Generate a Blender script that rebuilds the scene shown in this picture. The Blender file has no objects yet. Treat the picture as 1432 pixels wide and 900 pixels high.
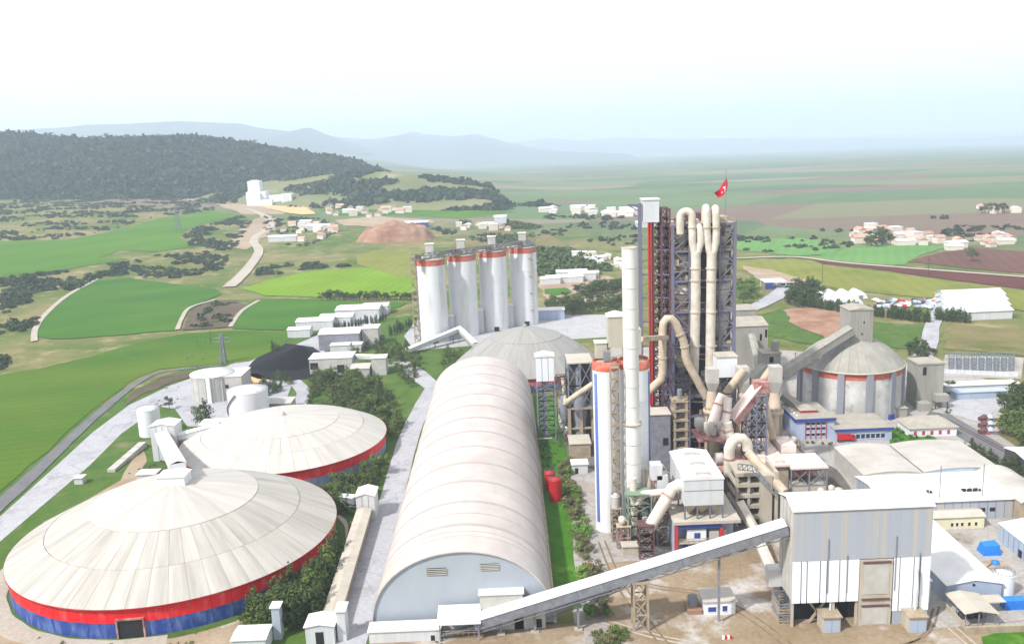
import bpy, math, random
import numpy as np
from mathutils import Vector, Matrix, noise
from mathutils.bvhtree import BVHTree
from mathutils.geometry import delaunay_2d_cdt

# ------------------------------------------------------------------ camera, sky, sun, exposure
R = math.radians
SC = bpy.context.scene
COL = SC.collection
FPX, PITCH, ROLL, CH = 1260.0, R(11.75), R(-2.4), 120.0      # focal length in px of a 1432 px wide frame
CAMLOC = Vector((0, 0, CH))
_F = Vector((0, math.cos(PITCH), -math.sin(PITCH)))
_U = Vector((0, math.sin(PITCH), math.cos(PITCH)))
_R = Vector((1, 0, 0))
_c, _s = math.cos(ROLL), math.sin(ROLL)
RIGHT, UP = _R * _c + _U * _s, _U * _c - _R * _s
cam = bpy.data.cameras.new('camera')
cam.sensor_fit = 'HORIZONTAL'; cam.sensor_width = 36.0
cam.lens = 36.0 * FPX / 1432.0
cam.clip_start = 1.0; cam.clip_end = 60000.0
camo = bpy.data.objects.new('camera', cam); COL.objects.link(camo)
mw = Matrix.Identity(4)
for i in range(3):
    mw[i][0], mw[i][1], mw[i][2], mw[i][3] = RIGHT[i], UP[i], -_F[i], CAMLOC[i]
camo.matrix_world = mw
SC.camera = camo

SUN_EL, SUN_AZ = R(47), R(-128)          # azimuth from +Y, clockwise: the sun stands to the left, a little behind the camera
sd = Vector((math.sin(SUN_AZ) * math.cos(SUN_EL), math.cos(SUN_AZ) * math.cos(SUN_EL), math.sin(SUN_EL)))
world = bpy.data.worlds.new('World'); SC.world = world; world.use_nodes = True
wt = world.node_tree; wt.nodes.clear()
sky = wt.nodes.new('ShaderNodeTexSky'); sky.sky_type = 'NISHITA'; sky.sun_disc = False
sky.sun_elevation = SUN_EL; sky.sun_rotation = SUN_AZ
sky.dust_density = 3.0; sky.air_density = 1.0; sky.altitude = 100
veil = wt.nodes.new('ShaderNodeMix'); veil.data_type = 'RGBA'; veil.inputs[0].default_value = 0.7
veil.inputs['B'].default_value = (10.0, 10.2, 10.6, 1)   # thin bright overcast over the whole sky
bg = wt.nodes.new('ShaderNodeBackground'); bg.inputs[1].default_value = 0.09
wo = wt.nodes.new('ShaderNodeOutputWorld')
wt.links.new(sky.outputs[0], veil.inputs['A']); wt.links.new(veil.outputs['Result'], bg.inputs[0]); wt.links.new(bg.outputs[0], wo.inputs[0])
sun = bpy.data.lights.new('sun', 'SUN'); sun.energy = 3.5; sun.angle = R(3); sun.color = (1, 0.975, 0.945)
suno = bpy.data.objects.new('sun', sun); COL.objects.link(suno)
suno.rotation_euler = sd.to_track_quat('Z', 'Y').to_euler()
SC.view_settings.view_transform = 'Standard'; SC.view_settings.look = 'None'
SC.view_settings.gamma = 1.0; SC.view_settings.use_curve_mapping = False
SC.view_settings.exposure = 0.72
SC.render.engine = 'CYCLES'
cy = SC.cycles
cy.use_denoising = True; cy.max_bounces = 5; cy.diffuse_bounces = 3; cy.glossy_bounces = 2; cy.transmission_bounces = 2
cy.volume_bounces = 2; cy.transparent_max_bounces = 4; cy.use_adaptive_sampling = True; cy.adaptive_threshold = 0.02
HAZE_DENSITY = 0.000135

# ------------------------------------------------------------------ helpers
def ray(px, py):
    return (RIGHT * (px - 716) + UP * (450 - py) + _F * FPX)
def at(px, py, z=0.0):
    d = ray(px, py); t = (z - CH) / d.z
    return Vector((d.x * t, d.y * t, z))
def pl(px, py, Y):
    d = ray(px, py); t = Y / d.y
    return Vector((d.x * t, Y, CH + d.z * t))
rnd = random.Random(7)
ORG = {}
class G:
    """collects vertices and faces in world coordinates; becomes ONE mesh"""
    def __init__(s): s.v = []; s.f = []; s.sm = []
    def add(s, vs, fs, smooth=False):
        n = len(s.v); s.v += [tuple(v) for v in vs]
        s.f += [tuple(i + n for i in f) for f in fs]; s.sm += [smooth] * len(fs)
        return s
    def box(s, x0, x1, y0, y1, z0, z1):
        return s.add([(x0,y0,z0),(x1,y0,z0),(x1,y1,z0),(x0,y1,z0),(x0,y0,z1),(x1,y0,z1),(x1,y1,z1),(x0,y1,z1)],
                     [(0,3,2,1),(4,5,6,7),(0,1,5,4),(1,2,6,5),(2,3,7,6),(3,0,4,7)])
    def bar(s, p, q, w, h=None):
        h = h or w; p, q = Vector(p), Vector(q); d = (q - p)
        if d.length < 1e-6: return s
        d.normalize(); a = Vector((0,0,1)) if abs(d.z) < 0.95 else Vector((0,1,0))
        u = d.cross(a).normalized() * w / 2; v = u.cross(d).normalized() * h / 2
        vs = [e + su * u + sv * v for e in (p, q) for su, sv in ((-1,-1),(1,-1),(1,1),(-1,1))]
        return s.add(vs, [(0,1,2,3),(7,6,5,4),(0,4,5,1),(1,5,6,2),(2,6,7,3),(3,7,4,0)])
    def cyl(s, p, q, r0, r1=None, n=16, cap=True):
        r1 = r0 if r1 is None else r1; p, q = Vector(p), Vector(q); d = (q - p).normalized()
        a = Vector((0,0,1)) if abs(d.z) < 0.9 else Vector((1,0,0))
        u = d.cross(a).normalized(); v = d.cross(u)
        c = [(math.cos(2*math.pi*i/n), math.sin(2*math.pi*i/n)) for i in range(n)]
        A = [p + (u*x + v*y) * r0 for x, y in c]; B = [q + (u*x + v*y) * r1 for x, y in c]
        s.add(A + B, [(i, i+n, (i+1) % n + n, (i+1) % n) for i in range(n)], True)
        if cap:
            s.add(A, [tuple(range(n))]); s.add(B, [tuple(range(n))[::-1]])
        return s
    def tube(s, pts, r, n=12):
        pts = [Vector(p) for p in pts]; rs = r if isinstance(r, (list, tuple)) else [r] * len(pts); rings = []; u = None
        for i, p in enumerate(pts):
            d = (pts[min(i+1, len(pts)-1)] - pts[max(i-1, 0)]).normalized()
            if u is None:
                a = Vector((0,1,0)) if abs(d.y) < 0.9 else Vector((1,0,0)); u = d.cross(a).normalized()
            u = (u - d * u.dot(d)).normalized(); v = d.cross(u)
            rings.append([p + (u*math.cos(2*math.pi*k/n) + v*math.sin(2*math.pi*k/n)) * rs[i] for k in range(n)])
        vs = [w for ring in rings for w in ring]
        fs = [(i*n+k, i*n+(k+1) % n, (i+1)*n+(k+1) % n, (i+1)*n+k) for i in range(len(pts)-1) for k in range(n)]
        s.add(vs, fs, True)
        s.add(rings[0], [tuple(range(n))[::-1]]); s.add(rings[-1], [tuple(range(n))])
        return s
    def prism(s, poly, z0, z1):
        n = len(poly); a = [(p[0], p[1], z0) for p in poly]; b = [(p[0], p[1], z1) for p in poly]
        return s.add(a + b, [tuple(range(n))[::-1], tuple(range(n, 2*n))] + [(i, (i+1) % n, (i+1) % n + n, i + n) for i in range(n)])
    def prof_y(s, prof, y0, y1, smooth=False):
        """closed profile of (x,z) swept along y"""
        n = len(prof); a = [(p[0], y0, p[1]) for p in prof]; b = [(p[0], y1, p[1]) for p in prof]
        s.add(a + b, [(i, i+n, (i+1) % n + n, (i+1) % n) for i in range(n)], smooth)
        s.add(a, [tuple(range(n))]); return s.add(b, [tuple(range(n))[::-1]])
    def prof_x(s, prof, x0, x1):
        n = len(prof); a = [(x0, p[0], p[1]) for p in prof]; b = [(x1, p[0], p[1]) for p in prof]
        s.add(a + b, [(i, (i+1) % n, (i+1) % n + n, i+n) for i in range(n)])
        s.add(a, [tuple(range(n))[::-1]]); return s.add(b, [tuple(range(n))])
    def lathe(s, cx, cy_, prof, n=48, a0=0, a1=2*math.pi):
        full = abs(a1 - a0 - 2*math.pi) < 1e-6; m = n if full else n + 1; k = len(prof)
        vs = [(cx + r*math.cos(a0+(a1-a0)*i/n), cy_ + r*math.sin(a0+(a1-a0)*i/n), z) for i in range(m) for r, z in prof]
        fs = [(i*k+j, ((i+1) % m)*k+j, ((i+1) % m)*k+j+1, i*k+j+1) for i in range(n) for j in range(k-1)]
        return s.add(vs, fs, True)
    def lattice(s, x0, x1, y0, y1, zs, w=0.3, cross=True, faces='fblr'):
        P = {'f': ((x0,y0),(x1,y0)), 'b': ((x0,y1),(x1,y1)), 'l': ((x0,y0),(x0,y1)), 'r': ((x1,y0),(x1,y1))}
        for fc in faces:
            a, b = P[fc]
            for k, z in enumerate(zs):
                s.bar((a[0],a[1],z), (b[0],b[1],z), w)
                if k + 1 < len(zs):
                    s.bar((a[0],a[1],z), (b[0],b[1],zs[k+1]), w*.7)
                    if cross: s.bar((b[0],b[1],z), (a[0],a[1],zs[k+1]), w*.7)
        return s
    def rail(s, pts, z, h=1.1, step=2.0, w=0.09):
        for a, b in zip(pts, pts[1:]):
            a3, b3 = Vector((a[0],a[1],z)), Vector((b[0],b[1],z)); n = max(1, int((b3-a3).length/step))
            for t in (h, h*.5): s.bar(a3+Vector((0,0,t)), b3+Vector((0,0,t)), w)
            for i in range(n+1):
                q = a3.lerp(b3, i/n); s.bar(q, q+Vector((0,0,h)), w)
        return s
def mesh(name, g, mat, org=(0,0,0)):
    me = bpy.data.meshes.new(name); o = Vector(org)
    me.from_pydata([(v[0]-o.x, v[1]-o.y, v[2]-o.z) for v in g.v], [], g.f)
    if any(g.sm): me.polygons.foreach_set('use_smooth', g.sm)
    me.update()
    if mat is not None: me.materials.append(M[mat] if isinstance(mat, str) else mat)
    return me
def fix_normals(me):
    import bmesh
    b = bmesh.new(); b.from_mesh(me); bmesh.ops.recalc_face_normals(b, faces=b.faces); b.to_mesh(me); b.free()
def link(name, data, parent=None, loc=None, rz=0):
    o = bpy.data.objects.new(name, data); COL.objects.link(o)
    if parent is not None: o.parent = parent
    if loc is not None: o.location = loc
    if rz: o.rotation_euler.z = rz
    return o
def tag(o, label=None, cat=None, group=None, kind=None):
    for k, v in (('label', label), ('category', cat), ('group', group), ('kind', kind)):
        if v: o[k] = v
    return o
def thing(name, label, cat, loc=(0,0,0), group=None):
    o = link(name, None, None, loc); o.empty_display_size = 0.5
    ORG[o.name] = Vector(loc); return tag(o, label, cat, group)
def part(name, g, mat, parent, label=None):
    org = ORG[parent.name]
    me = mesh(name, g, mat, org); fix_normals(me)
    o = link(name, me, parent); ORG[o.name] = org
    if label: o['label'] = label
    return o
def solo(name, g, mat, label, cat, loc, group=None, kind=None):
    me = mesh(name, g, mat, loc); fix_normals(me)
    o = link(name, me, None, loc); ORG[o.name] = Vector(loc)
    return tag(o, label, cat, group, kind)
def copy_tree(o, parent=None):
    c = o.copy(); COL.objects.link(c); c.parent = parent
    for ch in o.children: copy_tree(ch, c)
    return c
def arc3(c, r, a0, a1, n, ax='x'):
    """points on an arc in the vertical plane through c; ax is the horizontal direction"""
    out = []
    for i in range(n+1):
        a = a0 + (a1-a0)*i/n; h = r*math.cos(a); z = r*math.sin(a)
        out.append(Vector((c[0]+(h if ax == 'x' else 0), c[1]+(h if ax == 'y' else 0), c[2]+z)))
    return out

# ------------------------------------------------------------------ materials
M = {}
def hexc(h, k=1.0):
    h = h.lstrip('#'); c = [int(h[i:i+2], 16)/255 for i in (0, 2, 4)]
    return tuple((x/12.92 if x <= .04045 else ((x+.055)/1.055)**2.4)*k for x in c) + (1,)
def mat(name, c1, c2=None, scale=0.3, amt=0.6, stretch=(1,1,1), rough=0.7, metal=0.0, bump=0.0, c3=None, s3=0.05, t3=0.55, var=0.0, wave=None, detail=6, local=False, lo=0.35, hi=0.7):
    m = bpy.data.materials.new(name); m.use_nodes = True; t = m.node_tree; N, L = t.nodes, t.links
    b = N['Principled BSDF']; b.inputs['Roughness'].default_value = rough; b.inputs['Metallic'].default_value = metal
    b.inputs['Specular IOR Level'].default_value = 0.3
    c1 = c1 if isinstance(c1, tuple) else hexc(c1)
    if local:
        tc = N.new('ShaderNodeTexCoord'); src = tc.outputs['Object']
    else:
        gp = N.new('ShaderNodeNewGeometry'); src = gp.outputs['Position']
    mp = N.new('ShaderNodeMapping'); mp.inputs['Scale'].default_value = stretch; L.new(src, mp.inputs[0])
    oi = N.new('ShaderNodeObjectInfo')
    if local:
        cmb = N.new('ShaderNodeVectorMath'); cmb.operation = 'MULTIPLY_ADD'
        L.new(oi.outputs['Random'], cmb.inputs[0]); cmb.inputs[1].default_value = (97, 53, 31); L.new(mp.outputs[0], cmb.inputs[2]); vec = cmb.outputs[0]
    else: vec = mp.outputs[0]
    rgb = N.new('ShaderNodeRGB'); rgb.outputs[0].default_value = c1; col = rgb.outputs[0]
    def layer(col, c, sc, am, l0, h0, vec):
        nz = N.new('ShaderNodeTexNoise'); nz.inputs['Scale'].default_value = sc; nz.inputs['Detail'].default_value = detail; nz.inputs['Roughness'].default_value = 0.62
        L.new(vec, nz.inputs['Vector'])
        mr = N.new('ShaderNodeMapRange'); mr.inputs[1].default_value = l0; mr.inputs[2].default_value = h0; mr.inputs[4].default_value = am
        L.new(nz.outputs['Fac'], mr.inputs[0])
        mx = N.new('ShaderNodeMix'); mx.data_type = 'RGBA'; L.new(mr.outputs[0], mx.inputs[0]); L.new(col, mx.inputs['A'])
        mx.inputs['B'].default_value = c if isinstance(c, tuple) else hexc(c)
        return mx.outputs['Result'], nz.outputs['Fac']
    fac = None
    if c2 is not None: col, fac = layer(col, c2, scale, amt, lo, hi, vec)
    if c3 is not None: col, _ = layer(col, c3, s3, 0.9, t3, t3+0.12, src)
    if var:
        hs = N.new('ShaderNodeHueSaturation'); mr = N.new('ShaderNodeMapRange'); mr.inputs[3].default_value = 1-var; mr.inputs[4].default_value = 1+var
        L.new(oi.outputs['Random'], mr.inputs[0]); L.new(mr.outputs[0], hs.inputs['Value']); L.new(col, hs.inputs['Color']); col = hs.outputs[0]
    L.new(col, b.inputs['Base Color'])
    if wave:
        wv = N.new('ShaderNodeTexWave'); wv.bands_direction = wave[0]; wv.inputs['Scale'].default_value = wave[1]; L.new(src, wv.inputs[0])
        bp = N.new('ShaderNodeBump'); bp.inputs['Strength'].default_value = 0.35; bp.inputs['Distance'].default_value = wave[2]; L.new(wv.outputs['Fac'], bp.inputs['Height']); L.new(bp.outputs[0], b.inputs['Normal'])
    elif bump and fac is not None:
        bp = N.new('ShaderNodeBump'); bp.inputs['Strength'].default_value = bump; bp.inputs['Distance'].default_value = 0.15; L.new(fac, bp.inputs['Height']); L.new(bp.outputs[0], b.inputs['Normal'])
    M[name] = m; return m
V = (1, 1, 0.07)    # vertical rain and dust streaks
mat('white', '#c2c4c6', '#a3a19c', 0.5, 0.45, V, 0.55)
mat('white_clean', '#d8dadc', '#bdbfc0', 0.2, 0.4, V, 0.5)
mat('roof_white', '#d8d7d5', '#bcb8b2', 0.12, 0.6, rough=0.6, var=0.03)
mat('dome_roof', '#b2ada5', '#8a857c', 0.32, 0.75, (0.10, 1, 0.1), 0.6, local=True, var=0.06)
mat('dome_cap', '#b8b3ac', '#9b968d', 0.3, 0.65, (0.12, 1, 0.1), 0.6, local=True, var=0.03)
mat('dome_grey', '#94928d', '#787670', 0.5, 0.6, (0.07, 1, 0.1), 0.7, local=True, var=0.06)
mat('red_clad', '#d0121a', '#d9696a', 0.45, 0.75, (1, 1, 0.25), 0.5, local=True, lo=0.52, hi=0.76)
mat('blue_clad', '#243f86', '#7f93b8', 0.45, 0.7, (1, 1, 0.3), 0.5, local=True, lo=0.46, hi=0.75)
mat('red_faded', '#b4434e', '#c98185', 0.4, 0.7, (1, 1, 0.2), 0.6, local=True)
mat('blue_faded', '#5a6a8e', '#9299aa', 0.4, 0.7, (1, 1, 0.2), 0.6, local=True)
mat('vault_roof', '#bdb5af', '#a89b94', 0.16, 0.65, (1, 0.5, 1), 0.6, var=0.035, bump=0.1)
mat('vault_rib', '#aba19d', '#968d89', 0.4, 0.6, rough=0.7, var=0.04)
mat('gable_blue', '#959da6', '#a7adb4', 0.12, 0.6, (1, 1, 0.4), 0.5, wave=('X', 1.2, 0.05))
mat('grey_panel', '#9a9fa8', '#b3a78f', 0.7, 0.6, (1, 1, 0.015), 0.55, lo=0.52, hi=0.62, var=0.01)
mat('white_panel', '#dfe3e7', '#c2c6ca', 0.5, 0.5, V, 0.5, var=0.01)
mat('concrete', '#b3aa9b', '#8f8573', 0.35, 0.7, (1, 1, 0.25), 0.85, bump=0.2)
mat('concrete_light', '#b3b0a9', '#949087', 0.3, 0.6, rough=0.85)
mat('concrete_grey', '#99968d', '#7b786f', 0.22, 0.7, (1, 1, 0.2), 0.85, var=0.04)
mat('clinker_wall', '#aeaba5', '#d2d2d2', 0.12, 0.85, (1, 1, 0.8), 0.8, c3='#8b877e', s3=0.3, t3=0.58, lo=0.45, hi=0.68)
mat('pilaster', '#8b8c93', '#74757c', 0.4, 0.6, V, 0.8)
mat('orange', '#b85a46', '#b39585', 0.35, 0.85, rough=0.7, lo=0.5, hi=0.75)
mat('silo_white', '#d3d4d6', '#aaa696', 0.16, 0.7, (1, 1, 0.16), 0.6, lo=0.47, hi=0.72)
mat('silo_dust', '#b9b3a5', '#968f7c', 0.16, 0.7, (1, 1, 0.2), 0.7)
mat('chimney', '#d3d2cf', '#bdb8ae', 0.3, 0.6, (1, 1, 0.3), 0.6, var=0.03)
mat('blue_paint', '#4a67a8', '#7f90b5', 0.5, 0.6, V, 0.5)
mat('steel_blue', '#666a82', '#6f6165', 0.25, 0.8, rough=0.6)
mat('steel_grey', '#7f838c', '#615d59', 0.5, 0.7, rough=0.6)
mat('steel_rust', '#553840', '#6d5049', 0.6, 0.8, rough=0.8)
mat('steel_dark', '#3d3f46', '#5b544c', 0.4, 0.7, rough=0.8)
mat('steel_green', '#6d8a72', '#86877c', 0.5, 0.7, rough=0.7)
mat('steel_beige', '#a3957f', '#7f6f5c', 0.4, 0.8, rough=0.8)
mat('red_dusty', '#8c4b48', '#b9a196', 0.5, 0.85, rough=0.8)
mat('red_pipe', '#b02a22', '#8f4038', 0.5, 0.6, rough=0.6)
mat('duct', '#cbc5ba', '#ab9c87', 0.35, 0.75, rough=0.65)
mat('duct_beige', '#bcae9a', '#96856e', 0.35, 0.8, rough=0.75)
mat('dust_pink', '#d3c8c0', '#bfa598', 0.35, 0.8, rough=0.9, bump=0.4)
mat('vessel', '#c2b4a2', '#a8927d', 0.3, 0.8, (1, 1, 0.3), 0.75)
mat('red_tank', '#b3191f', '#8d2a2a', 0.4, 0.5, V, 0.45)
mat('office_blue', '#9aa6bd', '#b4bac8', 0.4, 0.5, V, 0.6)
mat('trim_blue', '#2b3f84', '#46578f', 0.4, 0.5, rough=0.5)
mat('trim_red', '#b02b34', '#a4575a', 0.4, 0.5, rough=0.5)
mat('roof_grey', '#a09a8e', '#837d71', 0.25, 0.7, rough=0.85)
mat('roof_tan', '#b5ada0', '#979082', 0.25, 0.6, rough=0.8)
mat('roof_pale', '#b4afa7', '#96918a', 0.1, 0.8, (1, 1, 1), 0.7, var=0.03)
mat('cream_wall', '#d6cfb0', '#c0b797', 0.3, 0.5, V, 0.8)
mat('shed_blue', '#93a1b4', '#a9b1bd', 0.3, 0.6, V, 0.55, wave=('X', 1.5, 0.04))
mat('tarp_blue', '#1d6dc4', '#2f84d4', 0.6, 0.6, rough=0.45)
mat('glass', '#20262e', '#3a434e', 0.7, 0.6, rough=0.15)
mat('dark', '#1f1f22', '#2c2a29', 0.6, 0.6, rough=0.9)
mat('coal', '#0a0a0e', '#15151b', 0.5, 0.7, rough=0.95, bump=0.8)
mat('limestone', '#cfa877', '#b98d5f', 0.2, 0.7, rough=0.95, bump=0.5)
mat('flag_red', '#c8102e', None, rough=0.7)
mat('flag_white', '#f0f0f0', None, rough=0.7)
mat('red_paint', '#b81d22', '#962226', 0.8, 0.5, rough=0.4)
mat('rubber', '#1b1b1c', None, rough=0.9)
mat('house_wall', '#d4cbbf', '#bfb3a5', 0.2, 0.5, rough=0.8, var=0.12)
mat('house_roof', '#a88372', '#b9a091', 0.1, 0.7, rough=0.85, var=0.2)
mat('metal_roof', '#d5d6d8', '#bfc0c2', 0.1, 0.5, rough=0.6, var=0.05)
mat('trunk', '#5a4634', '#3c2f24', 1.5, 0.6, rough=0.95)
mat('transformer', '#7d838b', '#5d6268', 0.6, 0.6, rough=0.7)
# vegetation
mat('leaf_dark', (0.036, 0.060, 0.014, 1), (0.068, 0.095, 0.022, 1), 0.35, 0.8, rough=0.85, var=0.2, lo=.3, hi=.7)
mat('leaf_mid', (0.060, 0.098, 0.018, 1), (0.11, 0.14, 0.032, 1), 0.35, 0.8, rough=0.85, var=0.2, lo=.3, hi=.7)
mat('leaf_bright', (0.10, 0.20, 0.03, 1), (0.16, 0.26, 0.05, 1), 0.35, 0.8, rough=0.85, var=0.15, lo=.3, hi=.7)
mat('leaf_olive', (0.12, 0.125, 0.045, 1), (0.17, 0.155, 0.075, 1), 0.3, 0.8, rough=0.9, var=0.15, lo=.3, hi=.7)
mat('leaf_forest', (0.020, 0.040, 0.020, 1), (0.045, 0.065, 0.026, 1), 0.02, 0.9, rough=0.95)
mat('leaf_scrub', (0.030, 0.046, 0.022, 1), (0.055, 0.072, 0.032, 1), 0.02, 0.8, rough=0.95)
# ground
def gmat(name, c1, c2, s2, c3=None, s3=0.01, t3=0.5, stretch=(1,1,1), rough=0.95, bump=0.3, rows=None, cracks=None, stain=None):
    """ground: two tones of noise, a third in patches; rows = (direction angle, spacing m, depth), cracks = (cell m, depth), stain = (colour, scale)"""
    m = mat(name, c1, c2, s2, 0.9, stretch, rough, bump=bump, c3=c3, s3=s3, t3=t3, detail=8)
    N, L = m.node_tree.nodes, m.node_tree.links; b = N['Principled BSDF']; col = b.inputs['Base Color'].links[0].from_socket
    gp = N.new('ShaderNodeNewGeometry'); b.inputs['Specular IOR Level'].default_value = 0.12
    def mul(col, fac, depth):
        mr = N.new('ShaderNodeMapRange'); mr.inputs[3].default_value = 1-depth; mr.inputs[4].default_value = 1.0; L.new(fac, mr.inputs[0])
        mx = N.new('ShaderNodeMix'); mx.data_type = 'RGBA'; mx.blend_type = 'MULTIPLY'; mx.inputs[0].default_value = 1; L.new(col, mx.inputs['A']); L.new(mr.outputs[0], mx.inputs['B']); return mx.outputs['Result']
    fine = N.new('ShaderNodeTexNoise'); fine.inputs['Scale'].default_value = 0.9; fine.inputs['Detail'].default_value = 6; L.new(gp.outputs['Position'], fine.inputs['Vector']); col = mul(col, fine.outputs['Fac'], 0.45)
    if rows:
        for k, (sp, dp) in enumerate(((rows[1], rows[2]), (rows[1]*7.3, rows[2]*.8))):
            mp = N.new('ShaderNodeMapping'); mp.inputs['Rotation'].default_value = (0, 0, rows[0]+k*.02); L.new(gp.outputs['Position'], mp.inputs[0])
            wv = N.new('ShaderNodeTexWave'); wv.wave_profile = 'SIN'; wv.inputs['Scale'].default_value = 0.314/sp; wv.inputs['Distortion'].default_value = 3.0; wv.inputs['Detail'].default_value = 2; wv.inputs['Detail Scale'].default_value = .25; L.new(mp.outputs[0], wv.inputs['Vector'])
            col = mul(col, wv.outputs['Fac'], dp)
    if cracks:
        vo = N.new('ShaderNodeTexVoronoi'); vo.feature = 'DISTANCE_TO_EDGE'; vo.inputs['Scale'].default_value = 1/cracks[0]; L.new(gp.outputs['Position'], vo.inputs['Vector'])
        mr = N.new('ShaderNodeMapRange'); mr.inputs[2].default_value = 0.035; L.new(vo.outputs['Distance'], mr.inputs[0]); col = mul(col, mr.outputs[0], cracks[1])
    if stain:
        nz = N.new('ShaderNodeTexNoise'); nz.inputs['Scale'].default_value = stain[1]; nz.inputs['Detail'].default_value = 9; nz.inputs['Roughness'].default_value = .7; nz.inputs['Distortion'].default_value = .6; L.new(gp.outputs['Position'], nz.inputs['Vector'])
        mr = N.new('ShaderNodeMapRange'); mr.inputs[1].default_value = .54; mr.inputs[2].default_value = .66; mr.inputs[4].default_value = .85; L.new(nz.outputs['Fac'], mr.inputs[0])
        mx = N.new('ShaderNodeMix'); mx.data_type = 'RGBA'; L.new(mr.outputs[0], mx.inputs[0]); L.new(col, mx.inputs['A']); mx.inputs['B'].default_value = stain[0]; col = mx.outputs['Result']
    L.new(col, b.inputs['Base Color']); return m
gmat('field_green', (0.062, 0.183, 0.006, 1), (0.116, 0.243, 0.011, 1), 0.012, (0.090, 0.203, 0.008, 1), 0.06, stretch=(0.3, 1, 1), rows=(0.5, 9, 0.12))
gmat('field_bright', (0.152, 0.297, 0.008, 1), (0.233, 0.352, 0.013, 1), 0.02, stretch=(0.4, 1, 1), rows=(0.2, 9, 0.10))
gmat('field_deep', (0.045, 0.149, 0.008, 1), (0.081, 0.197, 0.011, 1), 0.02, stretch=(0.3, 1, 1), rows=(0.9, 8, 0.12))
gmat('field_yellow', (0.20, 0.225, 0.035, 1), (0.26, 0.26, 0.055, 1), 0.015, (0.15, 0.2, 0.03, 1), 0.02, .55, stretch=(0.3, 1, 1), rows=(0.15, 10, 0.08))
gmat('field_front', (0.055, 0.145, 0.006, 1), (0.14, 0.205, 0.014, 1), 0.008, (0.036, 0.115, 0.006, 1), 0.012, 0.58, stretch=(0.5, 1, 1), rows=(1.25, 7, .10))
gmat('field_brown', (0.15, 0.07, 0.05, 1), (0.21, 0.115, 0.085, 1), 0.02, stretch=(0.2, 1, 1), rows=(0.3, 9, 0.14))
gmat('field_red', (0.125, 0.038, 0.030, 1), (0.165, 0.058, 0.045, 1), 0.02, stretch=(0.2, 1, 1), rows=(0.1, 8, 0.14))
gmat('field_pale', (0.123, 0.280, 0.072, 1), (0.173, 0.325, 0.098, 1), 0.015, stretch=(0.2, 1, 1), rows=(0.4, 9, 0.08))
gmat('dry_grass', (0.17, 0.155, 0.055, 1), (0.25, 0.205, 0.10, 1), 0.05, (0.09, 0.125, 0.028, 1), 0.03, 0.5)
gmat('grass', (0.059, 0.130, 0.018, 1), (0.117, 0.176, 0.034, 1), 0.10, (0.235, 0.202, 0.111, 1), 0.04, 0.60, stain=((0.043, 0.078, 0.018, 1), 0.07))
gmat('lawn', (0.043, 0.150, 0.008, 1), (0.074, 0.202, 0.013, 1), 0.2, stain=((0.111, 0.195, 0.026, 1), 0.12))
gmat('dirt', (0.36, 0.265, 0.175, 1), (0.46, 0.38, 0.28, 1), 0.05, (0.30, 0.19, 0.12, 1), 0.02, 0.55)
gmat('red_earth', (0.33, 0.18, 0.115, 1), (0.44, 0.29, 0.20, 1), 0.08, (0.27, 0.14, 0.09, 1), 0.05, 0.5, stretch=(1, 1, 3))
gmat('track', (0.42, 0.37, 0.30, 1), (0.52, 0.47, 0.40, 1), 0.05)
gmat('road_pale', (0.40, 0.40, 0.425, 1), (0.50, 0.49, 0.505, 1), 0.05, (0.30, 0.30, 0.32, 1), 0.10, 0.56, stretch=(1, 0.4, 1), cracks=(11, .14), stain=((0.27, 0.265, 0.27, 1), 0.05))
gmat('road_dark', (0.15, 0.15, 0.155, 1), (0.21, 0.21, 0.21, 1), 0.1)
gmat('soil_dark', (0.105, 0.08, 0.055, 1), (0.16, 0.125, 0.08, 1), 0.06, (0.07, 0.075, 0.035, 1), 0.08, 0.52)
gmat('mud', (0.27, 0.195, 0.115, 1), (0.40, 0.32, 0.225, 1), 0.05, (0.56, 0.53, 0.50, 1), 0.06, 0.50, cracks=(12, .12), stain=((0.215, 0.15, 0.085, 1), 0.05))
gmat('yard', (0.38, 0.35, 0.32, 1), (0.48, 0.455, 0.425, 1), 0.07, (0.24, 0.19, 0.15, 1), 0.08, 0.57, cracks=(8, .2), stain=((0.27, 0.225, 0.18, 1), 0.04))
gmat('yard_white', (0.50, 0.50, 0.52, 1), (0.42, 0.41, 0.40, 1), 0.1, cracks=(8, .25), stain=((0.34, 0.33, 0.32, 1), 0.04))
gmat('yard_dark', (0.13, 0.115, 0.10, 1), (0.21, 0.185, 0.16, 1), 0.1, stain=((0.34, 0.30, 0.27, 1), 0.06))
gmat('quay', (0.55, 0.50, 0.44, 1), (0.44, 0.38, 0.32, 1), 0.4)
# ------------------------------------------------------------------ terrain
def ss(t): t = max(0.0, min(1.0, t)); return t*t*(3-2*t)
def T(x, y):
    d = max(-235-x, x-330, y-680, -400-y, 0.0)
    if d <= 0: return 0.0
    m = ss(d/260)
    left = ss((250-x)/500)
    n = noise.noise((x*0.0022, y*0.0022, 3.1))*7 + noise.noise((x*0.007, y*0.007, 1.7))*2.0
    h = m*(n*(0.12+0.88*left))
    h += 24*ss((-260-x)/900) + 10*ss((y-700)/900)*left
    far = ss((math.hypot(x, y)-3500)/2500)
    # made-up slope: sinks the far plain so that haze whitens it more
    dd = math.hypot(x, y); w = ss((x+0.16*y+150)/900) if y > 0 else 0.0
    h = h*(1-far)
    if dd > 1250: h -= w*min(329.0, 0.023*max(0.0, (dd-1250)-350*(1-math.exp(-(dd-1250)/350))))
    return h
def axis(a, b, step, far, growth=1.10):
    v = list(np.arange(a, b+.1, step)); s = step
    while v[-1] < far: s *= growth; v.append(v[-1]+s)
    s = step
    while v[0] > -far: s *= growth; v.insert(0, v[0]-s)
    return v
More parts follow.
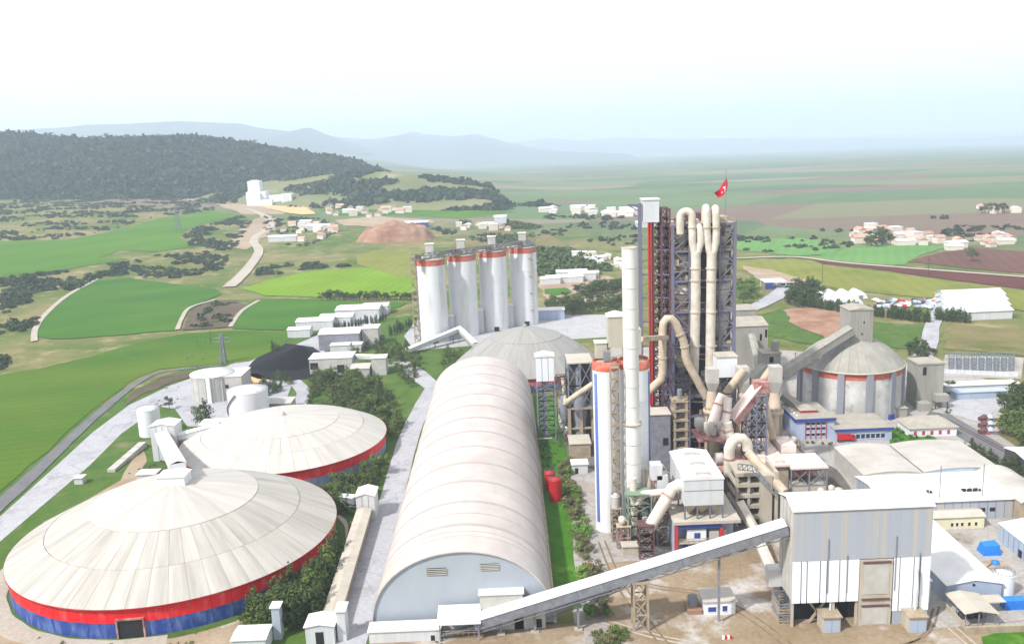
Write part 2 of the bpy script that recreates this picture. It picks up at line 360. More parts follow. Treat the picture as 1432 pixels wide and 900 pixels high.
XS = axis(-1500, 1200, 16, 25500); YS = [y for y in axis(-200, 2200, 16, 26000) if y > -2500]
nx, ny = len(XS), len(YS)
tv = [(x, y, T(x, y)) for y in YS for x in XS]
tf = [(j*nx+i, j*nx+i+1, (j+1)*nx+i+1, (j+1)*nx+i) for j in range(ny-1) for i in range(nx-1)]
gm = bpy.data.meshes.new('ground'); gm.from_pydata(tv, [], tf); gm.polygons.foreach_set('use_smooth', [True]*len(tf)); gm.update()
BVH = BVHTree.FromPolygons(tv, tf)
ground = link('ground', gm); tag(ground, 'open countryside of dry grass and a far patchwork of fields', None, None, 'structure')
def gz(x, y):
    h = BVH.ray_cast(Vector((x, y, 3000)), Vector((0, 0, -1)))
    return h[0].z if h[0] else 0.0
def gat(px, py):
    h = BVH.ray_cast(CAMLOC, ray(px, py).normalized())
    return h[0] if h[0] else at(px, max(py, 215))
def ground_material():
    m = bpy.data.materials.new('countryside'); m.use_nodes = True; t = m.node_tree; N, L = t.nodes, t.links
    b = N['Principled BSDF']; b.inputs['Roughness'].default_value = 0.95; b.inputs['Specular IOR Level'].default_value = 0.1
    gp = N.new('ShaderNodeNewGeometry'); P = gp.outputs['Position']
    def nz(sc, d=7):
        n = N.new('ShaderNodeTexNoise'); n.inputs['Scale'].default_value = sc; n.inputs['Detail'].default_value = d; n.inputs['Roughness'].default_value = 0.65; L.new(P, n.inputs['Vector']); return n.outputs['Fac']
    def mr(src, a, b_, c=0, d=1):
        r = N.new('ShaderNodeMapRange'); r.inputs[1].default_value = a; r.inputs[2].default_value = b_; r.inputs[3].default_value = c; r.inputs[4].default_value = d; L.new(src, r.inputs[0]); return r.outputs[0]
    def mix(f, A, B):
        x = N.new('ShaderNodeMix'); x.data_type = 'RGBA'; L.new(f, x.inputs[0])
        for v, s in ((A, 'A'), (B, 'B')):
            if isinstance(v, tuple): x.inputs[s].default_value = v
            else: L.new(v, x.inputs[s])
        return x.outputs['Result']
    near = mix(mr(nz(0.012), .40, .62), (0.065, 0.11, 0.016, 1), (0.19, 0.165, 0.07, 1))
    near = mix(mr(nz(0.05), .52, .72), near, (0.30, 0.235, 0.14, 1))
    near = mix(mr(nz(0.09), .55, .72, 0, .7), near, (0.04, 0.062, 0.017, 1))
    # the plain: a patchwork of long fields
    mp = N.new('ShaderNodeMapping'); mp.inputs['Scale'].default_value = (0.0028, 0.0050, 0); mp.inputs['Rotation'].default_value = (0, 0, 0.35); L.new(P, mp.inputs[0])
    vo = N.new('ShaderNodeTexVoronoi'); vo.inputs['Scale'].default_value = 1.0; vo.inputs['Randomness'].default_value = 0.85; L.new(mp.outputs[0], vo.inputs['Vector'])
    sp = N.new('ShaderNodeSeparateColor'); L.new(vo.outputs['Color'], sp.inputs[0])
    cr = N.new('ShaderNodeValToRGB'); cr.color_ramp.interpolation = 'CONSTANT'; e = cr.color_ramp.elements
    cols = [(0, (.075, .13, .06, 1)), (.22, (.11, .155, .075, 1)), (.40, (.065, .11, .055, 1)), (.56, (.16, .155, .09, 1)), (.70, (.155, .10, .085, 1)), (.82, (.20, .17, .125, 1)), (.90, (.09, .145, .06, 1))]
    e[0].position, e[0].color = cols[0]; e[1].position, e[1].color = cols[1]
    for p, c in cols[2:]: q = e.new(p); q.color = c
    L.new(sp.outputs[0], cr.inputs[0])
    plain = mix(mr(nz(0.02), .35, .75, 0, .5), cr.outputs[0], (0.14, 0.17, 0.08, 1))
    sx = N.new('ShaderNodeSeparateXYZ'); L.new(P, sx.inputs[0])
    a = N.new('ShaderNodeMath'); a.operation = 'MULTIPLY_ADD'; L.new(sx.outputs['X'], a.inputs[0]); a.inputs[1].default_value = 0.75; L.new(sx.outputs['Y'], a.inputs[2])
    col = mix(mr(a.outputs[0], 1000, 1300), near, plain)
    L.new(col, b.inputs['Base Color'])
    bp = N.new('ShaderNodeBump'); bp.inputs['Strength'].default_value = .35; bp.inputs['Distance'].default_value = .4; L.new(nz(0.35), bp.inputs['Height']); L.new(bp.outputs[0], b.inputs['Normal'])
    return m
gm.materials.append(ground_material())

def inside(poly, x, y):
    c = False; n = len(poly); j = n-1
    for i in range(n):
        xi, yi = poly[i][0], poly[i][1]; xj, yj = poly[j][0], poly[j][1]
        if (yi > y) != (yj > y) and x < (xj-xi)*(y-yi)/(yj-yi)+xi: c = not c
        j = i
    return c
def sheet(name, pts, material, off, label, wob=0.0, flat=False):
    """a sheet lying on the terrain inside the outline pts (world xy)"""
    pts = [Vector((p[0], p[1])) for p in pts]; per = sum((pts[i]-pts[i-1]).length for i in range(len(pts)))
    xs = [p.x for p in pts]; ys = [p.y for p in pts]; size = max(max(xs)-min(xs), max(ys)-min(ys))
    st = size/36; dn = []
    for i in range(len(pts)):
        a, b = pts[i], pts[(i+1) % len(pts)]; n = max(1, int((b-a).length/st))
        for k in range(n):
            q = a.lerp(b, k/n)
            if wob: q = q + Vector((noise.noise((q.x*.05, q.y*.05, 5))*wob, noise.noise((q.x*.05, q.y*.05, 9))*wob))
            dn.append(q)
    m = len(dn); vs = list(dn)
    if not flat:
        g = max(st, 14.0)
        for x in np.arange(min(xs), max(xs), g):
            for y in np.arange(min(ys), max(ys), g):
                if inside(dn, x, y): vs.append(Vector((x, y)))
    r = delaunay_2d_cdt(vs, [(i, (i+1) % m) for i in range(m)], [], 1, 1e-4)
    V3 = [(v.x, v.y, (0 if flat else gz(v.x, v.y))+off) for v in r[0]]
    me = bpy.data.meshes.new(name); me.from_pydata(V3, [], [tuple(f) for f in r[2]])
    for p in me.polygons: p.use_smooth = True
    me.update(); fix_normals(me)
    for p in me.polygons:
        if p.normal.z < 0: p.flip()
    me.materials.append(M[material])
    return tag(link(name, me), label, None, None, 'structure')
def ppatch(name, px, material, off, label, wob=2.5):
    return sheet(name, [gat(*p) for p in px], material, off, label, wob)
def strip(name, px, width, material, off, label, flat=False, world_pts=False):
    c = [Vector((p[0], p[1])) for p in px] if world_pts else [gat(*p).xy for p in px]
    w = width if isinstance(width, (list, tuple)) else [width]*len(c); L_, R_ = [], []
    # smooth the centre line
    fine, fw = [], []
    for i in range(len(c)-1):
        p0, p1, p2, p3 = c[max(i-1, 0)], c[i], c[i+1], c[min(i+2, len(c)-1)]
        for k in range(6):
            t = k/6; fine.append(0.5*((2*p1)+(p2-p0)*t+(2*p0-5*p1+4*p2-p3)*t*t+(3*p1-p0-3*p2+p3)*t**3)); fw.append(w[i]+(w[i+1]-w[i])*t)
    fine.append(c[-1]); fw.append(w[-1])
    for i, p in enumerate(fine):
        d = (fine[min(i+1, len(fine)-1)]-fine[max(i-1, 0)]).normalized(); n = Vector((-d.y, d.x))
        k = fw[i]/2*(1+0.12*noise.noise((p.x*.1, p.y*.1, 2)))
        L_.append(p+n*k); R_.append(p-n*k)
    vs = [(q.x, q.y, (0 if flat else gz(q.x, q.y))+off) for pr in zip(L_, R_) for q in pr]
    fs = [(2*i, 2*i+1, 2*i+3, 2*i+2) for i in range(len(fine)-1)]
    me = bpy.data.meshes.new(name); me.from_pydata(vs, [], fs); me.update()
    for p in me.polygons:
        if p.normal.z < 0: p.flip()
    me.materials.append(M[material]); return tag(link(name, me), label, None, None, 'structure')

# fields on the left and behind
ppatch('field', [(50,470),(52,458),(65,438),(95,415),(135,393),(180,389),(240,397),(305,405),(310,412),(285,422),(262,432),(247,462),(180,468),(100,474),(70,474)], 'field_deep', .5, 'dark green crop field with pale track edges left of the coal heap')
ppatch('field', [(0,338),(95,336),(165,322),(230,304),(290,296),(338,301),(300,310),(268,318),(250,332),(272,345),(225,352),(170,350),(140,360),(180,362),(100,376),(0,388)], 'field_green', .5, 'green sloping crop field on the far left hillside')
ppatch('field', [(340,404),(375,392),(430,380),(520,374),(585,374),(585,418),(480,417),(372,414)], 'field_bright', .5, 'bright green crop field left of the row of white silos')
ppatch('field', [(498,357),(530,350),(590,352),(590,390),(560,388),(520,376),(500,370)], 'field_yellow', .55, 'yellow green crop field behind the row of white silos')
ppatch('field', [(324,460),(335,440),(350,424),(380,418),(480,421),(570,424),(560,430),(500,437),(455,448),(418,463)], 'field_deep', .5, 'dark green field strip behind the coal yard')
ppatch('field', [(-30,528),(60,515),(120,500),(190,480),(262,466),(320,462),(420,464),(385,488),(350,505),(300,510),(220,517),(180,535),(145,562),(100,598),(55,640),(30,664),(0,690),(-30,716)], 'field_front', .25, 'large rolling green field at the left edge beside the pale road')
ppatch('field', [(445,292),(520,287),(620,289),(720,296),(640,306),(560,300),(470,301)], 'field_green', .5, 'narrow green field at the foot of the scrubby hill')
# plain on the right
ppatch('field', [(1030,336),(1120,333),(1180,345),(1160,356),(1110,358),(1030,350)], 'field_pale', .4, 'pale green field right of the flag tower')
ppatch('field', [(1130,362),(1190,346),(1280,342),(1325,346),(1285,358),(1265,370),(1240,372)], 'field_pale', .4, 'pale green field in front of the village')
ppatch('field', [(1128,360),(1180,366),(1280,374),(1432,386),(1470,390),(1470,408),(1432,405),(1330,392),(1220,376),(1150,369)], 'field_red', .45, 'long red ploughed field across the plain')
ppatch('field', [(1268,366),(1300,357),(1360,346),(1432,352),(1470,356),(1470,386),(1432,383),(1340,374)], 'field_brown', .4, 'brown ploughed field in front of the village')
ppatch('field', [(1030,366),(1110,362),(1160,372),(1230,380),(1340,396),(1470,414),(1470,440),(1330,420),(1180,406),(1110,390),(1030,378)], 'field_yellow', .4, 'yellow green meadow behind the white halls')
ppatch('field', [(1330,455),(1432,462),(1480,466),(1480,502),(1320,488),(1322,470)], 'dry_grass', .3, 'dry grass plot between the road and the substation')
ppatch('field', [(1060,440),(1100,430),(1150,440),(1215,450),(1290,455),(1300,480),(1290,490),(1120,480),(1070,468)], 'grass', .3, 'green plot behind the clinker dome')
ppatch('embankment', [(1090,434),(1130,430),(1180,436),(1200,448),(1180,470),(1150,474),(1120,462)], 'red_earth', .6, 'bare red earth bank behind the clinker dome', 7)
# bare earth and tracks
ppatch('bare_ground', [(220,262),(300,255),(400,262),(440,290),(395,300),(340,300),(300,285),(250,280)], 'dirt', .5, 'bare pale ground around the white works on the hillside', 12)
ppatch('bare_ground', [(318,345),(345,312),(372,300),(392,308),(380,325),(362,338),(345,350)], 'dirt', .6, 'bare pale ground along the hillside road', 6)
ppatch('bare_ground', [(630,330),(700,322),(770,330),(800,345),(720,350),(640,350)], 'dry_grass', .5, 'dry meadow beyond the row of white silos', 5)
ppatch('bare_ground', [(1035,372),(1080,378),(1150,400),(1120,404),(1060,392)], 'dirt', .5, 'bare ground right of the flag tower', 3)
ppatch('bare_ground', [(470,308),(530,303),(600,308),(612,312),(560,318),(480,316)], 'dirt', .6, 'bare quarry floor behind the red earth heap', 6)
ppatch('bare_ground', [(255,462),(268,432),(300,420),(335,420),(342,428),(325,458)], 'soil_dark', .6, 'dark fallow knoll between two green fields', 2)
ppatch('bare_ground', [(185,550),(225,527),(290,516),(320,511),(300,516),(240,535),(200,552),(175,566)], 'soil_dark', .3, 'dark verge between the pale road and the green field', 1.5)
strip('track', [(48,478),(50,460),(66,438),(96,413),(136,391)], 4, 'track', .8, 'pale farm track round the dark green field')
strip('track', [(248,462),(255,445),(266,431),(300,420)], 3, 'track', .8, 'short pale farm track beside the fallow knoll')
strip('track', [(322,458),(338,436),(362,421)], 3, 'track', .8, 'narrow pale farm track beside the coal yard field')
strip('road', [(320,402),(345,378),(362,352),(355,335),(378,318),(372,304),(345,292)], [12,11,10,10,11,11,9], 'track', .9, 'winding pale road climbing the hillside to the white works')
strip('road', [(700,345),(760,355),(830,366),(880,375)], 8, 'track', .8, 'pale road behind the dark woodland')
strip('road', [(1030,362),(1110,360),(1180,368),(1290,377),(1432,388),(1480,392)], 6, 'track', .8, 'pale farm road along the red field')
strip('road', [(1290,500),(1300,478),(1304,455),(1318,430),(1325,418)], [9,9,8,9,10], 'road_pale', .45, 'pale road to the white halls')
strip('road', [(1030,440),(1060,428),(1090,412),(1100,400),(1085,392)], [10,12,14,14,10], 'road_pale', .5, 'pale access road with a canopy behind the clinker dome')
# plant ground
def flat(name, pts, material, layer, label, wob=0): return sheet(name, pts, material, 0.03*layer, label, wob, True)
def pflat(name, px, material, layer, label, wob=0): return flat(name, [at(*p) for p in px], material, layer, label, wob)
flat('ground_cover', [(-225,120),(-20,120),(-20,620),(-130,600),(-190,470),(-225,300)], 'grass', 1, 'patchy grass between the storage domes')
flat('yard', [(11,120),(190,120),(235,300),(215,420),(150,470),(60,500),(40,470),(20,400),(14,300)], 'yard', 1, 'dusty concrete yard of the plant')
pflat('yard', [(-40,765),(0,722),(40,686),(81,649),(130,604),(181,566),(240,538),(300,518),(340,503),(382,482),(400,488),(440,470),(530,432),(545,436),(520,452),(455,490),(430,520),(410,532),(400,560),(372,592),(330,600),(300,596),(262,596),(245,572),(223,568),(170,606),(126,650),(60,706),(0,757),(-40,795)], 'road_pale', 3, 'wide pale road past the domes and the coal heap')
strip('road', [(-30,735),(0,706),(30,679),(62,649),(110,603),(150,568),(188,538),(223,521),(279,514),(310,511)], [6,6,6,5.5,5,4.5,4,3.5,3,3], 'road_dark', .32, 'dark gravel track along the green field')
strip('road', [(-36,420),(-45,440),(-56,468),(-66,478),(-100,455)], [9,10,10,8,8], 'road_pale', .12, 'pale road bending round the far end of the vaulted hall', True, True)
strip('road', [(-43,120),(-43.2,260),(-44.2,360),(-40,425)], [9,8.6,8.2,8], 'road_pale', .15, 'pale cracked road along the vaulted hall', True, True)
strip('road', [(410,532),(425,550),(410,575),(380,600)], 7, 'road_pale', .15, 'pale road past the round tanks')
pflat('yard', [(565,470),(580,450),(600,440),(800,440),(870,440),(868,470),(700,480),(580,490)], 'yard_white', 3, 'white concrete yard under the row of silos')
flat('lawn', [(9,212),(8.2,405),(17,405),(19,330),(17.5,280),(15,240),(15,212)], 'lawn', 4, 'bright green lawn strip along the vaulted hall', .6)
flat('yard', [(12,120),(130,120),(112,190),(105,246),(62,250),(58,237),(24,236),(22,215)], 'mud', 3, 'brown muddy yard with pale dried patches in the foreground', 2.5)
flat('yard', [(-38,120),(13,120),(14.5,204.5),(8,205),(-38,205)], 'mud', 2, 'brown dirt in front of the vaulted hall', .3)
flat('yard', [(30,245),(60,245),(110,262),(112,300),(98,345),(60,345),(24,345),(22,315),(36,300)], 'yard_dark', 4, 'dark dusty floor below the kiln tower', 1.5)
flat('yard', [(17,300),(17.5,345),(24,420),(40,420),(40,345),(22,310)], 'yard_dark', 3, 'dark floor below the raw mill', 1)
flat('yard', [(96,195),(128,198),(165,250),(165,300),(120,262),(106,245)], 'yard', 5, 'pale concrete yard between the sheds on the right', 1)
pflat('yard', [(1310,545),(1380,548),(1432,560),(1400,580),(1370,590),(1330,580),(1300,560)], 'yard_white', 4, 'white yard beside the railway siding', 1)
pflat('railway_bed', [(1300,575),(1330,580),(1432,640),(1470,660),(1470,680),(1400,645),(1330,605),(1290,588)], 'road_dark', 5, 'grey railway bed right of the hip roofed house')
pflat('ground_cover', [(1370,590),(1400,580),(1480,610),(1480,640),(1432,632)], 'dry_grass', 6, 'dry grass bank beside the railway bed', 1)
pflat('ground_cover', [(1245,600),(1290,598),(1310,615),(1290,622),(1245,622)], 'lawn', 6, 'green garden beside the hip roofed house', 1)
pflat('bare_ground', [(0,868),(20,895),(130,905),(250,890),(330,868),(400,850),(360,900),(-40,940),(-60,880)], 'dirt', 4, 'bare earth in front of the large dome', 2)
pflat('path', [(60,730),(120,700),(170,672),(185,640),(200,630),(205,645),(190,675),(130,708),(70,742)], 'dirt', 5, 'sandy path between the road and the large dome', 1)
pflat('bare_ground', [(320,525),(360,522),(378,530),(350,545),(322,552)], 'limestone', 6, 'sandy yellow ground beside the coal yard', 1)
flat('path', [(-51.6,200),(-45,200),(-47,275),(-52,275)], 'yard', 4, 'concrete strip below the long conveyor gallery')

# ------------------------------------------------------------------ hills and mountains
def hill(name, sil, Y, front, back, material, label, rough=0.06, nsub=14, rows=26, sharp=1.3, skirt=22):
    """a ridge whose crest runs through the given skyline at distance Y; slopes front and back, ends below the ground"""
    crest = []
    for i in range(len(sil)-1):
        for k in range(nsub):
            t = k/nsub; a, b = sil[i], sil[i+1]
            Yk = (a[2] if len(a) > 2 else Y)*(1-t)+(b[2] if len(b) > 2 else Y)*t
            crest.append(pl(a[0]+(b[0]-a[0])*t, a[1]+(b[1]-a[1])*ss(t)*.6+(b[1]-a[1])*t*.4, Yk))
    vs = []; n = len(crest)
    for j in range(rows+1):
        s = -1+2*j/rows
        for i, c in enumerate(crest):
            y = c.y+(s*front if s < 0 else s*back)
            prof = (1-abs(s)**sharp); e = min(1, 6*(i+1)/n, 6*(n-i)/n)
            nn = noise.fractal(Vector((c.x/front*1.6, y/front*1.6, 4.2)), 1.0, 2.0, 6)
            z = c.z*prof + nn*c.z*rough*4*prof*abs(s)*(1-abs(s))*2
            z += noise.noise((c.x/front*9, y/front*9, 1))*c.z*rough*prof*min(1, abs(s)*6)
            vs.append((c.x*(1+0.0*s), y, z-skirt*abs(s)**4-4))
    fs = [(j*n+i, j*n+i+1, (j+1)*n+i+1, (j+1)*n+i) for j in range(rows) for i in range(n-1)]
    me = bpy.data.meshes.new(name); me.from_pydata(vs, [], fs); me.polygons.foreach_set('use_smooth', [True]*len(fs)); me.update()
    me.materials.append(M[material]); o = tag(link(name, me), label, None, None, 'structure')
    return o, vs, n, rows
gmat('forest_floor', (0.03, 0.05, 0.02, 1), (0.05, 0.07, 0.03, 1), 0.01)
gmat('hill_scrub', (0.24, 0.23, 0.12, 1), (0.13, 0.17, 0.06, 1), 0.006, (0.38, 0.34, 0.24, 1), 0.01, 0.56)
gmat('mountain', (0.10, 0.115, 0.08, 1), (0.16, 0.16, 0.12, 1), 0.002)
hillD = hill('forest_hill', [(-200,190),(-90,182),(0,185),(60,190),(110,195),(160,193),(215,192),(262,190),(300,194),(350,201),(400,210),(450,217),(490,223),(525,236),(545,244)], 2350, 620, 700, 'forest_floor', 'long dark forested hill on the left skyline')
hillE = hill('scrub_hill', [(300,262,1950),(360,252,1900),(420,245,1850),(480,240,1800),(535,237,1750),(570,240,1720),(610,247,1700),(650,252,1680),(680,259,1650),(700,270,1620),(712,284,1600),(722,294,1600)], 1750, 330, 400, 'hill_scrub', 'scrubby hill with bare pale patches behind the works')
hillF = hill('small_hill', [(715,290),(735,282),(752,279),(770,284),(790,292),(805,297)], 1560, 120, 160, 'forest_floor', 'small dark knoll beyond the scrubby hill', rows=12)
hill('mountain', [(-300,190),(-100,186),(0,182),(90,178),(170,173),(250,169),(330,172),(375,180),(405,183),(430,178),(455,188),(490,203),(520,214)], 9500, 3200, 2500, 'mountain', 'pale blue far mountain ridge on the left', skirt=150)
hill('mountain', [(430,206),(475,192),(520,194),(552,190),(578,184),(600,188),(635,190),(665,187),(690,193),(715,200),(745,207),(790,212),(840,216)], 13500, 5200, 3000, 'mountain', 'pale twin peaked far mountain in the middle', skirt=300)
hill('mountain', [(680,208),(730,198),(770,193),(820,198),(870,192),(930,197),(990,195),(1060,203),(1130,200),(1200,208),(1280,206),(1360,212),(1460,210)], 18500, 4500, 2500, 'mountain', 'barely visible farthest mountain ridge', skirt=300)

# gravel round the large dome
def ring(name, c, r0, r1, a0, a1, material, layer, label, n=40):
    vs = [(c[0]+r*math.cos(a), c[1]+r*math.sin(a), .03*layer) for a in np.linspace(a0, a1, n+1) for r in (r0*(1+.004*math.sin(a*23)), r1*(1+.008*math.sin(a*17+1)))]
    me = bpy.data.meshes.new(name); me.from_pydata(vs, [], [(2*i, 2*i+1, 2*i+3, 2*i+2) for i in range(n)]); me.update(); me.materials.append(M[material]); tag(link(name, me), label, None, None, 'structure')
ring('path', (-102.2, 252.6), 46.6, 52.5, R(165), R(285), 'track', 5, 'pale gravel apron round the near side of the largest dome')
ring('path', (-102.2, 252.6), 48.6, 49.8, R(-60), R(30), 'track', 5, 'pale wheel track nearest the right side of the largest dome'); ring('path', (-102.2, 252.6), 50.8, 51.9, R(-50), R(22), 'track', 5, 'outer pale wheel track right of the largest dome')
ring('path', (-91.3, 338.5), 40, 42.5, R(120), R(330), 'soil_dark', 5, 'dark soil edge round the smaller dome')


# wheel tracks pressed into the muddy yard
tr_ = random.Random(9)
gmat('wheel_mark', (0.20, 0.14, 0.085, 1), (0.30, 0.225, 0.15, 1), 0.3)
gmat('dried_mud', (0.52, 0.47, 0.41, 1), (0.44, 0.37, 0.29, 1), 0.2)
for i, path in enumerate(([(22,232),(34,222),(50,214),(62,190),(66,160)], [(20,205),(34,196),(52,190),(80,186),(110,182)], [(24,250),(26,225),(30,205),(36,180),(38,150)], [(104,240),(101,222),(102,200),(104,175),(100,150)], [(40,185),(60,189),(90,190),(103,205)])):
    for k in (-1, 1): strip('wheel_track', [(x+k*.95, y+k*.4) for x, y in path], .55, 'wheel_mark' if i % 2 == 0 else 'dried_mud', .135+.004*i, 'wheel track pressed into the muddy front yard', True, True)
pflat('ground_cover', [(1372,892),(1400,884),(1445,884),(1450,904),(1375,908)], 'lawn', 7, 'green weeds along the bottom right wall', 1)
# ------------------------------------------------------------------ storage domes
def storage_dome(label, cx, cy_, r, hw, rc, zc, zt, n, roofm, capm, redm, bluem, split=0.5, row2=0.55, over=0.7, bulge=.15, door=None, openings=()):
    t = thing('storage_dome', label, 'storage dome', (cx, cy_, 0), 'round storage domes')
    st = 2*math.pi/n
    g = G(); g.lathe(0, 0, [(r-.35, 0), (r-.35, hw)], n); me = mesh('wall_core', g, 'concrete_grey'); link('wall_core', me, t)
    g = G(); g.lathe(0, 0, [(r+over-.2, hw-.12), (rc, zc-.16), (0.02, zt-.18)], n); me = mesh('roof_underlay', g, 'roof_tan'); fix_normals(me); link('roof_underlay', me, t)
    def sector(prof, gap, k=3, th=.22):
        g = G(); a0, a1 = -st/2, st/2; vs = []
        for i in range(k+1):
            a = a0+(a1-a0)*i/k
            for rr, z in prof:
                off = gap*(1 if i == 0 else -1 if i == k else 0)
                vs.append((rr*math.cos(a)-off*math.sin(a), rr*math.sin(a)+off*math.cos(a), z))
        m = len(prof); top = [(i*m+j, (i+1)*m+j, (i+1)*m+j+1, i*m+j+1) for i in range(k) for j in range(m-1)]
        nb = len(vs); vs2 = [(v[0], v[1], v[2]-th) for v in vs]
        edge = [i*m for i in range(k+1)] + [k*m+j for j in range(1, m)] + [i*m+m-1 for i in range(k-1, -1, -1)] + [j for j in range(m-2, 0, -1)]
        g.add(vs, top, True); g.add(vs+vs2, [(edge[i], edge[(i+1) % len(edge)], edge[(i+1) % len(edge)]+nb, edge[i]+nb) for i in range(len(edge))])
        return g
    def rz(rr):  # slightly bulging slope
        u = (r+over-rr)/(r+over-rc); return hw+(zc-hw)*(u+bulge*math.sin(math.pi*u))
    rm = rc+(r-rc)*row2
    rows = [('roof_panel', [(r+over, rz(r+over)), ((r+rm)/2, rz((r+rm)/2)), (rm+.08, rz(rm))], roofm), ('roof_panel', [(rm-.08, rz(rm)), ((rm+rc)/2, rz((rm+rc)/2)), (rc+.1, zc)], roofm)]
    for nm, prof, mt in rows:
        me = mesh(nm, sector(prof, .03), mt); fix_normals(me)
        for i in range(n): link(nm, me, t, (0, 0, .06), i*st)
    m2 = n//2; st2 = st; st = 2*math.pi/m2
    uz = lambda u: zc+(zt-zc)*(u+0.12*math.sin(math.pi*u))
    me = mesh('cap_panel', sector([(rc+.3, zc+.05), (rc*.66, uz(.34)+.05), (rc*.33, uz(.67)+.05), (.6, zt+.05)], .012), capm); fix_normals(me)
    for i in range(m2): link('cap_panel', me, t, (0, 0, .1), i*st)
    st = st2; zs = hw*split; k = 3
    for nm, z0, z1, mt in (('red_wall_panel', zs+.03, hw-.02, redm), ('blue_wall_panel', .0, zs-.03, bluem)):
        g = G(); a = st/2*.988
        for i in range(k):
            b0, b1 = -a+2*a*i/k, -a+2*a*(i+1)/k
            p = [(r*math.cos(b0), r*math.sin(b0)), (r*math.cos(b1), r*math.sin(b1)), ((r-.3)*math.cos(b1), (r-.3)*math.sin(b1)), ((r-.3)*math.cos(b0), (r-.3)*math.sin(b0))]
            g.prism(p, z0, z1)
        me = mesh(nm, g, mt)
        for i in range(n): link(nm, me, t, (0, 0, 0), i*st)
    g = G(); g.lathe(0, 0, [(r+over+.1, hw+.05), (r+over+.1, hw-.45), (r-.1, hw-.45)], n); link('eave_gutter', mesh('eave_gutter', g, redm), t)
    g = G(); g.lathe(0, 0, [(1.1, zt), (1.1, zt+1.0), (.02, zt+1.5)], 16); link('roof_vent', mesh('roof_vent', g, capm), t)
    def wallbox(nm, px, py, w, z0, z1, mt, dep=.25):
        p = at(px, py, (z0+z1)/2); a = math.atan2(p.y-cy_, p.x-cx); g = G(); g.box(r-.6, r+dep, -w/2, w/2, z0, z1)
        o = link(nm, mesh(nm, g, mt), t); o.rotation_euler.z = a; return o
    if door:
        d = wallbox('door', door[0], door[1], 6.2, 0, 5.0, 'dark', .15)  # dark panel paints the shade inside the open doorway
        g = G()
        for y in (-3.3, 3.3): g.box(r-.5, r+.5, y-.2, y+.2, 0, 5.2)
        g.box(r-.5, r+.5, -3.5, 3.5, 5.0, 5.4); fr = link('door_frame', mesh('door_frame', g, 'red_dusty'), t); fr.rotation_euler.z = d.rotation_euler.z
    for q in openings: wallbox('wall_opening', q[0], q[1], 1.2, .4, 1.9, 'dark', .1)
    return t
D1 = (-102.2, 252.6); D2 = (-91.3, 338.5); D3 = (6.5, 447.5)
zt1 = pl(243, 674, D1[1]).z; zt2 = pl(400, 580, D2[1]).z; zt3 = pl(742, 456, D3[1]).z
storage_dome('largest cream storage dome with bright red and blue wall at the lower left', D1[0], D1[1], 45.8, 8.2, 23.5, 8.2+(zt1-8.2)*.68, zt1, 56, 'dome_roof', 'dome_cap', 'red_clad', 'blue_clad', .5, over=.6, bulge=.05, door=(181,882), openings=((349,848),))
storage_dome('smaller cream storage dome with red and blue wall behind the largest one', D2[0], D2[1], 39.2, 7.0, 21, 7.0+(zt2-7.0)*.74, zt2, 48, 'dome_cap', 'dome_cap', 'red_clad', 'blue_faded', .45, over=.6, bulge=.12, openings=((426,683),(482,671)))
storage_dome('grey storage dome with faded red wall behind the vaulted hall', D3[0], D3[1], 35.5, 6.5, 18, 6.5+(zt3-6.5)*.72, zt3, 48, 'dome_grey', 'dome_grey', 'red_faded', 'blue_faded', .45, bulge=.07)

# ------------------------------------------------------------------ vaulted hall
vx0, vx1, vy0, vy1, vh = -38.2, 7.6, 206.0, 404.0, 20.3
def arch(u, inset=0.0):    # u 0..1 across; a pointed-free flattened arch
    a = math.pi*(1-u); w = (vx1-vx0)/2-inset
    return ((vx0+vx1)/2+w*math.cos(a), (vh-inset)*max(0, math.sin(a))**0.86)
vt = thing('vaulted_hall', 'long barrel vaulted storage hall with cream roof and blue grey gable', 'storage hall', ((vx0+vx1)/2, vy0, 0))
NB = 13; bl = (vy1-vy0)/NB; na = 30
def arch_band(y0, y1, lift, th):
    g = G(); vs = []
    for u in range(na+1):
        x, z = arch(u/na); nx_ = (x-(vx0+vx1)/2)/((vx1-vx0)/2); L_ = math.hypot(nx_, z/vh) or 1
        dx, dz = nx_/L_, (z/vh)/L_
        for y in (y0, y1):
            vs.append((x+dx*lift, y, z+dz*lift)); vs.append((x+dx*(lift-th), y, z+dz*(lift-th)))
    fs = []; sm = []
    top = [(4*i, 4*(i+1), 4*(i+1)+2, 4*i+2) for i in range(na)]; g.add(vs, top, True)
    g.add(vs, [(4*i, 4*i+1, 4*(i+1)+1, 4*(i+1)) for i in range(na)]); g.add(vs, [(4*i+2, 4*(i+1)+2, 4*(i+1)+3, 4*i+3) for i in range(na)])
    return g
for k in range(NB):
    y0 = vy0+k*bl
    part('roof_panel', arch_band(y0+(.0 if k else -.5), y0+bl*.5-.05, 0, .3), 'vault_roof', vt)
    part('roof_panel', arch_band(y0+bl*.5+.05, y0+bl-.08, 0, .3), 'vault_roof', vt)
    if k: part('roof_rib', arch_band(y0-.65, y0+.65, .1, .3), 'vault_rib', vt)
for yy in (214.5, 217.2, 228.5): part('roof_seam', arch_band(yy-.15, yy+.15, .06, .2), 'vault_rib', vt)
g = G(); pr = [arch(i/na, .25) for i in range(na+1)]; n_ = len(pr)
g.add([(x, vy0, z) for x, z in pr], [tuple(range(n_))]); part('gable_wall', g, 'gable_blue', vt)
g = G(); g.add([(x, vy1-.2, z) for x, z in pr], [tuple(range(n_))[::-1]]); part('rear_gable_wall', g, 'gable_blue', vt)
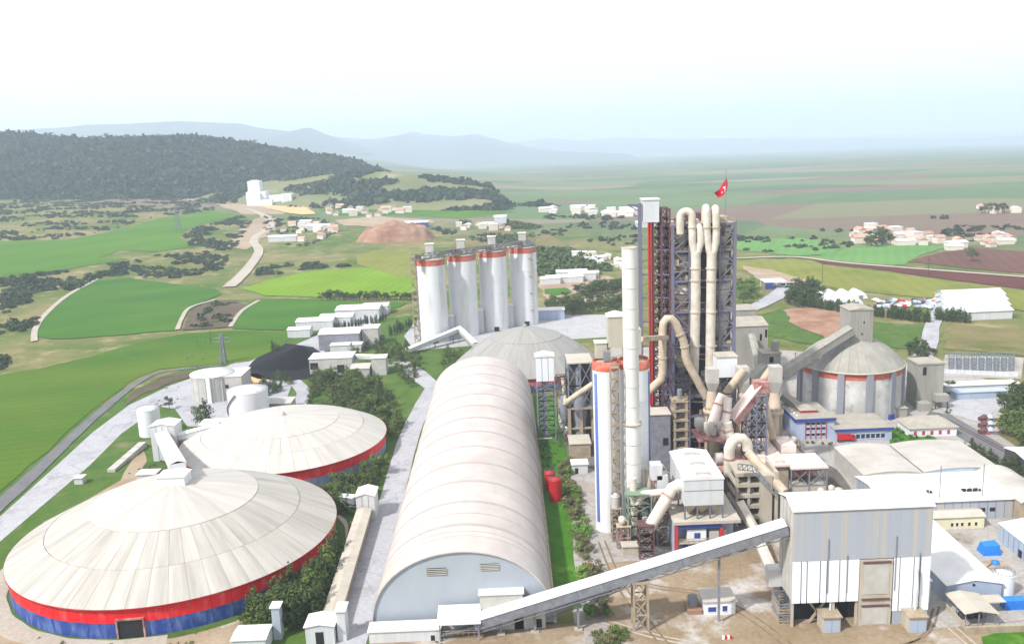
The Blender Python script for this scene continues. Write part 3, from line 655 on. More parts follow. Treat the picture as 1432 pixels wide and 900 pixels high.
for px0, px1, py0, py1 in ((597,624,793,804),(672,697,787,797)):
    a = pl(px0, py1, vy0); b = pl(px1, py0, vy0); vn = part('louvre_vent', G().box(a.x, b.x, vy0-.1, vy0+.05, a.z, b.z), 'dark', vt)
    for i in range(4):
        z = a.z+(b.z-a.z)*(i+.5)/4; part('louvre_slat', G().bar((a.x-.1, vy0-.22, z), (b.x+.1, vy0-.22, z), .12, .2), 'concrete_light', vn)
part('base_beam', G().box(vx0-.5, vx0-.05, vy0-.6, vy1, 0, 1.0), 'concrete', vt); part('base_beam', G().box(vx1+.05, vx1+.5, vy0-.6, vy1, 0, 1.0), 'concrete', vt)

# ------------------------------------------------------------------ generic buildings
def building(name, label, cat, x0, x1, y0, y1, h, wallm, roofm, ridge=0.0, axis='y', over=.35, group=None, panels=0, wins=(), winm='glass', doors=(), parap=0):
    """an axis aligned building: four walls as parts, roof slopes as parts; wins = (face, u0, u1, z0, z1)"""
    t = thing(name, label, cat, ((x0+x1)/2, (y0+y1)/2, 0), group)
    w = .25
    if ridge and axis == 'y':    # ridge runs along y, gables front and back
        xm = (x0+x1)/2
        for nm, y in (('front_wall', y0), ('rear_wall', y1-w)):
            g = G(); g.prof_y([(x0,0),(x1,0),(x1,h),(xm,h+ridge),(x0,h)], y, y+w); part(nm, g, wallm, t)
        for x in (x0, x1-w): part('side_wall', G().box(x, x+w, y0+w+.005, y1-w-.005, 0, h), wallm, t)
        s = ridge/(xm-x0)
        for sg in (-1, 1):
            xe = xm+sg*(xm-x0+over); ze = h-s*over
            g = G(); g.prof_y([(xm,h+ridge+.02),(xe,ze+.02),(xe,ze+.2),(xm,h+ridge+.2)], y0-over, y1+over); part('roof_slope', g, roofm, t)
    elif ridge:
        ym = (y0+y1)/2
        for nm, x in (('side_wall', x0), ('side_wall', x1-w)):
            g = G(); g.prof_x([(y0,0),(y1,0),(y1,h),(ym,h+ridge),(y0,h)], x, x+w); part(nm, g, wallm, t)
        part('front_wall', G().box(x0+w+.005, x1-w-.005, y0, y0+w, 0, h), wallm, t); part('rear_wall', G().box(x0+w+.005, x1-w-.005, y1-w, y1, 0, h), wallm, t)
        s = ridge/(ym-y0)
        for sg in (-1, 1):
            ye = ym+sg*(ym-y0+over); ze = h-s*over
            g = G(); g.prof_x([(ym,h+ridge+.02),(ye,ze+.02),(ye,ze+.2),(ym,h+ridge+.2)], x0-over, x1+over); part('roof_slope', g, roofm, t)
    else:
        part('front_wall', G().box(x0, x1, y0, y0+w, 0, h), wallm, t); part('rear_wall', G().box(x0, x1, y1-w, y1, 0, h), wallm, t)
        for x in (x0, x1-w): part('side_wall', G().box(x, x+w, y0+w+.005, y1-w-.005, 0, h), wallm, t)
        part('roof', G().box(x0-over, x1+over, y0-over, y1+over, h+.005, h+.3), roofm, t)
        if parap:
            for b in ((x0-over, x1+over, y0-over-.12, y0-over-.01), (x0-over-.12, x0-over-.01, y0-over, y1+over)): part('parapet', G().box(*b, h-.6, h+parap), roofm, t)
    for nm, lst, mt in (('window', wins, winm), ('door', doors, 'dark')):
        for fc, a, b, z0, z1 in lst:
            if fc == 'f': g = G().box(x0+a, x0+b, y0-.04, y0+.1, z0, z1); fr = [((x0+a, y0-.07, z1), (x0+b, y0-.07, z1)), ((x0+a, y0-.07, z0), (x0+b, y0-.07, z0))]
            elif fc == 'l': g = G().box(x0-.04, x0+.1, y0+a, y0+b, z0, z1); fr = [((x0-.07, y0+a, z1), (x0-.07, y0+b, z1)), ((x0-.07, y0+a, z0), (x0-.07, y0+b, z0))]
            else: g = G().box(x1-.1, x1+.04, y0+a, y0+b, z0, z1); fr = [((x1+.07, y0+a, z1), (x1+.07, y0+b, z1))]
            wn = part(nm, g, mt, t)
            if nm == 'window':
                for p, q in fr: part('window_frame', G().bar(p, q, .14), 'white_clean', wn)
    if panels:   # standing seams / cladding joints on the front wall
        for i in range(1, panels):
            x = x0+(x1-x0)*i/panels; part('cladding_joint', G().box(x-.08, x+.08, y0-.06, y0-.005, .1, h-.1), 'steel_grey', t)
        ns = max(2, int((y1-y0)/((x1-x0)/panels)))
        for i in range(1, ns):
            y = y0+(y1-y0)*i/ns; part('cladding_joint', G().box(x0-.06, x0-.005, y-.08, y+.08, .1, h-.1), 'steel_grey', t)
    return t
def vtank(name, label, cat, cx, cy_, r, h, m, group=None, roof=.8, bands=True, z0=0, roofm='roof_white', stair=None):
    t = thing(name, label, cat, (cx, cy_, z0), group)
    part('shell', G().lathe(cx, cy_, [(r, z0), (r, z0+h)], 32), m, t); part('tank_roof', G().lathe(cx, cy_, [(r+.12, z0+h-.05), (r+.12, z0+h+.12), (.02, z0+h+roof)], 32), roofm, t)
    if bands:
        for k in range(1, 4): part('weld_band', G().lathe(cx, cy_, [(r+.03, z0+h*k/4-.06), (r+.05, z0+h*k/4), (r+.03, z0+h*k/4+.06)], 32), m, t)
    part('roof_rail', G().rail([(cx+r*math.cos(a), cy_+r*math.sin(a)) for a in np.linspace(0, 2*math.pi, 17)], z0+h, .9, 3, .06), 'steel_grey', t)
    if stair:
        g = G(); a0, a1 = stair
        for i in range(14):
            a = a0+(a1-a0)*i/14; b = a0+(a1-a0)*(i+1)/14; z = z0+h*i/14; zz = z0+h*(i+1)/14
            g.bar((cx+(r+.5)*math.cos(a), cy_+(r+.5)*math.sin(a), z), (cx+(r+.5)*math.cos(b), cy_+(r+.5)*math.sin(b), zz), .7, .25)
        part('spiral_stair', g, 'steel_grey', t)
    return t
def gallery(label, p, q, w, h, wallm, roofm, name='conveyor_gallery', seg=6, posts=(), group=None, under=True):
    """an enclosed inclined belt conveyor from p to q (floor centre line) with supports"""
    p, q = Vector(p), Vector(q); t = thing(name, label, 'conveyor', (p.x, p.y, 0), group)
    d = (q-p).normalized(); s = d.cross(Vector((0,0,1))).normalized(); up = s.cross(d).normalized()
    n = max(1, int((q-p).length/seg))
    for i in range(n):
        a, b = p.lerp(q, (i+.004)/n), p.lerp(q, (i+.996)/n)
        for sg in (-1, 1):
            o1 = s*sg*w/2; part('side_panel', G().bar(a+o1+up*h*.45, b+o1+up*h*.45, .14, h*.9), wallm, t)
        prof = [(-w/2-.25, h*.86), (0, h*1.14), (w/2+.25, h*.86), (w/2+.25, h*.86+.12), (0, h*1.14+.14), (-w/2-.25, h*.86+.12)]
        vs = [e+s*x+up*z for e in (a, b) for x, z in prof]; m = len(prof)
        g = G(); g.add(vs, [(k, (k+1) % m, (k+1) % m+m, k+m) for k in range(m)]+[tuple(range(m))[::-1], tuple(range(m, 2*m))]); part('roof_panel', g, roofm, t)
    part('floor', G().bar(p-up*.12, q-up*.12, w+.1, .24), 'steel_grey', t)
    for e, dd in ((p, -d), (q, d)): part('end_panel', G().bar(e+up*h*.45+dd*.02, e+up*h*.45+dd*.14, w*.98, h*.88), wallm, t)
    if under:
        g = G()
        for sg in (-1, 1):
            o1 = s*sg*w*.42
            g.bar(p+o1-up*1.1, q+o1-up*1.1, .2)
            for i in range(n):
                a, b = p.lerp(q, i/n), p.lerp(q, (i+1)/n); m_ = a.lerp(b, .5); g.bar(a+o1-up*.2, m_+o1-up*1.1, .14); g.bar(m_+o1-up*1.1, b+o1-up*.2, .14)
        part('underside_truss', g, 'steel_grey', t)
    for f, kind in posts:
        c = p.lerp(q, f); z = c.z-1.2
        if kind == 'post':
            part('support_post', G().bar((c.x, c.y, 0), (c.x, c.y, z), .55), 'steel_grey', t); part('post_foot', G().box(c.x-1, c.x+1, c.y-.6, c.y+.6, 0.05, .5), 'concrete', t)
        else:
            hw = kind; ex = c+s*w*.45; ey = c-s*w*.45
            for sx in (-hw, hw):
                for e in (ex, ey): part('trestle_leg', G().bar((c.x+sx*1.1, e.y, 0), (c.x+sx, e.y, z), .5), 'steel_beige', t)
            nz = max(2, int(z/4)); part('trestle_bracing', G().lattice(c.x-hw, c.x+hw, min(ex.y, ey.y), max(ex.y, ey.y), [z*k/nz for k in range(nz+1)], .3), 'steel_beige', t)
            part('trestle_head', G().box(c.x-hw-.5, c.x+hw+.5, min(ex.y, ey.y)-.3, max(ex.y, ey.y)+.3, z-.1, z+.5), 'steel_beige', t)
    return t

# annexes in front of the vaulted hall
building('low_annex', 'long low white annex at the foot of the blue grey gable', 'building', -38, -20.7, 199.6, 203.6, 3.0, 'white', 'roof_white', 0, doors=(('f', 15, 16, .0, 1.5),))
t = thing('conveyor_house', 'white roofed open shed over the lower end of the long conveyor', 'shed', (-15.8, 202, 0))
part('roof', G().prof_x([(198.5, 4.6), (204.6, 6.4), (204.6, 6.65), (198.5, 4.85)], -21.2, -10.6), 'roof_white', t)
for x in (-20.6, -11.2):
    for y in (199, 204): part('post', G().bar((x, y, 0), (x, y, 4.7 if y < 200 else 6.3), .3), 'steel_grey', t)
part('rear_wall', G().box(-20.6, -11.2, 204.15, 204.4, 0, 6.0), 'gable_blue', t)
part('belt_frame', G().bar((-20.5, 200.6, 1.0), (-11, 200.6, 3.2), 1.4, .5), 'steel_grey', t); part('belt_rail', G().rail([(-20.5, 199.3), (-11, 199.3)], 1.4, 1.2, 1.2), 'steel_beige', t)
building('hopper_house', 'pale box house on the gable of the vaulted hall', 'building', -10.8, -0.2, 203.2, 205.6, 9.6, 'concrete_light', 'roof_white', 0)
building('drive_house', 'small pale house with dark door below the long conveyor', 'building', -2.5, 5.2, 203.2, 206, 4.2, 'concrete_light', 'roof_white', doors=(('f', 5.4, 6.8, .3, 2.6),))
# the long inclined conveyor to the tall clad building
gallery('long white roofed inclined conveyor from the vaulted hall to the tall grey building', (-12, 201.2, 2.6), (64.3, 202.6, 23.6), 4.0, 2.6, 'steel_grey', 'white_clean', seg=6.5, posts=((.08, 'post'), (.19, 'post'), (.33, 'post'), (.53, 1.6), (.785, 'post')))
gallery('second conveyor coming out from below the long one over the hedge', (3, 205, 2.0), (29, 207, 11.0), 2.6, 1.8, 'steel_grey', 'white_clean', seg=6)

# ------------------------------------------------------------------ tall clad building
bx0, bx1, by0, by1, bh = 64.6, 97.6, 198.4, 209.2, 30.3
t = thing('clad_building', 'tall windowless building clad in stained grey and white sheets', 'building', ((bx0+bx1)/2, (by0+by1)/2, 0))
part('core_frame', G().box(bx0+.35, bx1-.35, by0+.35, by1-.35, 7.2, bh-.3), 'pilaster', t)
for sg in (0, 1):
    ym = (by0+by1)/2
    g = G(); ye = by0-.4 if sg == 0 else by1+.4
    g.prof_x([(ym, bh+1.5), (ye, bh-.05), (ye, bh+.15), (ym, bh+1.7)], bx0-.4, bx1+.4); part('roof_slope', g, 'roof_white', t)
np_ = 13; pw = (bx1-bx0)/np_
for i in range(np_):
    part('upper_panel', G().box(bx0+i*pw+.008, bx0+(i+1)*pw-.008, by0, by0+.3, 17.5, bh), 'grey_panel', t)
fr = [(.0,.060),(.068,.102),(.110,.198),(.206,.246),(.254,.338),(.346,.392),(.400,.484),(.735,.776),(.784,.878),(.886,.924),(.932,1.0)]
for a, b in fr:
    part('lower_panel', G().box(bx0+(bx1-bx0)*a+.02, bx0+(bx1-bx0)*b, by0-.05, by0+.3, 6.6 if a < .6 else 3.5, 17.4), 'white_panel', t)
part('door_bay', G().box(bx0+.49*(bx1-bx0), bx0+.725*(bx1-bx0), by0-.25, by0+.35, 0, 17.2), 'concrete', t)
dx0, dx1 = bx0+.515*(bx1-bx0), bx0+.70*(bx1-bx0)
dr = part('shutter_door', G().box(dx0, dx1, by0-.4, by0-.26, 8.4, 16.2), 'concrete_light', t)
for z in (5.2, 6.9, 16.5): part('door_beam', G().box(dx0-.3, dx1+.3, by0-.6, by0-.27, z, z+.4), 'steel_rust', t)
part('lower_door', G().box(dx0, dx1, by0-.38, by0-.26, .4, 5.0), 'concrete_light', t)
for x in (bx0, bx0+.30*(bx1-bx0), bx0+.47*(bx1-bx0), bx0+.75*(bx1-bx0), bx1-.6): part('column', G().box(x+.02, x+.6, by0+.4, by0+1.0, 0, 7.1), 'concrete', t)
part('recess', G().box(bx0+1.5, bx0+.46*(bx1-bx0), by0+4, by0+4.3, 0, 7.1), 'dark', t)
part('low_wall', G().box(bx0+.74*(bx1-bx0), bx1-.1, by0+.1, by0+.38, 0, 3.4), 'gable_blue', t)
for f in (.255, .395, .745, .92):
    x = bx0+f*(bx1-bx0); part('drain_pipe', G().cyl((x, by0-.15, 9), (x, by0-.15, 23 if f in (.255, .745) else 18.6), .12, n=8), 'steel_grey', t)
for i in range(4):
    y0 = by0+.05+i*2.65; part('side_panel', G().box(bx0-.02, bx0+.3, y0+.32, y0+2.6, 7, bh), 'concrete_light', t); part('side_panel', G().box(bx1-.3, bx1+.02, y0+.32, y0+2.6, 3.5, bh), 'grey_panel', t)
part('rear_wall', G().box(bx0+.1, bx1-.1, by1-.3, by1, 0, bh), 'grey_panel', t)
part('interior_floor', G().box(bx0+.5, bx1-.5, by0+4.4, by1-.4, 0.05, 7.1), 'steel_dark', t)
part('yellow_brace', G().bar((bx0+5, by0+2, .4), (bx0+8.5, by0+2, 5.6), .5), 'steel_beige', t); part('yellow_brace', G().bar((bx0+8.5, by0+2, .4), (bx0+5, by0+2, 5.6), .5), 'steel_beige', t)
# small houses and tanks at its foot
for px, lab in ((1163, 'open gate house with two blue doors left of the tall building bay'), (1283, 'tan gate house with two blue doors right of the tall building bay')):
    c = at(px, 884); w = 2.1
    t = thing('gate_house', lab, 'hut', (c.x, c.y, 0), 'gate houses at the foot of the tall clad building')
    part('walls', G().box(c.x-w, c.x+w, c.y, c.y+4.2, 0, 4.0), 'concrete', t); part('roof', G().box(c.x-w-.3, c.x+w+.3, c.y-.5, c.y+4.4, 4.02, 4.3), 'steel_beige', t)
    part('door', G().box(c.x-w+.2, c.x-.1, c.y-.09, c.y-.01, .1, 3.2), 'shed_blue', t); part('door', G().box(c.x+.1, c.x+w-.2, c.y-.09, c.y-.01, .1, 3.2), 'shed_blue', t)
    part('vent_pipe', G().tube([(c.x+.6, c.y+3, 4.2), (c.x+.6, c.y+3, 9), (c.x+.9, c.y+3, 10), (c.x+.6, c.y+3, 15)], .28), 'white', t)
c = at(1098, 872)
t = thing('loading_stack', 'stacked grey steel frames against the left wall of the tall building', 'steel frames', (c.x, c.y, 0))
for k in range(4): part('frame_tier', G().lattice(c.x-1.6, c.x+1.6, c.y-.5, c.y+6, [.2+k*1.5, 1.1+k*1.5], .22, True), 'steel_grey' if k % 2 else 'steel_beige', t)
part('chute_box', G().box(c.x-2.2, c.x+1.2, c.y+6.5, c.y+10, 6.5, 11), 'white', t)
# ------------------------------------------------------------------ row of four white silos
silo_c = [(-47.0, 531.5), (-29.2, 545.5), (-10.6, 558.0), (8.6, 571.0)]; sh = 50.0; sr = 8.7
names4 = ['leftmost tall white silo of the row of four, beside the stair tower', 'second tall white silo from the left in the row of four', 'third tall white silo from the left in the row of four', 'rightmost tall white silo of the row of four with ladder cage']
for i, (cx, cy_) in enumerate(silo_c):
    t = thing('cement_silo', names4[i], 'silo', (cx, cy_, 0), 'row of four white silos')
    for k in range(4):
        z0, z1 = (sh-3.6)*k/4, (sh-3.6)*(k+1)/4-.06; part('shell_ring', G().lathe(cx, cy_, [(sr, z0), (sr, z1)], 40), 'silo_white', t)
    part('orange_band', G().lathe(cx, cy_, [(sr+.06, sh-3.6), (sr+.06, sh)], 40), 'orange', t)
    part('silo_roof', G().lathe(cx, cy_, [(sr+.3, sh-.2), (sr+.3, sh+.2), (.02, sh+.9)], 40), 'concrete_light', t)
    part('roof_rail', G().rail([(cx+sr*math.cos(a), cy_+sr*math.sin(a)) for a in np.linspace(0, 2*math.pi, 17)], sh+.2, 1.3, 3, .12), 'steel_grey', t)
    part('outlet_door', G().box(cx-.5, cx+2.5, cy_-sr-.2, cy_-sr+1, .2, 3.0), 'dark', t)
    hb = part('head_box', G().box(cx-2.4, cx+2.4, cy_-2, cy_+2.5, sh+.8, sh+8.5), 'concrete_light', t); part('head_box_roof', G().box(cx-2.7, cx+2.7, cy_-2.3, cy_+2.8, sh+8.52, sh+8.8), 'roof_white', hb)
    part('roof_filter', G().box(cx+3.4, cx+5.6, cy_-3, cy_-.5, sh+.6, sh+3.6), 'steel_grey', t)
    if i == 3:
        g = G(); lx, ly = cx+5.2, cy_-sr*.78
        for dx in (-.7, .7): g.bar((lx+dx, ly-.5, 0), (lx+dx, ly-.5, sh), .16)
        for k in range(24): g.bar((lx-.7, ly-.5, sh*k/24), (lx+.7, ly-.5, sh*k/24), .14)
        part('ladder_cage', g, 'steel_beige', t)
        for k in range(4): part('ladder_landing', G().box(lx-1.8, lx+1.2, ly-1.6, ly, 10+k*11, 10.4+k*11), 'steel_beige', t)
t = thing('silo_walkway', 'steel truss walkway running over the tops of the four white silos', 'walkway', (silo_c[0][0], silo_c[0][1], 0))
for (ax, ay), (bx, by) in zip(silo_c, silo_c[1:]):
    a, b = Vector((ax, ay-2.8, sh+1.6)), Vector((bx, by-2.8, sh+1.6)); g = G()
    for k in range(7):
        p, q = a.lerp(b, k/7), a.lerp(b, (k+1)/7); g.bar(p, q+Vector((0,0,2.2)), .22); g.bar(p+Vector((0,0,2.2)), q+Vector((0,0,2.2)), .26); g.bar(p, q, .3); g.bar(p, p+Vector((0,0,2.2)), .22)
    part('truss', g, 'steel_beige', t); part('walkway_deck', G().bar(a+Vector((0,1.2,0)), b+Vector((0,1.2,0)), 2.2, .2), 'steel_grey', t); part('belt_cover', G().bar(a+Vector((0,1.4,1.2)), b+Vector((0,1.4,1.2)), 1.2, 1.1), 'concrete_light', t)
a, b = Vector(silo_c[0]+(sh+1.2,))+Vector((-9.5, -13.5, 0)), Vector(silo_c[3]+(sh+1.2,))+Vector((8.5, -3.0, 0)); nn = 22
for k in range(nn):
    p, q = a.lerp(b, k/nn), a.lerp(b, (k+1)/nn); part('front_truss_bay', G().bar(p, q, .5).bar(p+Vector((0,0,3)), q+Vector((0,0,3)), .4).bar(p, q+Vector((0,0,3)), .3).bar(p, p+Vector((0,0,3)), .35).bar(p+Vector((0,0,1.5)), q+Vector((0,0,1.5)), .25), 'steel_grey', t)
    if k % 3 == 1: part('roof_machine', G().box(p.x-1.5, p.x+1.6, p.y+1, p.y+4, sh+.9, sh+2.6+(k % 4)*.6), 'steel_rust' if k % 2 else 'steel_beige', t)
part('front_deck', G().bar(a-Vector((0,-1.2,.3)), b-Vector((0,-1.2,.3)), 2.6, .5), 'steel_beige', t)
def stair_tower(label, x0, x1, y0, y1, h, m, n, name='stair_tower', group=None):
    t = thing(name, label, 'stair tower', ((x0+x1)/2, (y0+y1)/2, 0), group)
    for x in (x0, x1):
        for y in (y0, y1): part('leg', G().bar((x, y, 0), (x, y, h), .32), m, t)
    for k in range(n):
        z0, z1 = h*k/n, h*(k+1)/n
        part('landing', G().box(x0, x1, y0, y1, z1-.15, z1), m, t)
        a, b = (x0, x1) if k % 2 else (x1, x0); part('flight', G().bar((a, (y0+y1)/2, z0), (b, (y0+y1)/2, z1), (y1-y0)*.4, .25), m, t)
        part('railing', G().rail([(x0, y0), (x1, y0), (x1, y1)], z1, 1.0, 2, .1), m, t)
    return t
stair_tower('slim steel stair tower left of the leftmost white silo', -58.6, -55.6, 527, 531, 52, 'steel_beige', 13)
gallery('white conveyor rising along the ground in front of the four silos', (-60, 499, 1.2), (-31, 528, 6.5), 3.2, 2.4, 'white', 'roof_white', seg=4, posts=((.5, 'post'), (.85, 'post')))
gallery('pale conveyor from the grey dome roof to the silo row conveyor', (-31, 528, 5.8), (-20, 470, 9.5), 3.0, 2.2, 'concrete_light', 'roof_white', seg=6)
for (cx, cy_), lab in zip(silo_c[:3], ('white service box between the first two silos', 'white service box between the middle two silos', 'white service box between the last two silos')):
    building('service_box', lab, 'building', cx+8.2, cx+11.6, cy_+2, cy_+7, 9 if lab[22] == 'f' else 14, 'white', 'roof_white', group='white service boxes between the silos')
building('office_hall', 'small white hall with red corner posts right of the silo row', 'building', 17.8, 34.5, 578, 588, 6.5, 'office_blue', 'roof_white', 1.0, 'x', panels=3, wins=())

# ------------------------------------------------------------------ white twin silos and chimney
Yt = 262.0
def edge(px0, px1, py, Y): a, b = pl(px0, py, Y), pl(px1, py, Y); return (a.x+b.x)/2, (b.x-a.x)/2
x1_, r1_ = edge(829.5, 866, 560, 259.5); x2_, r2_ = edge(867, 909, 560, 264.5)
for lab, cx, cy_, rr, ytop, hasblue in (('left white twin silo with orange rim and blue stripe beside the chimney', x1_, 259.5, r1_, 507, True), ('right white twin silo with orange rim behind the chimney', x2_, 264.5+r2_*.2, r2_, 508, True)):
    t = thing('twin_silo', lab, 'silo', (cx, cy_, 0), 'white twin silos beside the chimney'); zt = pl(848, ytop, cy_-rr).z
    for k in range(5):
        z0, z1 = (zt-2.8)*k/5, (zt-2.8)*(k+1)/5-.05; part('shell_ring', G().lathe(cx, cy_, [(rr, z0), (rr, z1)], 36), 'white_clean', t)
    part('orange_rim', G().lathe(cx, cy_, [(rr+.05, zt-2.8), (rr+.05, zt), (rr-.3, zt), (rr-.3, zt-1)], 36), 'orange', t); part('silo_roof', G().lathe(cx, cy_, [(rr-.3, zt-.9), (.02, zt-.5)], 36), 'concrete', t)
    a = R(214) if cx < x2_ else R(336); g = G()
    g.lathe(cx, cy_, [(rr+.07, 3), (rr+.12, 3.1), (rr+.12, zt-3.7), (rr+.07, zt-3.6)], 4, a-.16, a+.16); part('blue_stripe', g, 'blue_paint', t)
ztw = pl(848, 507, 255).z
t = thing('silo_head_house', 'cluster of pale filter houses on top of the white twin silos', 'filter house', (x1_+2, 262, ztw-1))
part('main_house', G().box(x1_+1.2, x1_+6.4, 261, 266, ztw+3.0, ztw+12.2), 'silo_dust', t); part('main_house_roof', G().prof_y([(x1_+.9, ztw+12.25), (x1_+6.7, ztw+12.25), (x1_+6.7, ztw+12.5), (x1_+3.8, ztw+13.3), (x1_+.9, ztw+12.5)], 260.7, 266.3), 'roof_white', t)
for dx in (1.5, 6.1):
    for dy in (261.3, 265.7): part('leg', G().bar((x1_+dx, dy, ztw-.8), (x1_+dx, dy, ztw+3), .35), 'steel_beige', t)
hs = part('side_house', G().box(x1_-2.6, x1_+.8, 262, 265.5, ztw-.4, ztw+4.2), 'silo_dust', t); part('side_house_roof', G().box(x1_-2.9, x1_+1.0, 261.7, 265.8, ztw+4.22, ztw+4.5), 'roof_white', hs)
part('fan_box', G().box(x1_-.6, x1_+1.4, 257.6, 260, ztw-.4, ztw+2.6), 'steel_grey', t); part('cyclone_box', G().box(x1_+8.6, x1_+11.4, 264, 268, ztw-.3, ztw+7.6), 'silo_dust', t)
part('head_rail', G().rail([(x1_-3.4, 258.5), (x1_+3, 257), (x1_+8, 262)], ztw, 1.2, 1.6, .1), 'steel_beige', t)
cx, cr = edge(872, 893.5, 520, 254.0); zc_ = pl(883, 345, 254).z
t = thing('chimney', 'tall white ringed chimney in front of the twin silos', 'chimney', (cx, 254, 0)); nk = 15
for k in range(nk):
    z0, z1 = zc_*k/nk, zc_*(k+1)/nk; rr = cr*(1.14 if k < 6 else 1.0) if k != 6 else cr*1.0
    part('flue_ring', G().lathe(cx, 254, [(rr, z0), (rr, z1-.02)], 32), 'chimney', t)
    part('ring_flange', G().lathe(cx, 254, [(rr, z1-.12), (rr+.1, z1-.1), (rr+.1, z1+.02), (rr, z1+.04)], 32), 'concrete_light', t)
part('chimney_mouth', G().lathe(cx, 254, [(cr+.12, zc_-.3), (cr+.12, zc_), (cr-.3, zc_), (cr-.3, zc_-6)], 32), 'duct_beige', t)
part('gallery_ring', G().lathe(cx, 254, [(cr*1.14, zc_*6/nk), (cr*1.3, zc_*6/nk), (cr*1.3, zc_*6/nk+.5), (cr*.9, zc_*6/nk+.5)], 32), 'duct_beige', t)
a, b = pl(853.5, 520, 252.5), pl(865, 520, 252.5); zl = pl(858, 513, 252.5).z
stair_tower('caged ladder tower climbing between the two white twin silos', a.x, b.x, 251.4, 253.2, zl, 'steel_beige', 15, 'ladder_tower')

# ------------------------------------------------------------------ preheater tower
Y0, Y1 = 318.0, 336.0
txl, txr = pl(941, 420, Y0).x, pl(1027, 420, Y0).x
zs = [pl(985, y, Y0).z for y in (313, 349, 391, 434, 483, 527)]; low = zs[-1]; zs = zs[::-1]; zs = [0, low*.26, low*.52, low*.77]+zs
t = thing('preheater_tower', 'tall open steel kiln tower full of cyclones with two big beige ducts', 'preheater tower', ((txl+txr)/2, (Y0+Y1)/2, 0))
xb1, xb2 = txl+(txr-txl)*.27, txl+(txr-txl)*.76; ztop = zs[-1]
for x in (txl, xb1, xb2, txr):
    for y in (Y0, (Y0+Y1)/2, Y1):
        if y == (Y0+Y1)/2 and x in (xb1, xb2): continue
        part('column', G().bar((x, y, 0), (x, y, ztop), 1.0 if x in (txl, txr) else .6), 'steel_blue', t)
for k, z in enumerate(zs[1:], 1):
    part('platform', G().box(txl-.6, txr+.6, Y0+.5, Y1+.6, z-.35, z), 'steel_rust' if k % 3 else 'duct_beige', t)
    part('edge_beam', G().bar((txl-.6, Y0+.1, z-.3), (txr+.6, Y0+.1, z-.3), .45, .9), 'steel_blue', t); part('edge_beam', G().bar((txr+.35, Y0, z-.3), (txr+.35, Y1, z-.3), .45, .9), 'steel_blue', t); part('edge_beam', G().bar((txl-.35, Y0, z-.3), (txl-.35, Y1, z-.3), .45, .9), 'steel_blue', t)
    part('railing', G().rail([(txl-.5, Y0), (xb1, Y0)], z, 1.1, 1.6, .12).rail([(xb2, Y0), (txr+.5, Y0), (txr+.5, Y1)], z, 1.1, 1.6, .12), 'steel_beige', t)
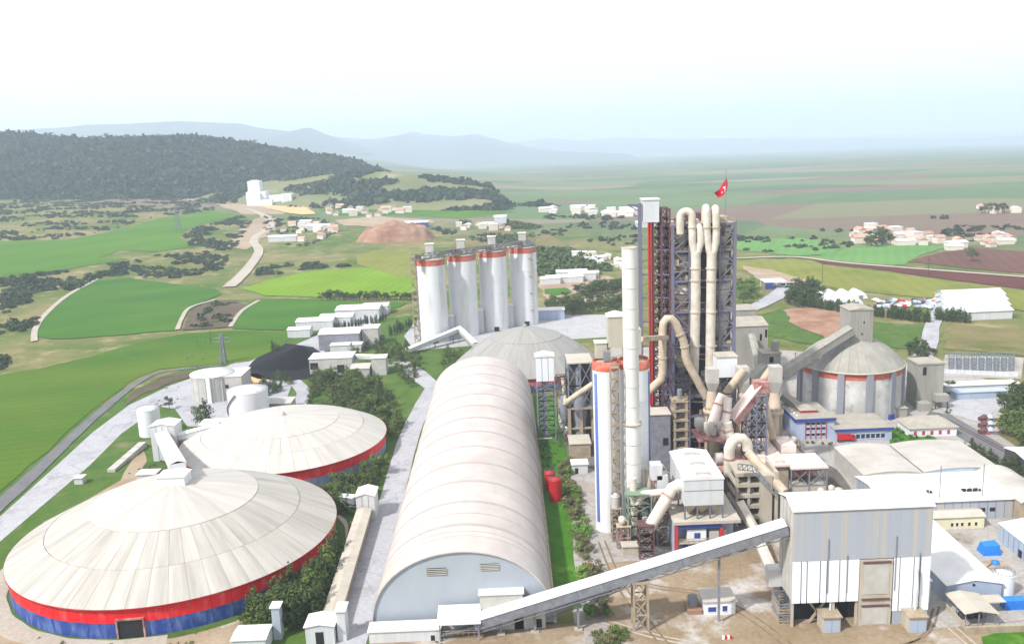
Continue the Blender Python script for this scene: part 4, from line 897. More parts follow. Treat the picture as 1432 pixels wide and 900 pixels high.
for k in range(len(zs)-1):
    z0, z1 = zs[k], zs[k+1]; zm = (z0+z1)/2; g = G()
    for xa, xb in ((txl, xb1), (xb2, txr)):
        g.bar((xa, Y0, z0), (xb, Y0, zm), .42); g.bar((xb, Y0, zm), (xa, Y0, z1), .42); g.bar((xa, Y0, zm), (xb, Y0, zm), .3)
        g.bar((xa, Y1, z0), (xb, Y1, z1), .4)
    part('front_bracing', g, 'steel_blue', t); g = G(); ym = (Y0+Y1)/2
    for x in (txl, txr):
        for ya, yb in ((Y0, ym), (ym, Y1)): g.bar((x, ya, z0), (x, yb, z1), .36); g.bar((x, yb, z0), (x, ya, z1), .36)
    part('side_bracing', g, 'steel_blue', t)
    if k >= 2:
        for x, rr in ((txl+4.2+(k % 2)*.5, 3.5), (txr-3.6-(k % 2)*.4, 3.2)):
            yv = 322.6+(k % 2)*.6; cyc = part('cyclone', G().lathe(x, yv, [(.6, z0+.3), (.9, z0+.8), (rr, z0+(z1-z0)*.5), (rr, z1-2.2), (rr*.5, z1-1.2), (.02, z1-1.1)], 20), 'concrete_light' if k % 2 else 'duct', t)
            part('cyclone_band', G().lathe(x, yv, [(rr+.02, z0+(z1-z0)*.62), (rr+.14, z0+(z1-z0)*.63), (rr+.02, z0+(z1-z0)*.64)], 20), 'steel_rust', cyc)
        part('shade_box', G().box(xb1+1, xb2-1, 331, 334.5, z0+.02, z0+(z1-z0)*.6), 'steel_dark', t)  # dark box added to paint the unlit middle of the tower
        part('cross_duct', G().tube([(txl+3.6, 326, z1-1.6), (txl+6.5, 324, z1-1.2), (xb1+1.5, 320.5, z1-2.4)], 1.0, 10), 'duct_beige', t)
        part('floor_cabinet', G().box(txl+1, txl+3.0, Y0+1.2, Y0+2.4, z0+.02, z0+2.2), 'steel_rust', t)
    part('mid_platform', G().box(txl-.3, txl+1.2, Y0+.6, Y1-1, zm-.2, zm), 'steel_rust', t); part('mid_platform', G().box(txr-1.0, txr+.3, Y0+.6, Y1-1, zm-.2, zm), 'steel_rust', t)
    part('mid_railing', G().rail([(txl-.3, Y0+.6), (txl+1.2, Y0+.6), (txl+1.2, Y1-1)], zm, 1.1, 1.4, .11), 'steel_beige', t)
    part('rear_lattice', G().lattice(txl, txr, Y1-.6, Y1, [z0, zm, z1], .5).lattice(xb1, xb2, Y1-.6, Y1, [z0, zm, z1], .5), 'steel_rust', t)
    if k < 5: part('inner_shade_sheet', G().box(txl+1.2, txr-1.2, Y1-4.4, Y1-4.1, z0+.1, z1-1.2), 'steel_rust' if k % 2 else 'steel_dark', t)  # interior shade put in as dark sheets behind the floors
    for q in range(2): part('stair_pipe', G().bar((txl+.8+q*8, Y0+6.5+q, z0), (txl+.8+q*8, Y0+6.5+q, z1-.4), .35), 'steel_rust' if q % 2 else 'steel_dark', t)
    for q in range(3): part('service_pipe', G().bar((xb2+.6+q*2.6, Y0+6.4+q, z0), (xb2+.6+q*2.6, Y0+6.4+q, z1-.4), .4), 'steel_dark' if q % 2 else 'steel_rust', t)
    for q in range(7):
        xx = rnd.uniform(txl+.4, txr-1.8); zz = z0+rnd.choice((.02, (z1-z0)*.5)); part('tower_machine', G().box(xx, xx+rnd.uniform(.7, 1.9), Y0+rnd.uniform(.4, 1.2), Y0+rnd.uniform(1.6, 2.6), zz, zz+rnd.uniform(.8, 2.4)), rnd.choice(('steel_rust', 'duct_beige', 'steel_grey', 'steel_rust')), t)
    for q in range(3):
        za = z0+(z1-z0)*rnd.uniform(.2, .8); part('cross_pipe', G().cyl((txl-.4, Y0+.9+q*.4, za), (txl+(txr-txl)*rnd.uniform(.25, .95), Y0+.9+q*.4, za+rnd.uniform(-1.5, 1.5)), .22, n=8), rnd.choice(('steel_rust', 'duct_beige', 'steel_beige')), t)
    if k < 4: part('rear_shade_sheet', G().box(txl+1, txr-1, Y1-1.2, Y1-.9, z0+.1, z1-.4), 'steel_dark', t)  # added dark backing that paints the tower's inner shade
for k in range(4, 9): part('rear_shade_sheet', G().box(xb1+.4, xb2-.4, Y1-1.2, Y1-.9, zs[k]+.1, zs[k+1]-.4), 'steel_dark', t)  # same painted shade for the middle bay of the upper levels
YD = 316.3; D = lambda x, y: pl(x, y, YD)
rd = (pl(979, 420, YD).x-pl(965.5, 420, YD).x)/2
def uturn(p, r, dirx, diry, dn, n=8):   # up to p, over a half circle, down dn
    out = []
    for i in range(n+1):
        a = math.pi*(1-i/n); out.append(Vector((p[0]+dirx*(r+r*math.cos(a)), p[1]+diry*(r+r*math.cos(a)), p[2]+r*math.sin(a))))
    return out+[out[-1]-Vector((0, 0, dn))]
part('main_duct', G().tube([D(970.5, 520), D(972.5, 440), D(973, 362), D(972.5, 352)], rd, 16), 'duct', t); part('main_duct', G().tube([D(993, 512), D(994, 440), D(995, 362), D(995, 352)], rd, 16), 'duct', t)
rb = rd*.78
part('branch_duct', G().tube([D(971.5, 356), D(968.5, 338), D(968, 320)]+uturn(D(968, 303), 2.0, -1, .25, 6), rb, 14), 'duct', t); part('branch_duct', G().tube([D(974, 357), D(980, 338), D(979, 322), D(977, 318)]+[Vector((D(977,318).x, 321, D(977,312).z))], rb, 14), 'duct', t)
part('branch_duct', G().tube([D(993.5, 356), D(989.5, 338), D(988.5, 320)]+uturn(D(988, 299), 2.0, .1, 1, 6), rb, 14), 'duct', t); part('branch_duct', G().tube([D(996.5, 357), D(1001, 338), D(1001.5, 320)]+uturn(D(1001, 300), 2.0, .15, 1, 6), rb, 14), 'duct', t)
for px, ys in ((972.5, (375, 392, 436, 483)), (994.6, (375, 392, 436, 483))):
    for y in ys: q = D(px, y); part('duct_flange', G().cyl(q-Vector((0,0,.25)), q+Vector((0,0,.25)), rd+.28, n=16), 'duct_beige', t)
for px, ys in ((968, (318,)), (988.5, (318,)), (1001.5, (318,))):
    for y in ys: q = D(px, y); part('duct_flange', G().cyl(q-Vector((0,0,.2)), q+Vector((0,0,.2)), rb+.25, n=14), 'duct_beige', t)
part('roof_equipment', G().box(txl+1.5, txl+5, Y0+2, Y0+6, ztop, ztop+2.2), 'steel_grey', t); part('roof_equipment', G().box(txl+6, xb2-2, Y0+9, Y0+14, ztop, ztop+3), 'steel_rust', t); part('roof_equipment', G().box(xb2, txr-2, Y0+5, Y0+9, ztop, ztop+2), 'duct_beige', t)
part('shade_core', G().box(xb1+3.6, xb1+6.4, Y0+4, Y0+8, zs[4], ztop-1), 'steel_dark', t)  # dark block standing for the shade between the ducts
# lift tower at the left of the kiln tower
YL = 320.0; t = thing('lift_tower', 'rusty lattice lift tower with white head box left of the kiln tower', 'lift tower', (pl(920, 420, YL).x, YL, 0))
lx0, lx1 = pl(914, 420, YL).x, pl(937, 420, YL).x; zl = pl(925, 292, YL).z; nl = 26
for x in (lx0, (lx0+lx1)/2, lx1):
    for y in (YL, YL+6): part('leg', G().bar((x, y, 0), (x, y, zl), .7), 'steel_rust', t)
for k in range(nl):
    part('lattice_bay', G().lattice(lx0, (lx0+lx1)/2, YL, YL+6, [zl*k/nl, zl*(k+1)/nl], .34).lattice((lx0+lx1)/2, lx1, YL, YL+6, [zl*k/nl, zl*(k+1)/nl], .34, faces='fb'), 'steel_rust', t)
    part('lift_landing', G().box(lx0+.4, lx1-.4, YL+2.5, YL+5.7, zl*k/nl, zl*k/nl+.3), 'steel_rust', t)
xb = pl(896, 420, YL).x; part('blue_column', G().bar((xb, YL, 0), (xb, YL, pl(896, 284, YL).z), 1.3), 'steel_blue', t)
xr = pl(909.5, 420, YL-.5).x; part('red_riser', G().cyl((xr-.4, YL-.5, 20), (xr-.4, YL-.5, pl(909, 310, YL).z), .32, n=10), 'red_pipe', t); part('red_riser', G().cyl((xr+.5, YL-.5, 20), (xr+.5, YL-.5, pl(909, 310, YL).z), .32, n=10), 'red_pipe', t)
h0, h1 = pl(899, 311, YL), pl(921, 279, YL); hb = part('head_box', G().box(h0.x, h1.x, YL-1, YL+5, h0.z, h1.z), 'white', t); part('head_box_roof', G().box(h0.x-.3, h1.x+.3, YL-1.3, YL+5.3, h1.z+.02, h1.z+.4), 'roof_white', hb)
part('lifting_beam', G().bar(pl(878, 287, YL+2), pl(899, 287, YL+2), .6, .8), 'steel_blue', t); part('beam_strut', G().bar(pl(880, 288, YL+2), pl(897, 297, YL+2), .4), 'steel_blue', t)
for y in (349, 384, 416, 450, 484): part('tie_beam', G().bar(pl(896, y, YL), pl(942, y, YL), .5), 'steel_blue', t)
for y in (330, 367, 400, 433): part('tie_beam', G().bar(pl(896, y, YL), pl(915, y, YL), .4), 'steel_beige', t)
# flag
t = thing('flag', 'red flag with white crescent and star on a pole above the kiln tower', 'flag', (pl(1014, 300, 326).x, 326, ztop))
pb = pl(1014, 306, 326); pt = pl(1015.5, 236, 326); part('flag_pole', G().cyl((pb.x, 326, ztop-.3), (pb.x+.25, 326, pt.z), .16, .09, n=8), 'steel_grey', t)
A_, B_, C_, D_ = pl(1016, 249, 326), pl(1016, 267, 326), pl(1004, 277, 327), pl(999, 270, 327)
def cloth(u, v, off=0):
    p = A_.lerp(D_, u).lerp(B_.lerp(C_, u), v); return p+Vector((.5*math.sin(v*3.1)*(1-u*.4), .75*math.sin(u*7+v*1.5)*(.25+u)-off, -.5*math.sin(u*3.14)))
nu = 18; nv = 10; g = G(); g.add([cloth(i/nu, j/nv) for j in range(nv+1) for i in range(nu+1)], [(j*(nu+1)+i, j*(nu+1)+i+1, (j+1)*(nu+1)+i+1, (j+1)*(nu+1)+i) for j in range(nv) for i in range(nu)], True)
fc = part('flag_cloth', g, 'flag_red', t)
cres = [(.36+.17*math.cos(a)*.8, .5+.25*math.sin(a)) for a in np.linspace(R(50), R(310), 16)]+[(.41+.135*math.cos(a)*.8, .5+.2*math.sin(a)) for a in np.linspace(R(300), R(60), 16)]
g = G(); n2 = 16; vv = [cloth(u, v, .09) for u, v in cres]; g.add(vv, [(i, i+1, 31-i-1, 31-i) for i in range(15)]); part('crescent', g, 'flag_white', fc)
st_ = [(.58+(.085 if i % 2 == 0 else .034)*.8*math.cos(R(36*i+180)), .5+(.125 if i % 2 == 0 else .05)*math.sin(R(36*i+180))) for i in range(10)]
g = G(); g.add([cloth(.58, .5, .09)]+[cloth(u, v, .09) for u, v in st_], [(0, i+1, (i+1) % 10+1) for i in range(10)]); part('star', g, 'flag_white', fc)
# clutter at the tower foot
sk = [(970, 640, 283), (980, 655, 279), (992, 668, 275), (965, 625, 290), (1052, 640, 270), (1070, 632, 271), (1100, 602, 300), (1110, 612, 297), (925, 640, 290), (885, 735, 252), (905, 752, 247), (930, 745, 246), (872, 748, 246), (845, 640, 300), (795, 612, 340), (1150, 660, 268), (1165, 650, 272), (1175, 665, 266), (1122, 640, 288)]
for i, (px, py, Y) in enumerate(sk):
    x = pl(px, py, Y).x; t = thing('process_skid', 'dusty steel skid with small tank and pipes among the ducts', 'skid', (x, Y, 0), 'dusty process skids round the kiln tower foot'); h = rnd.uniform(5, 12) if i < 13 else rnd.uniform(2.5, 4.5); w = rnd.uniform(1.4, 2.4)
    part('frame', G().lattice(x-w, x+w, Y-1.3, Y+1.3, [0, h*.5, h], .22), rnd.choice(('steel_rust', 'steel_grey', 'steel_beige', 'red_dusty')), t)
    for sx in (-w, w):
        for sy in (-1.3, 1.3): part('leg', G().bar((x+sx, Y+sy, 0), (x+sx, Y+sy, h), .26), 'steel_grey', t)
    part('deck', G().box(x-w-.2, x+w+.2, Y-1.5, Y+1.5, h, h+.2), rnd.choice(('duct_beige', 'red_dusty', 'steel_beige')), t); part('tank', G().lathe(x-.3, Y, [(.3, h+.2), (w*.6, h+1), (w*.6, h+2.6), (.02, h+3.1)], 12), rnd.choice(('duct', 'concrete_light', 'dust_pink')), t)
    part('pipe', G().tube([(x+w*.7, Y-.6, .2), (x+w*.7, Y-.6, h+1.4), (x+w*.4, Y-.6, h+2.0), (x, Y-.4, h+2.1)], .25, 8), 'duct_beige', t)
# ducts and buildings round the tower foot
t = thing('bypass_duct', 'beige goose neck duct bending over in front of the kiln tower', 'duct', pl(926, 560, 311)); Dg = lambda x, y: pl(x, y, 311.5)
part('duct_run', G().tube([Dg(906, 548), Dg(916, 538), Dg(925, 530), Dg(926.5, 520), Dg(926.5, 490), Dg(926.5, 462), Dg(928, 451), Dg(932.5, 445), Dg(938.5, 445), Dg(945, 452), Dg(950, 464), Dg(955.5, 476), Dg(958, 488), Dg(958.5, 498), Dg(962, 508), Dg(972, 526), Dg(988, 556)], 1.45, 14), 'duct_beige', t)
for q, d in ((Dg(957.5, 484), Vector((.3, 0, -1))), (Dg(951, 467), Vector((.5, 0, -1))), (Dg(926.5, 500), Vector((0, 0, 1)))): d.normalize(); part('duct_flange', G().cyl(q-d*.2, q+d*.2, 1.75, n=14), 'concrete', t)
part('duct_support', G().lattice(Dg(930, 500).x, Dg(938, 500).x, 312, 316, [5, 12, 19, 26, 33, 40, 46], .3), 'steel_blue', t)
part('cross_beam', G().bar(pl(897, 474, 300), pl(933, 471, 312), 1.2, 1.6), 'duct_beige', t)
a, b = pl(908.5, 600, 298), pl(937.5, 600, 298); zt = pl(922, 580, 298).z
t = building('grey_block', 'plain grey block between the twin silos and the kiln tower', 'building', a.x, b.x, 298, 306, zt, 'steel_grey', 'roof_tan'); part('wall_hatch', G().box(b.x-2.6, b.x-.8, 297.85, 297.99, zt-11, zt-8.4), 'dark', t)
a, b = pl(942, 600, 299), pl(962, 600, 299); zt = pl(950, 560, 299).z; t = thing('stair_scaffold', 'beige concrete stair frame with open bays in front of the kiln tower', 'frame', ((a.x+b.x)/2, 301, 0))
for x in (a.x, b.x-.9):
    for y in (299, 303.5): part('column', G().box(x, x+.9, y, y+.9, 0, zt), 'steel_beige', t)
for k in range(1, 9): z = zt*k/8; part('floor_slab', G().box(a.x-.2, b.x+.2, 298.8, 304.6, z-.7, z), 'steel_beige', t); part('stair_flight', G().bar((a.x+1.1, 300.5, z-zt/8), (b.x-1.2, 300.5, z-.8), 1.4, .25), 'steel_grey', t)
part('roof_unit', G().cyl(((a.x+b.x)/2, 301, zt), ((a.x+b.x)/2, 301, zt+3.5), .9, n=12), 'steel_grey', t); part('roof_rail', G().rail([(a.x, 299), (b.x, 299), (b.x, 304)], zt, 1.2, 1.3), 'steel_beige', t)
# tall vessels
def vessel(label, px, Y, hood, cone, body, foot, w):
    c = pl(px, 560, Y).x; z = lambda y: pl(px, y, Y).z; sc = (pl(px+1, 560, Y).x-c)
    t = thing('gas_vessel', label, 'vessel', (c, Y, 0), 'beige gas vessels beside the kiln tower'); hw = 8*sc
    part('inlet_hood', G().box(c-hw, c+hw, Y-hw, Y+hw, z(hood[1]), z(hood[0])), 'concrete_light', t)
    vs = [(c+sx*hw, Y+sy*hw, z(hood[1])-.02) for sx, sy in ((-1,-1),(1,-1),(1,1),(-1,1))]+[(c+sx*hw*.55, Y+sy*hw*.55, z(cone)) for sx, sy in ((-1,-1),(1,-1),(1,1),(-1,1))]
    part('hood_funnel', G().add(vs, [(i, (i+1) % 4, (i+1) % 4+4, i+4) for i in range(4)]), 'concrete_light', t)
    part('upper_cone', G().lathe(c, Y, [(hw*.75, z(cone)+.1), (w*sc, z(body)), ], 24), 'vessel', t); part('flange_ring', G().lathe(c, Y, [(w*sc, z(body)+.6), (w*sc+.7, z(body)+.5), (w*sc+.7, z(body)-1.0), (w*sc, z(body)-1.1)], 24), 'duct_beige', t)
    part('lower_shell', G().lathe(c, Y, [(w*sc*.93, z(body)-.9), (w*sc*.93, z(foot)), (w*sc*.6, max(0, z(foot)-4))], 24), 'vessel', t)
    for sx in (-1, 1):
        for sy in (-1, 1): part('leg', G().bar((c+sx*w*sc*.8, Y+sy*w*sc*.8, 0), (c+sx*w*sc*.8, Y+sy*w*sc*.8, z(body)), .5), 'steel_beige', t)
    part('ring_rail', G().rail([(c+(w*sc+.6)*math.cos(q), Y+(w*sc+.6)*math.sin(q)) for q in np.linspace(0, 6.283, 13)], z(body)+.5, 1.1, 2, .1), 'steel_beige', t); return c
vessel('left beige gas vessel with square hood in front of the kiln tower', 995.5, 296, (514, 534), 546, 573, 640, 9.5); vessel('middle beige gas vessel with square hood right of the white box', 1037.5, 304, (512, 534), 548, 572, 610, 8.5); vessel('right beige gas vessel with square hood near the grey conveyor', 1083, 300, (511, 533), 548, 574, 606, 10)
for p, q, lab in (((1041, 516), (1017, 548), 'sloping beige duct from the middle gas vessel hood'), ((1079, 516), (1058, 545), 'sloping beige duct from the right gas vessel hood')):
    t = thing('sloping_duct', lab, 'duct', pl(q[0], q[1], 303), 'sloping ducts between the gas vessels'); a, b = pl(p[0], p[1], 302), pl(q[0], q[1], 303); part('duct_run', G().tube([a, a.lerp(b, .5), b, b-Vector((0,0,4))], 1.5, 12), 'duct_beige', t); part('duct_flange', G().cyl(b, b-Vector((0,0,.4)), 1.8, n=12), 'steel_rust', t)
a, b = pl(1003, 528, 308), pl(1031, 499, 308); t = thing('filter_box', 'white filter box on legs between the kiln tower and the gas vessels', 'filter box', ((a.x+b.x)/2, 311, 0))
part('casing', G().box(a.x, b.x, 308, 315, a.z, b.z), 'white_clean', t); part('casing_roof', G().box(a.x-.3, b.x+.3, 307.7, 315.3, b.z+.02, b.z+.4), 'roof_tan', t)
for x in (a.x+.4, b.x-.4):
    for y in (308.5, 314.5): part('leg', G().bar((x, y, 0), (x, y, a.z), .6), 'steel_dark', t)
part('leg_bracing', G().lattice(a.x+.4, b.x-.4, 308.5, 314.5, [a.z*k/5 for k in range(6)], .3), 'steel_dark', t)
# ------------------------------------------------------------------ conveyors, ducts and platforms in front of the gas vessels
t = thing('dust_conveyor', 'steep white topped conveyor with dusty red sides between the gas vessels', 'conveyor', pl(1040, 620, 286))
p, q = pl(1023, 590, 282), pl(1062, 541, 288); d = (q-p).normalized(); s_ = d.cross(Vector((0,0,1))).normalized(); up_ = s_.cross(d)
for i in range(5):
    a, b = p.lerp(q, (i+.01)/5), p.lerp(q, (i+.99)/5); part('cover_panel', G().bar(a+up_*1.4, b+up_*1.4, 4.0, .3), 'dust_pink', t)
    for sg in (-1, 1): part('side_panel', G().bar(a+s_*sg*2, b+s_*sg*2, .2, 2.4), 'red_dusty', t)
part('conveyor_floor', G().bar(p-up_*1.3, q-up_*1.3, 4.2, .3), 'red_dusty', t); part('head_hood', G().box(q.x-2.2, q.x+2.8, q.y-2.2, q.y+2.2, q.z-1.5, q.z+2.2), 'red_dusty', t); part('tail_box', G().box(p.x-2.4, p.x+.6, p.y-2, p.y+2, p.z-3, p.z+1.4), 'steel_rust', t)
x0, x1 = pl(1043, 580, 284).x, pl(1071, 580, 284).x; zt = pl(1060, 552, 284).z
t = thing('lattice_trestle', 'blue grey lattice trestle carrying the steep dusty conveyor', 'trestle', ((x0+x1)/2, 286, 0))
xm = (x0+x1)/2
for x in (x0, xm, x1):
    for y in (283, 289): part('leg', G().bar((x, y, 0), (x, y, zt if x > xm-.1 else zt*.82), .45), 'steel_blue', t)
for k in range(7): part('lattice_bay', G().lattice(x0, xm, 283, 289, [zt*.8*k/7, zt*.8*(k+1)/7], .3).lattice(xm, x1, 283, 289, [zt*k/7, zt*(k+1)/7], .3), 'steel_grey', t)
def ductline(label, pts, r, m='duct', name='process_duct', flanges=(), group=None, n=14):
    P_ = [pl(*q) for q in pts]; t = thing(name, label, 'duct', (P_[0].x, P_[0].y, min(p.z for p in P_)), group); part('duct_run', G().tube(P_, r, n), m, t)
    for f in flanges: a, b = P_[f], P_[min(f+1, len(P_)-1)]; d = (b-a).normalized(); part('duct_flange', G().cyl(a-d*.2, a+d*.25, r+.3, n=n), 'red_dusty', t)
    return t
ductline('thick sloping dust pipe left of the steep conveyor', [(1012, 552, 284), (1006, 566, 283), (997, 592, 281), (994, 606, 281)], 1.9, 'dust_pink', flanges=(1, 2))
ductline('narrow upright dust pipe under the steep conveyor', [(1018, 556, 281), (1017, 575, 280), (1012, 600, 279), (1011, 618, 279)], 1.35, 'dust_pink', flanges=(1, 2))
ductline('pale bent pipe below the steep conveyor tail', [(1017, 590, 278), (1019, 602, 278), (1023, 614, 277), (1023, 626, 277)], 1.5, 'duct', flanges=(1,))
ductline('large cream goose neck duct above the red platform', [(1020, 664, 268), (1019.5, 640, 268), (1020, 626, 268), (1024, 617, 268), (1031, 612.5, 268), (1038, 613, 268), (1044, 619, 268), (1046, 628, 268)], 1.75, 'duct', flanges=(1,))
ductline('beige pipe beside the right gas vessel', [(1070, 565, 296), (1075, 585, 295), (1080, 606, 294), (1081, 612, 294)], 1.2, 'duct_beige')
a, b = pl(985, 640, 272), pl(1046, 640, 272); zp = pl(1010, 652, 272).z
t = thing('red_platform', 'dusty red equipment platform below the cream goose neck duct', 'platform', ((a.x+b.x)/2, 276, 0))
part('deck', G().box(a.x+2, b.x, 268.5, 284, zp-.5, zp), 'red_dusty', t); part('upper_deck', G().box(a.x-1, b.x-5, 276, 288, zp+7, zp+7.5), 'red_dusty', t)
for x in (a.x+2.4, (a.x+b.x)/2, b.x-.4):
    for y in (269, 283.5): part('column', G().bar((x, y, 0), (x, y, zp-.5), .6), 'red_dusty', t)
for x in (a.x-.6, b.x-5.4): part('upper_column', G().bar((x, 276.4, zp), (x, 276.4, zp+7), .4), 'red_dusty', t)
part('deck_railing', G().rail([(a.x+2, 268.5), (b.x, 268.5), (b.x, 284)], zp, 1.1, 1.5, .12), 'red_dusty', t); part('upper_railing', G().rail([(a.x-1, 276), (b.x-5, 276)], zp+7.5, 1.1, 1.5, .12), 'red_dusty', t)
part('stair', G().bar((a.x-1, 273, 1), (a.x+5, 271, zp), 1.4, .3), 'steel_rust', t); part('fan_housing', G().cyl((a.x+4, 274, zp+2), (a.x+6.2, 274, zp+2), 1.9, n=16), 'concrete_light', t)
for k, (dx, dy) in enumerate(((3, 279), (7, 280), (1, 284))): part('dust_hopper', G().lathe(a.x+dx, dy, [(.4, zp+7.6), (1.7, zp+10), (1.7, zp+12.5), (.02, zp+12.8)], 14), 'concrete_light', t)
# mill house with dusty flat roofs
Yf = 273.0; z1 = pl(1108, 656, Yf).z; xa, xb, xc = pl(1056, 640, Yf).x, pl(1106, 655, Yf).x, pl(1158, 652, Yf).x
t = thing('mill_house', 'mill house with dust covered flat roof and open lattice side', 'building', ((xa+xc)/2, 280, 0))
part('dusty_roof', G().box(xa, xb-.05, Yf+1, 300, z1+.6, z1+1.3), 'dust_pink', t); part('canopy_roof', G().box(xb, xc, Yf-.5, 285.5, z1, z1+.6), 'dust_pink', t); part('rear_roof', G().box(xb, xc-3, 286, 299, z1-1.6, z1-1), 'roof_pale', t)
part('rear_block', G().box(xb+1, xc-6, 286.5, 296, z1-1, z1+3.2), 'dust_pink', t)
zb = pl(1106, 688, Yf).z
part('base_wall', G().box(xb+.2, xc-.2, Yf, 285, 0, max(4, zb+2.2)), 'roof_tan', t); part('side_wall', G().box(xa+.3, xb-.1, Yf+2, 299, 0, z1+.5), 'steel_beige', t)
for x in (xb+.2, (xb+xc)/2, xc-.3):
    for y in (Yf, 285): part('post', G().bar((x, y, 0), (x, y, z1), .4), 'steel_grey', t)
zz = max(4, zb+2.2); part('side_lattice', G().lattice(xb+.2, (xb+xc)/2, Yf, 285, [zz, z1], .3).lattice((xb+xc)/2, xc-.3, Yf, 285, [zz, z1], .3), 'steel_grey', t)
part('mill_drum', G().cyl((xb+2, 279, zz+2.2), (xc-2, 279, zz+2.2), 1.9, n=16), 'red_dusty', t)
for x, y in ((xa+4, 280), (xa+8, 291), (xa+6, 285), (xb-3, 276)): part('roof_unit', G().box(x-1.2, x+1.2, y-.9, y+.9, z1+1.3, z1+2.6), 'dust_pink', t)
# concrete frame building
Yc = 256.0; xa, xb = pl(1029, 700, Yc).x, pl(1088, 700, Yc).x; zc2 = pl(1050, 661, Yc).z
t = thing('concrete_building', 'open beige concrete frame with four dark floors behind the filter house', 'building', ((xa+xb)/2, 262, 0))
xw = pl(1062, 700, Yc).x
for k in range(5): z = zc2*(k+1)/5; part('floor_beam', G().box(xa, xw, Yc, 267, z-1.1, z), 'concrete', t)
part('corner_wall', G().box(xw+.02, xb-1.8, Yc-.1, 267, 0, zc2-1), 'concrete', t); part('end_column', G().box(xb-.9, xb, Yc, 267, 0, zc2), 'concrete', t)
for x in (xa, xa+(xw-xa)*.5): part('column', G().box(x+.03, x+.8, Yc+.2, Yc+1.0, 0, zc2-.02), 'concrete', t)
part('shade_core', G().box(xa+1, xw-.5, Yc+5, 266, .05, zc2-1.2), 'dark', t)  # inner shade of the open floors painted as one dark block
for k in range(4): part('machine', G().box(xa+1.5+k*.6, xa+4+k*.6, Yc+1.4, Yc+4, zc2*(k+.02)/5, zc2*(k+.42)/5), 'steel_grey', t)
ductline('long beige sloping pipe beside the mill house', [(1046, 632, 266), (1060, 648, 263), (1080, 668, 258), (1097, 688, 254)], 1.45, 'duct_beige', 'sloping_pipe')
t = thing('truss_bridge', 'grey lattice footbridge sloping down past the concrete frame building', 'footbridge', pl(1034, 660, 255))
a, b, c = pl(1032, 656, 254), pl(1052, 658, 254), pl(1086, 694, 252)
for u, v, n in ((a, b, 3), (b, c, 6)):
    for i in range(n):
        p, q = u.lerp(v, i/n), u.lerp(v, (i+1)/n); H_ = Vector((0, 0, 1.8)); part('truss_bay', G().bar(p, q, .3).bar(p+H_, q+H_, .3).bar(p, q+H_, .22).bar(p, p+H_, .22), 'steel_grey', t)
gallery('beige bent chute from the concrete frame to the tall building', pl(1031, 703, 249), pl(1053, 742, 244), 2.4, 1.6, 'duct_beige', 'duct', 'chute', seg=5, under=False)
gallery('lower beige chute passing below the long conveyor', pl(1053, 742, 244), pl(1090, 826, 213), 2.4, 1.6, 'duct_beige', 'duct', 'chute', seg=7, under=False)
# ------------------------------------------------------------------ bag filter and its base
Yb = 238.0; x0, x1 = pl(957, 690, Yb).x, pl(1012, 690, Yb).x; zt, zm, zh = pl(985, 669, Yb).z, pl(985, 706, Yb).z, pl(985, 722, Yb).z
t = thing('bag_filter', 'large white three bay bag filter with hoppers beside the chimney', 'bag filter', ((x0+x1)/2, 249, zh))
for k in range(3):
    ya, yb = Yb+k*8.0, Yb+k*8.0+7.0
    bay = part('filter_bay', G().box(x0, x1, ya, yb, zm, zt-.3), 'white', t); zr = zt+k*.6
    part('bay_roof', G().prof_y([(x0-.2, zt-.28), (x1+.2, zt-.28), (x1+.2, zt), ((x0+x1)/2, zt+.9), (x0-.2, zt)], ya-.2, yb+.25), 'roof_white', bay)
    part('roof_vent', G().box((x0+x1)/2-2.0, (x0+x1)/2+2.0, ya+1.2, ya+2.3, zt+.6, zt+1.4), 'concrete_light', bay)
    part('wall_band', G().box(x0-.05, x1+.05, ya-.06, ya-.01, zt-3.6, zt-3.4), 'steel_grey', bay)
    for i in range(3):
        xa, xb = x0+(x1-x0)*i/3+.1, x0+(x1-x0)*(i+1)/3-.1; xm, ym = (xa+xb)/2, (ya+yb)/2
        vs = [(xa, ya, zm-.02), (xb, ya, zm-.02), (xb, yb, zm-.02), (xa, yb, zm-.02)]+[(xm+sx*.35, ym+sy*.35, zh) for sx, sy in ((-1,-1),(1,-1),(1,1),(-1,1))]
        part('hopper', G().add(vs, [(j, (j+1) % 4, (j+1) % 4+4, j+4) for j in range(4)]+[(4, 5, 6, 7)]), 'duct_beige', t)
for i in range(4):
    for y in (Yb+.2, Yb+10, Yb+21): x = x0+.2+(x1-x0-.4)*i/3; part('leg', G().bar((x, y, zh-.6), (x, y, zm), .45), 'steel_blue', t)
fx0, fx1 = pl(944, 780, 237).x, pl(1033, 760, 237).x
t = thing('filter_annex', 'base house with white and blue walls and red corner posts under the bag filter', 'building', ((fx0+fx1)/2, 249, 0)); zb = zh-.65
part('top_slab', G().box(fx0-.4, fx1+.4, 236.4, 262, zb-.9, zb), 'roof_tan', t); part('blue_band', G().box(fx0, fx1-5, 237, 237.3, zb-2.4, zb-.92), 'trim_blue', t)
part('left_wall', G().box(fx0, fx0+.3, 237.5, 261, 0, zb-.92), 'office_blue', t); part('core', G().box(fx0+1, fx1-.6, 241, 261, 0, zb-.92), 'office_blue', t)
for x in (fx0+.3, fx1-5): part('red_post', G().box(x-.35, x+.55, 236.7, 237.6, 0, zb-2.42 if x > fx0+1 else zb-.92), 'trim_red', t)
zf = zb*.42; part('middle_slab', G().box(fx0+.4, fx1, 237, 241, zf-.4, zf), 'roof_tan', t); part('railing', G().rail([(fx0+.5, 237), (fx1, 237)], zf, 1.1, 1.5, .1), 'steel_beige', t)
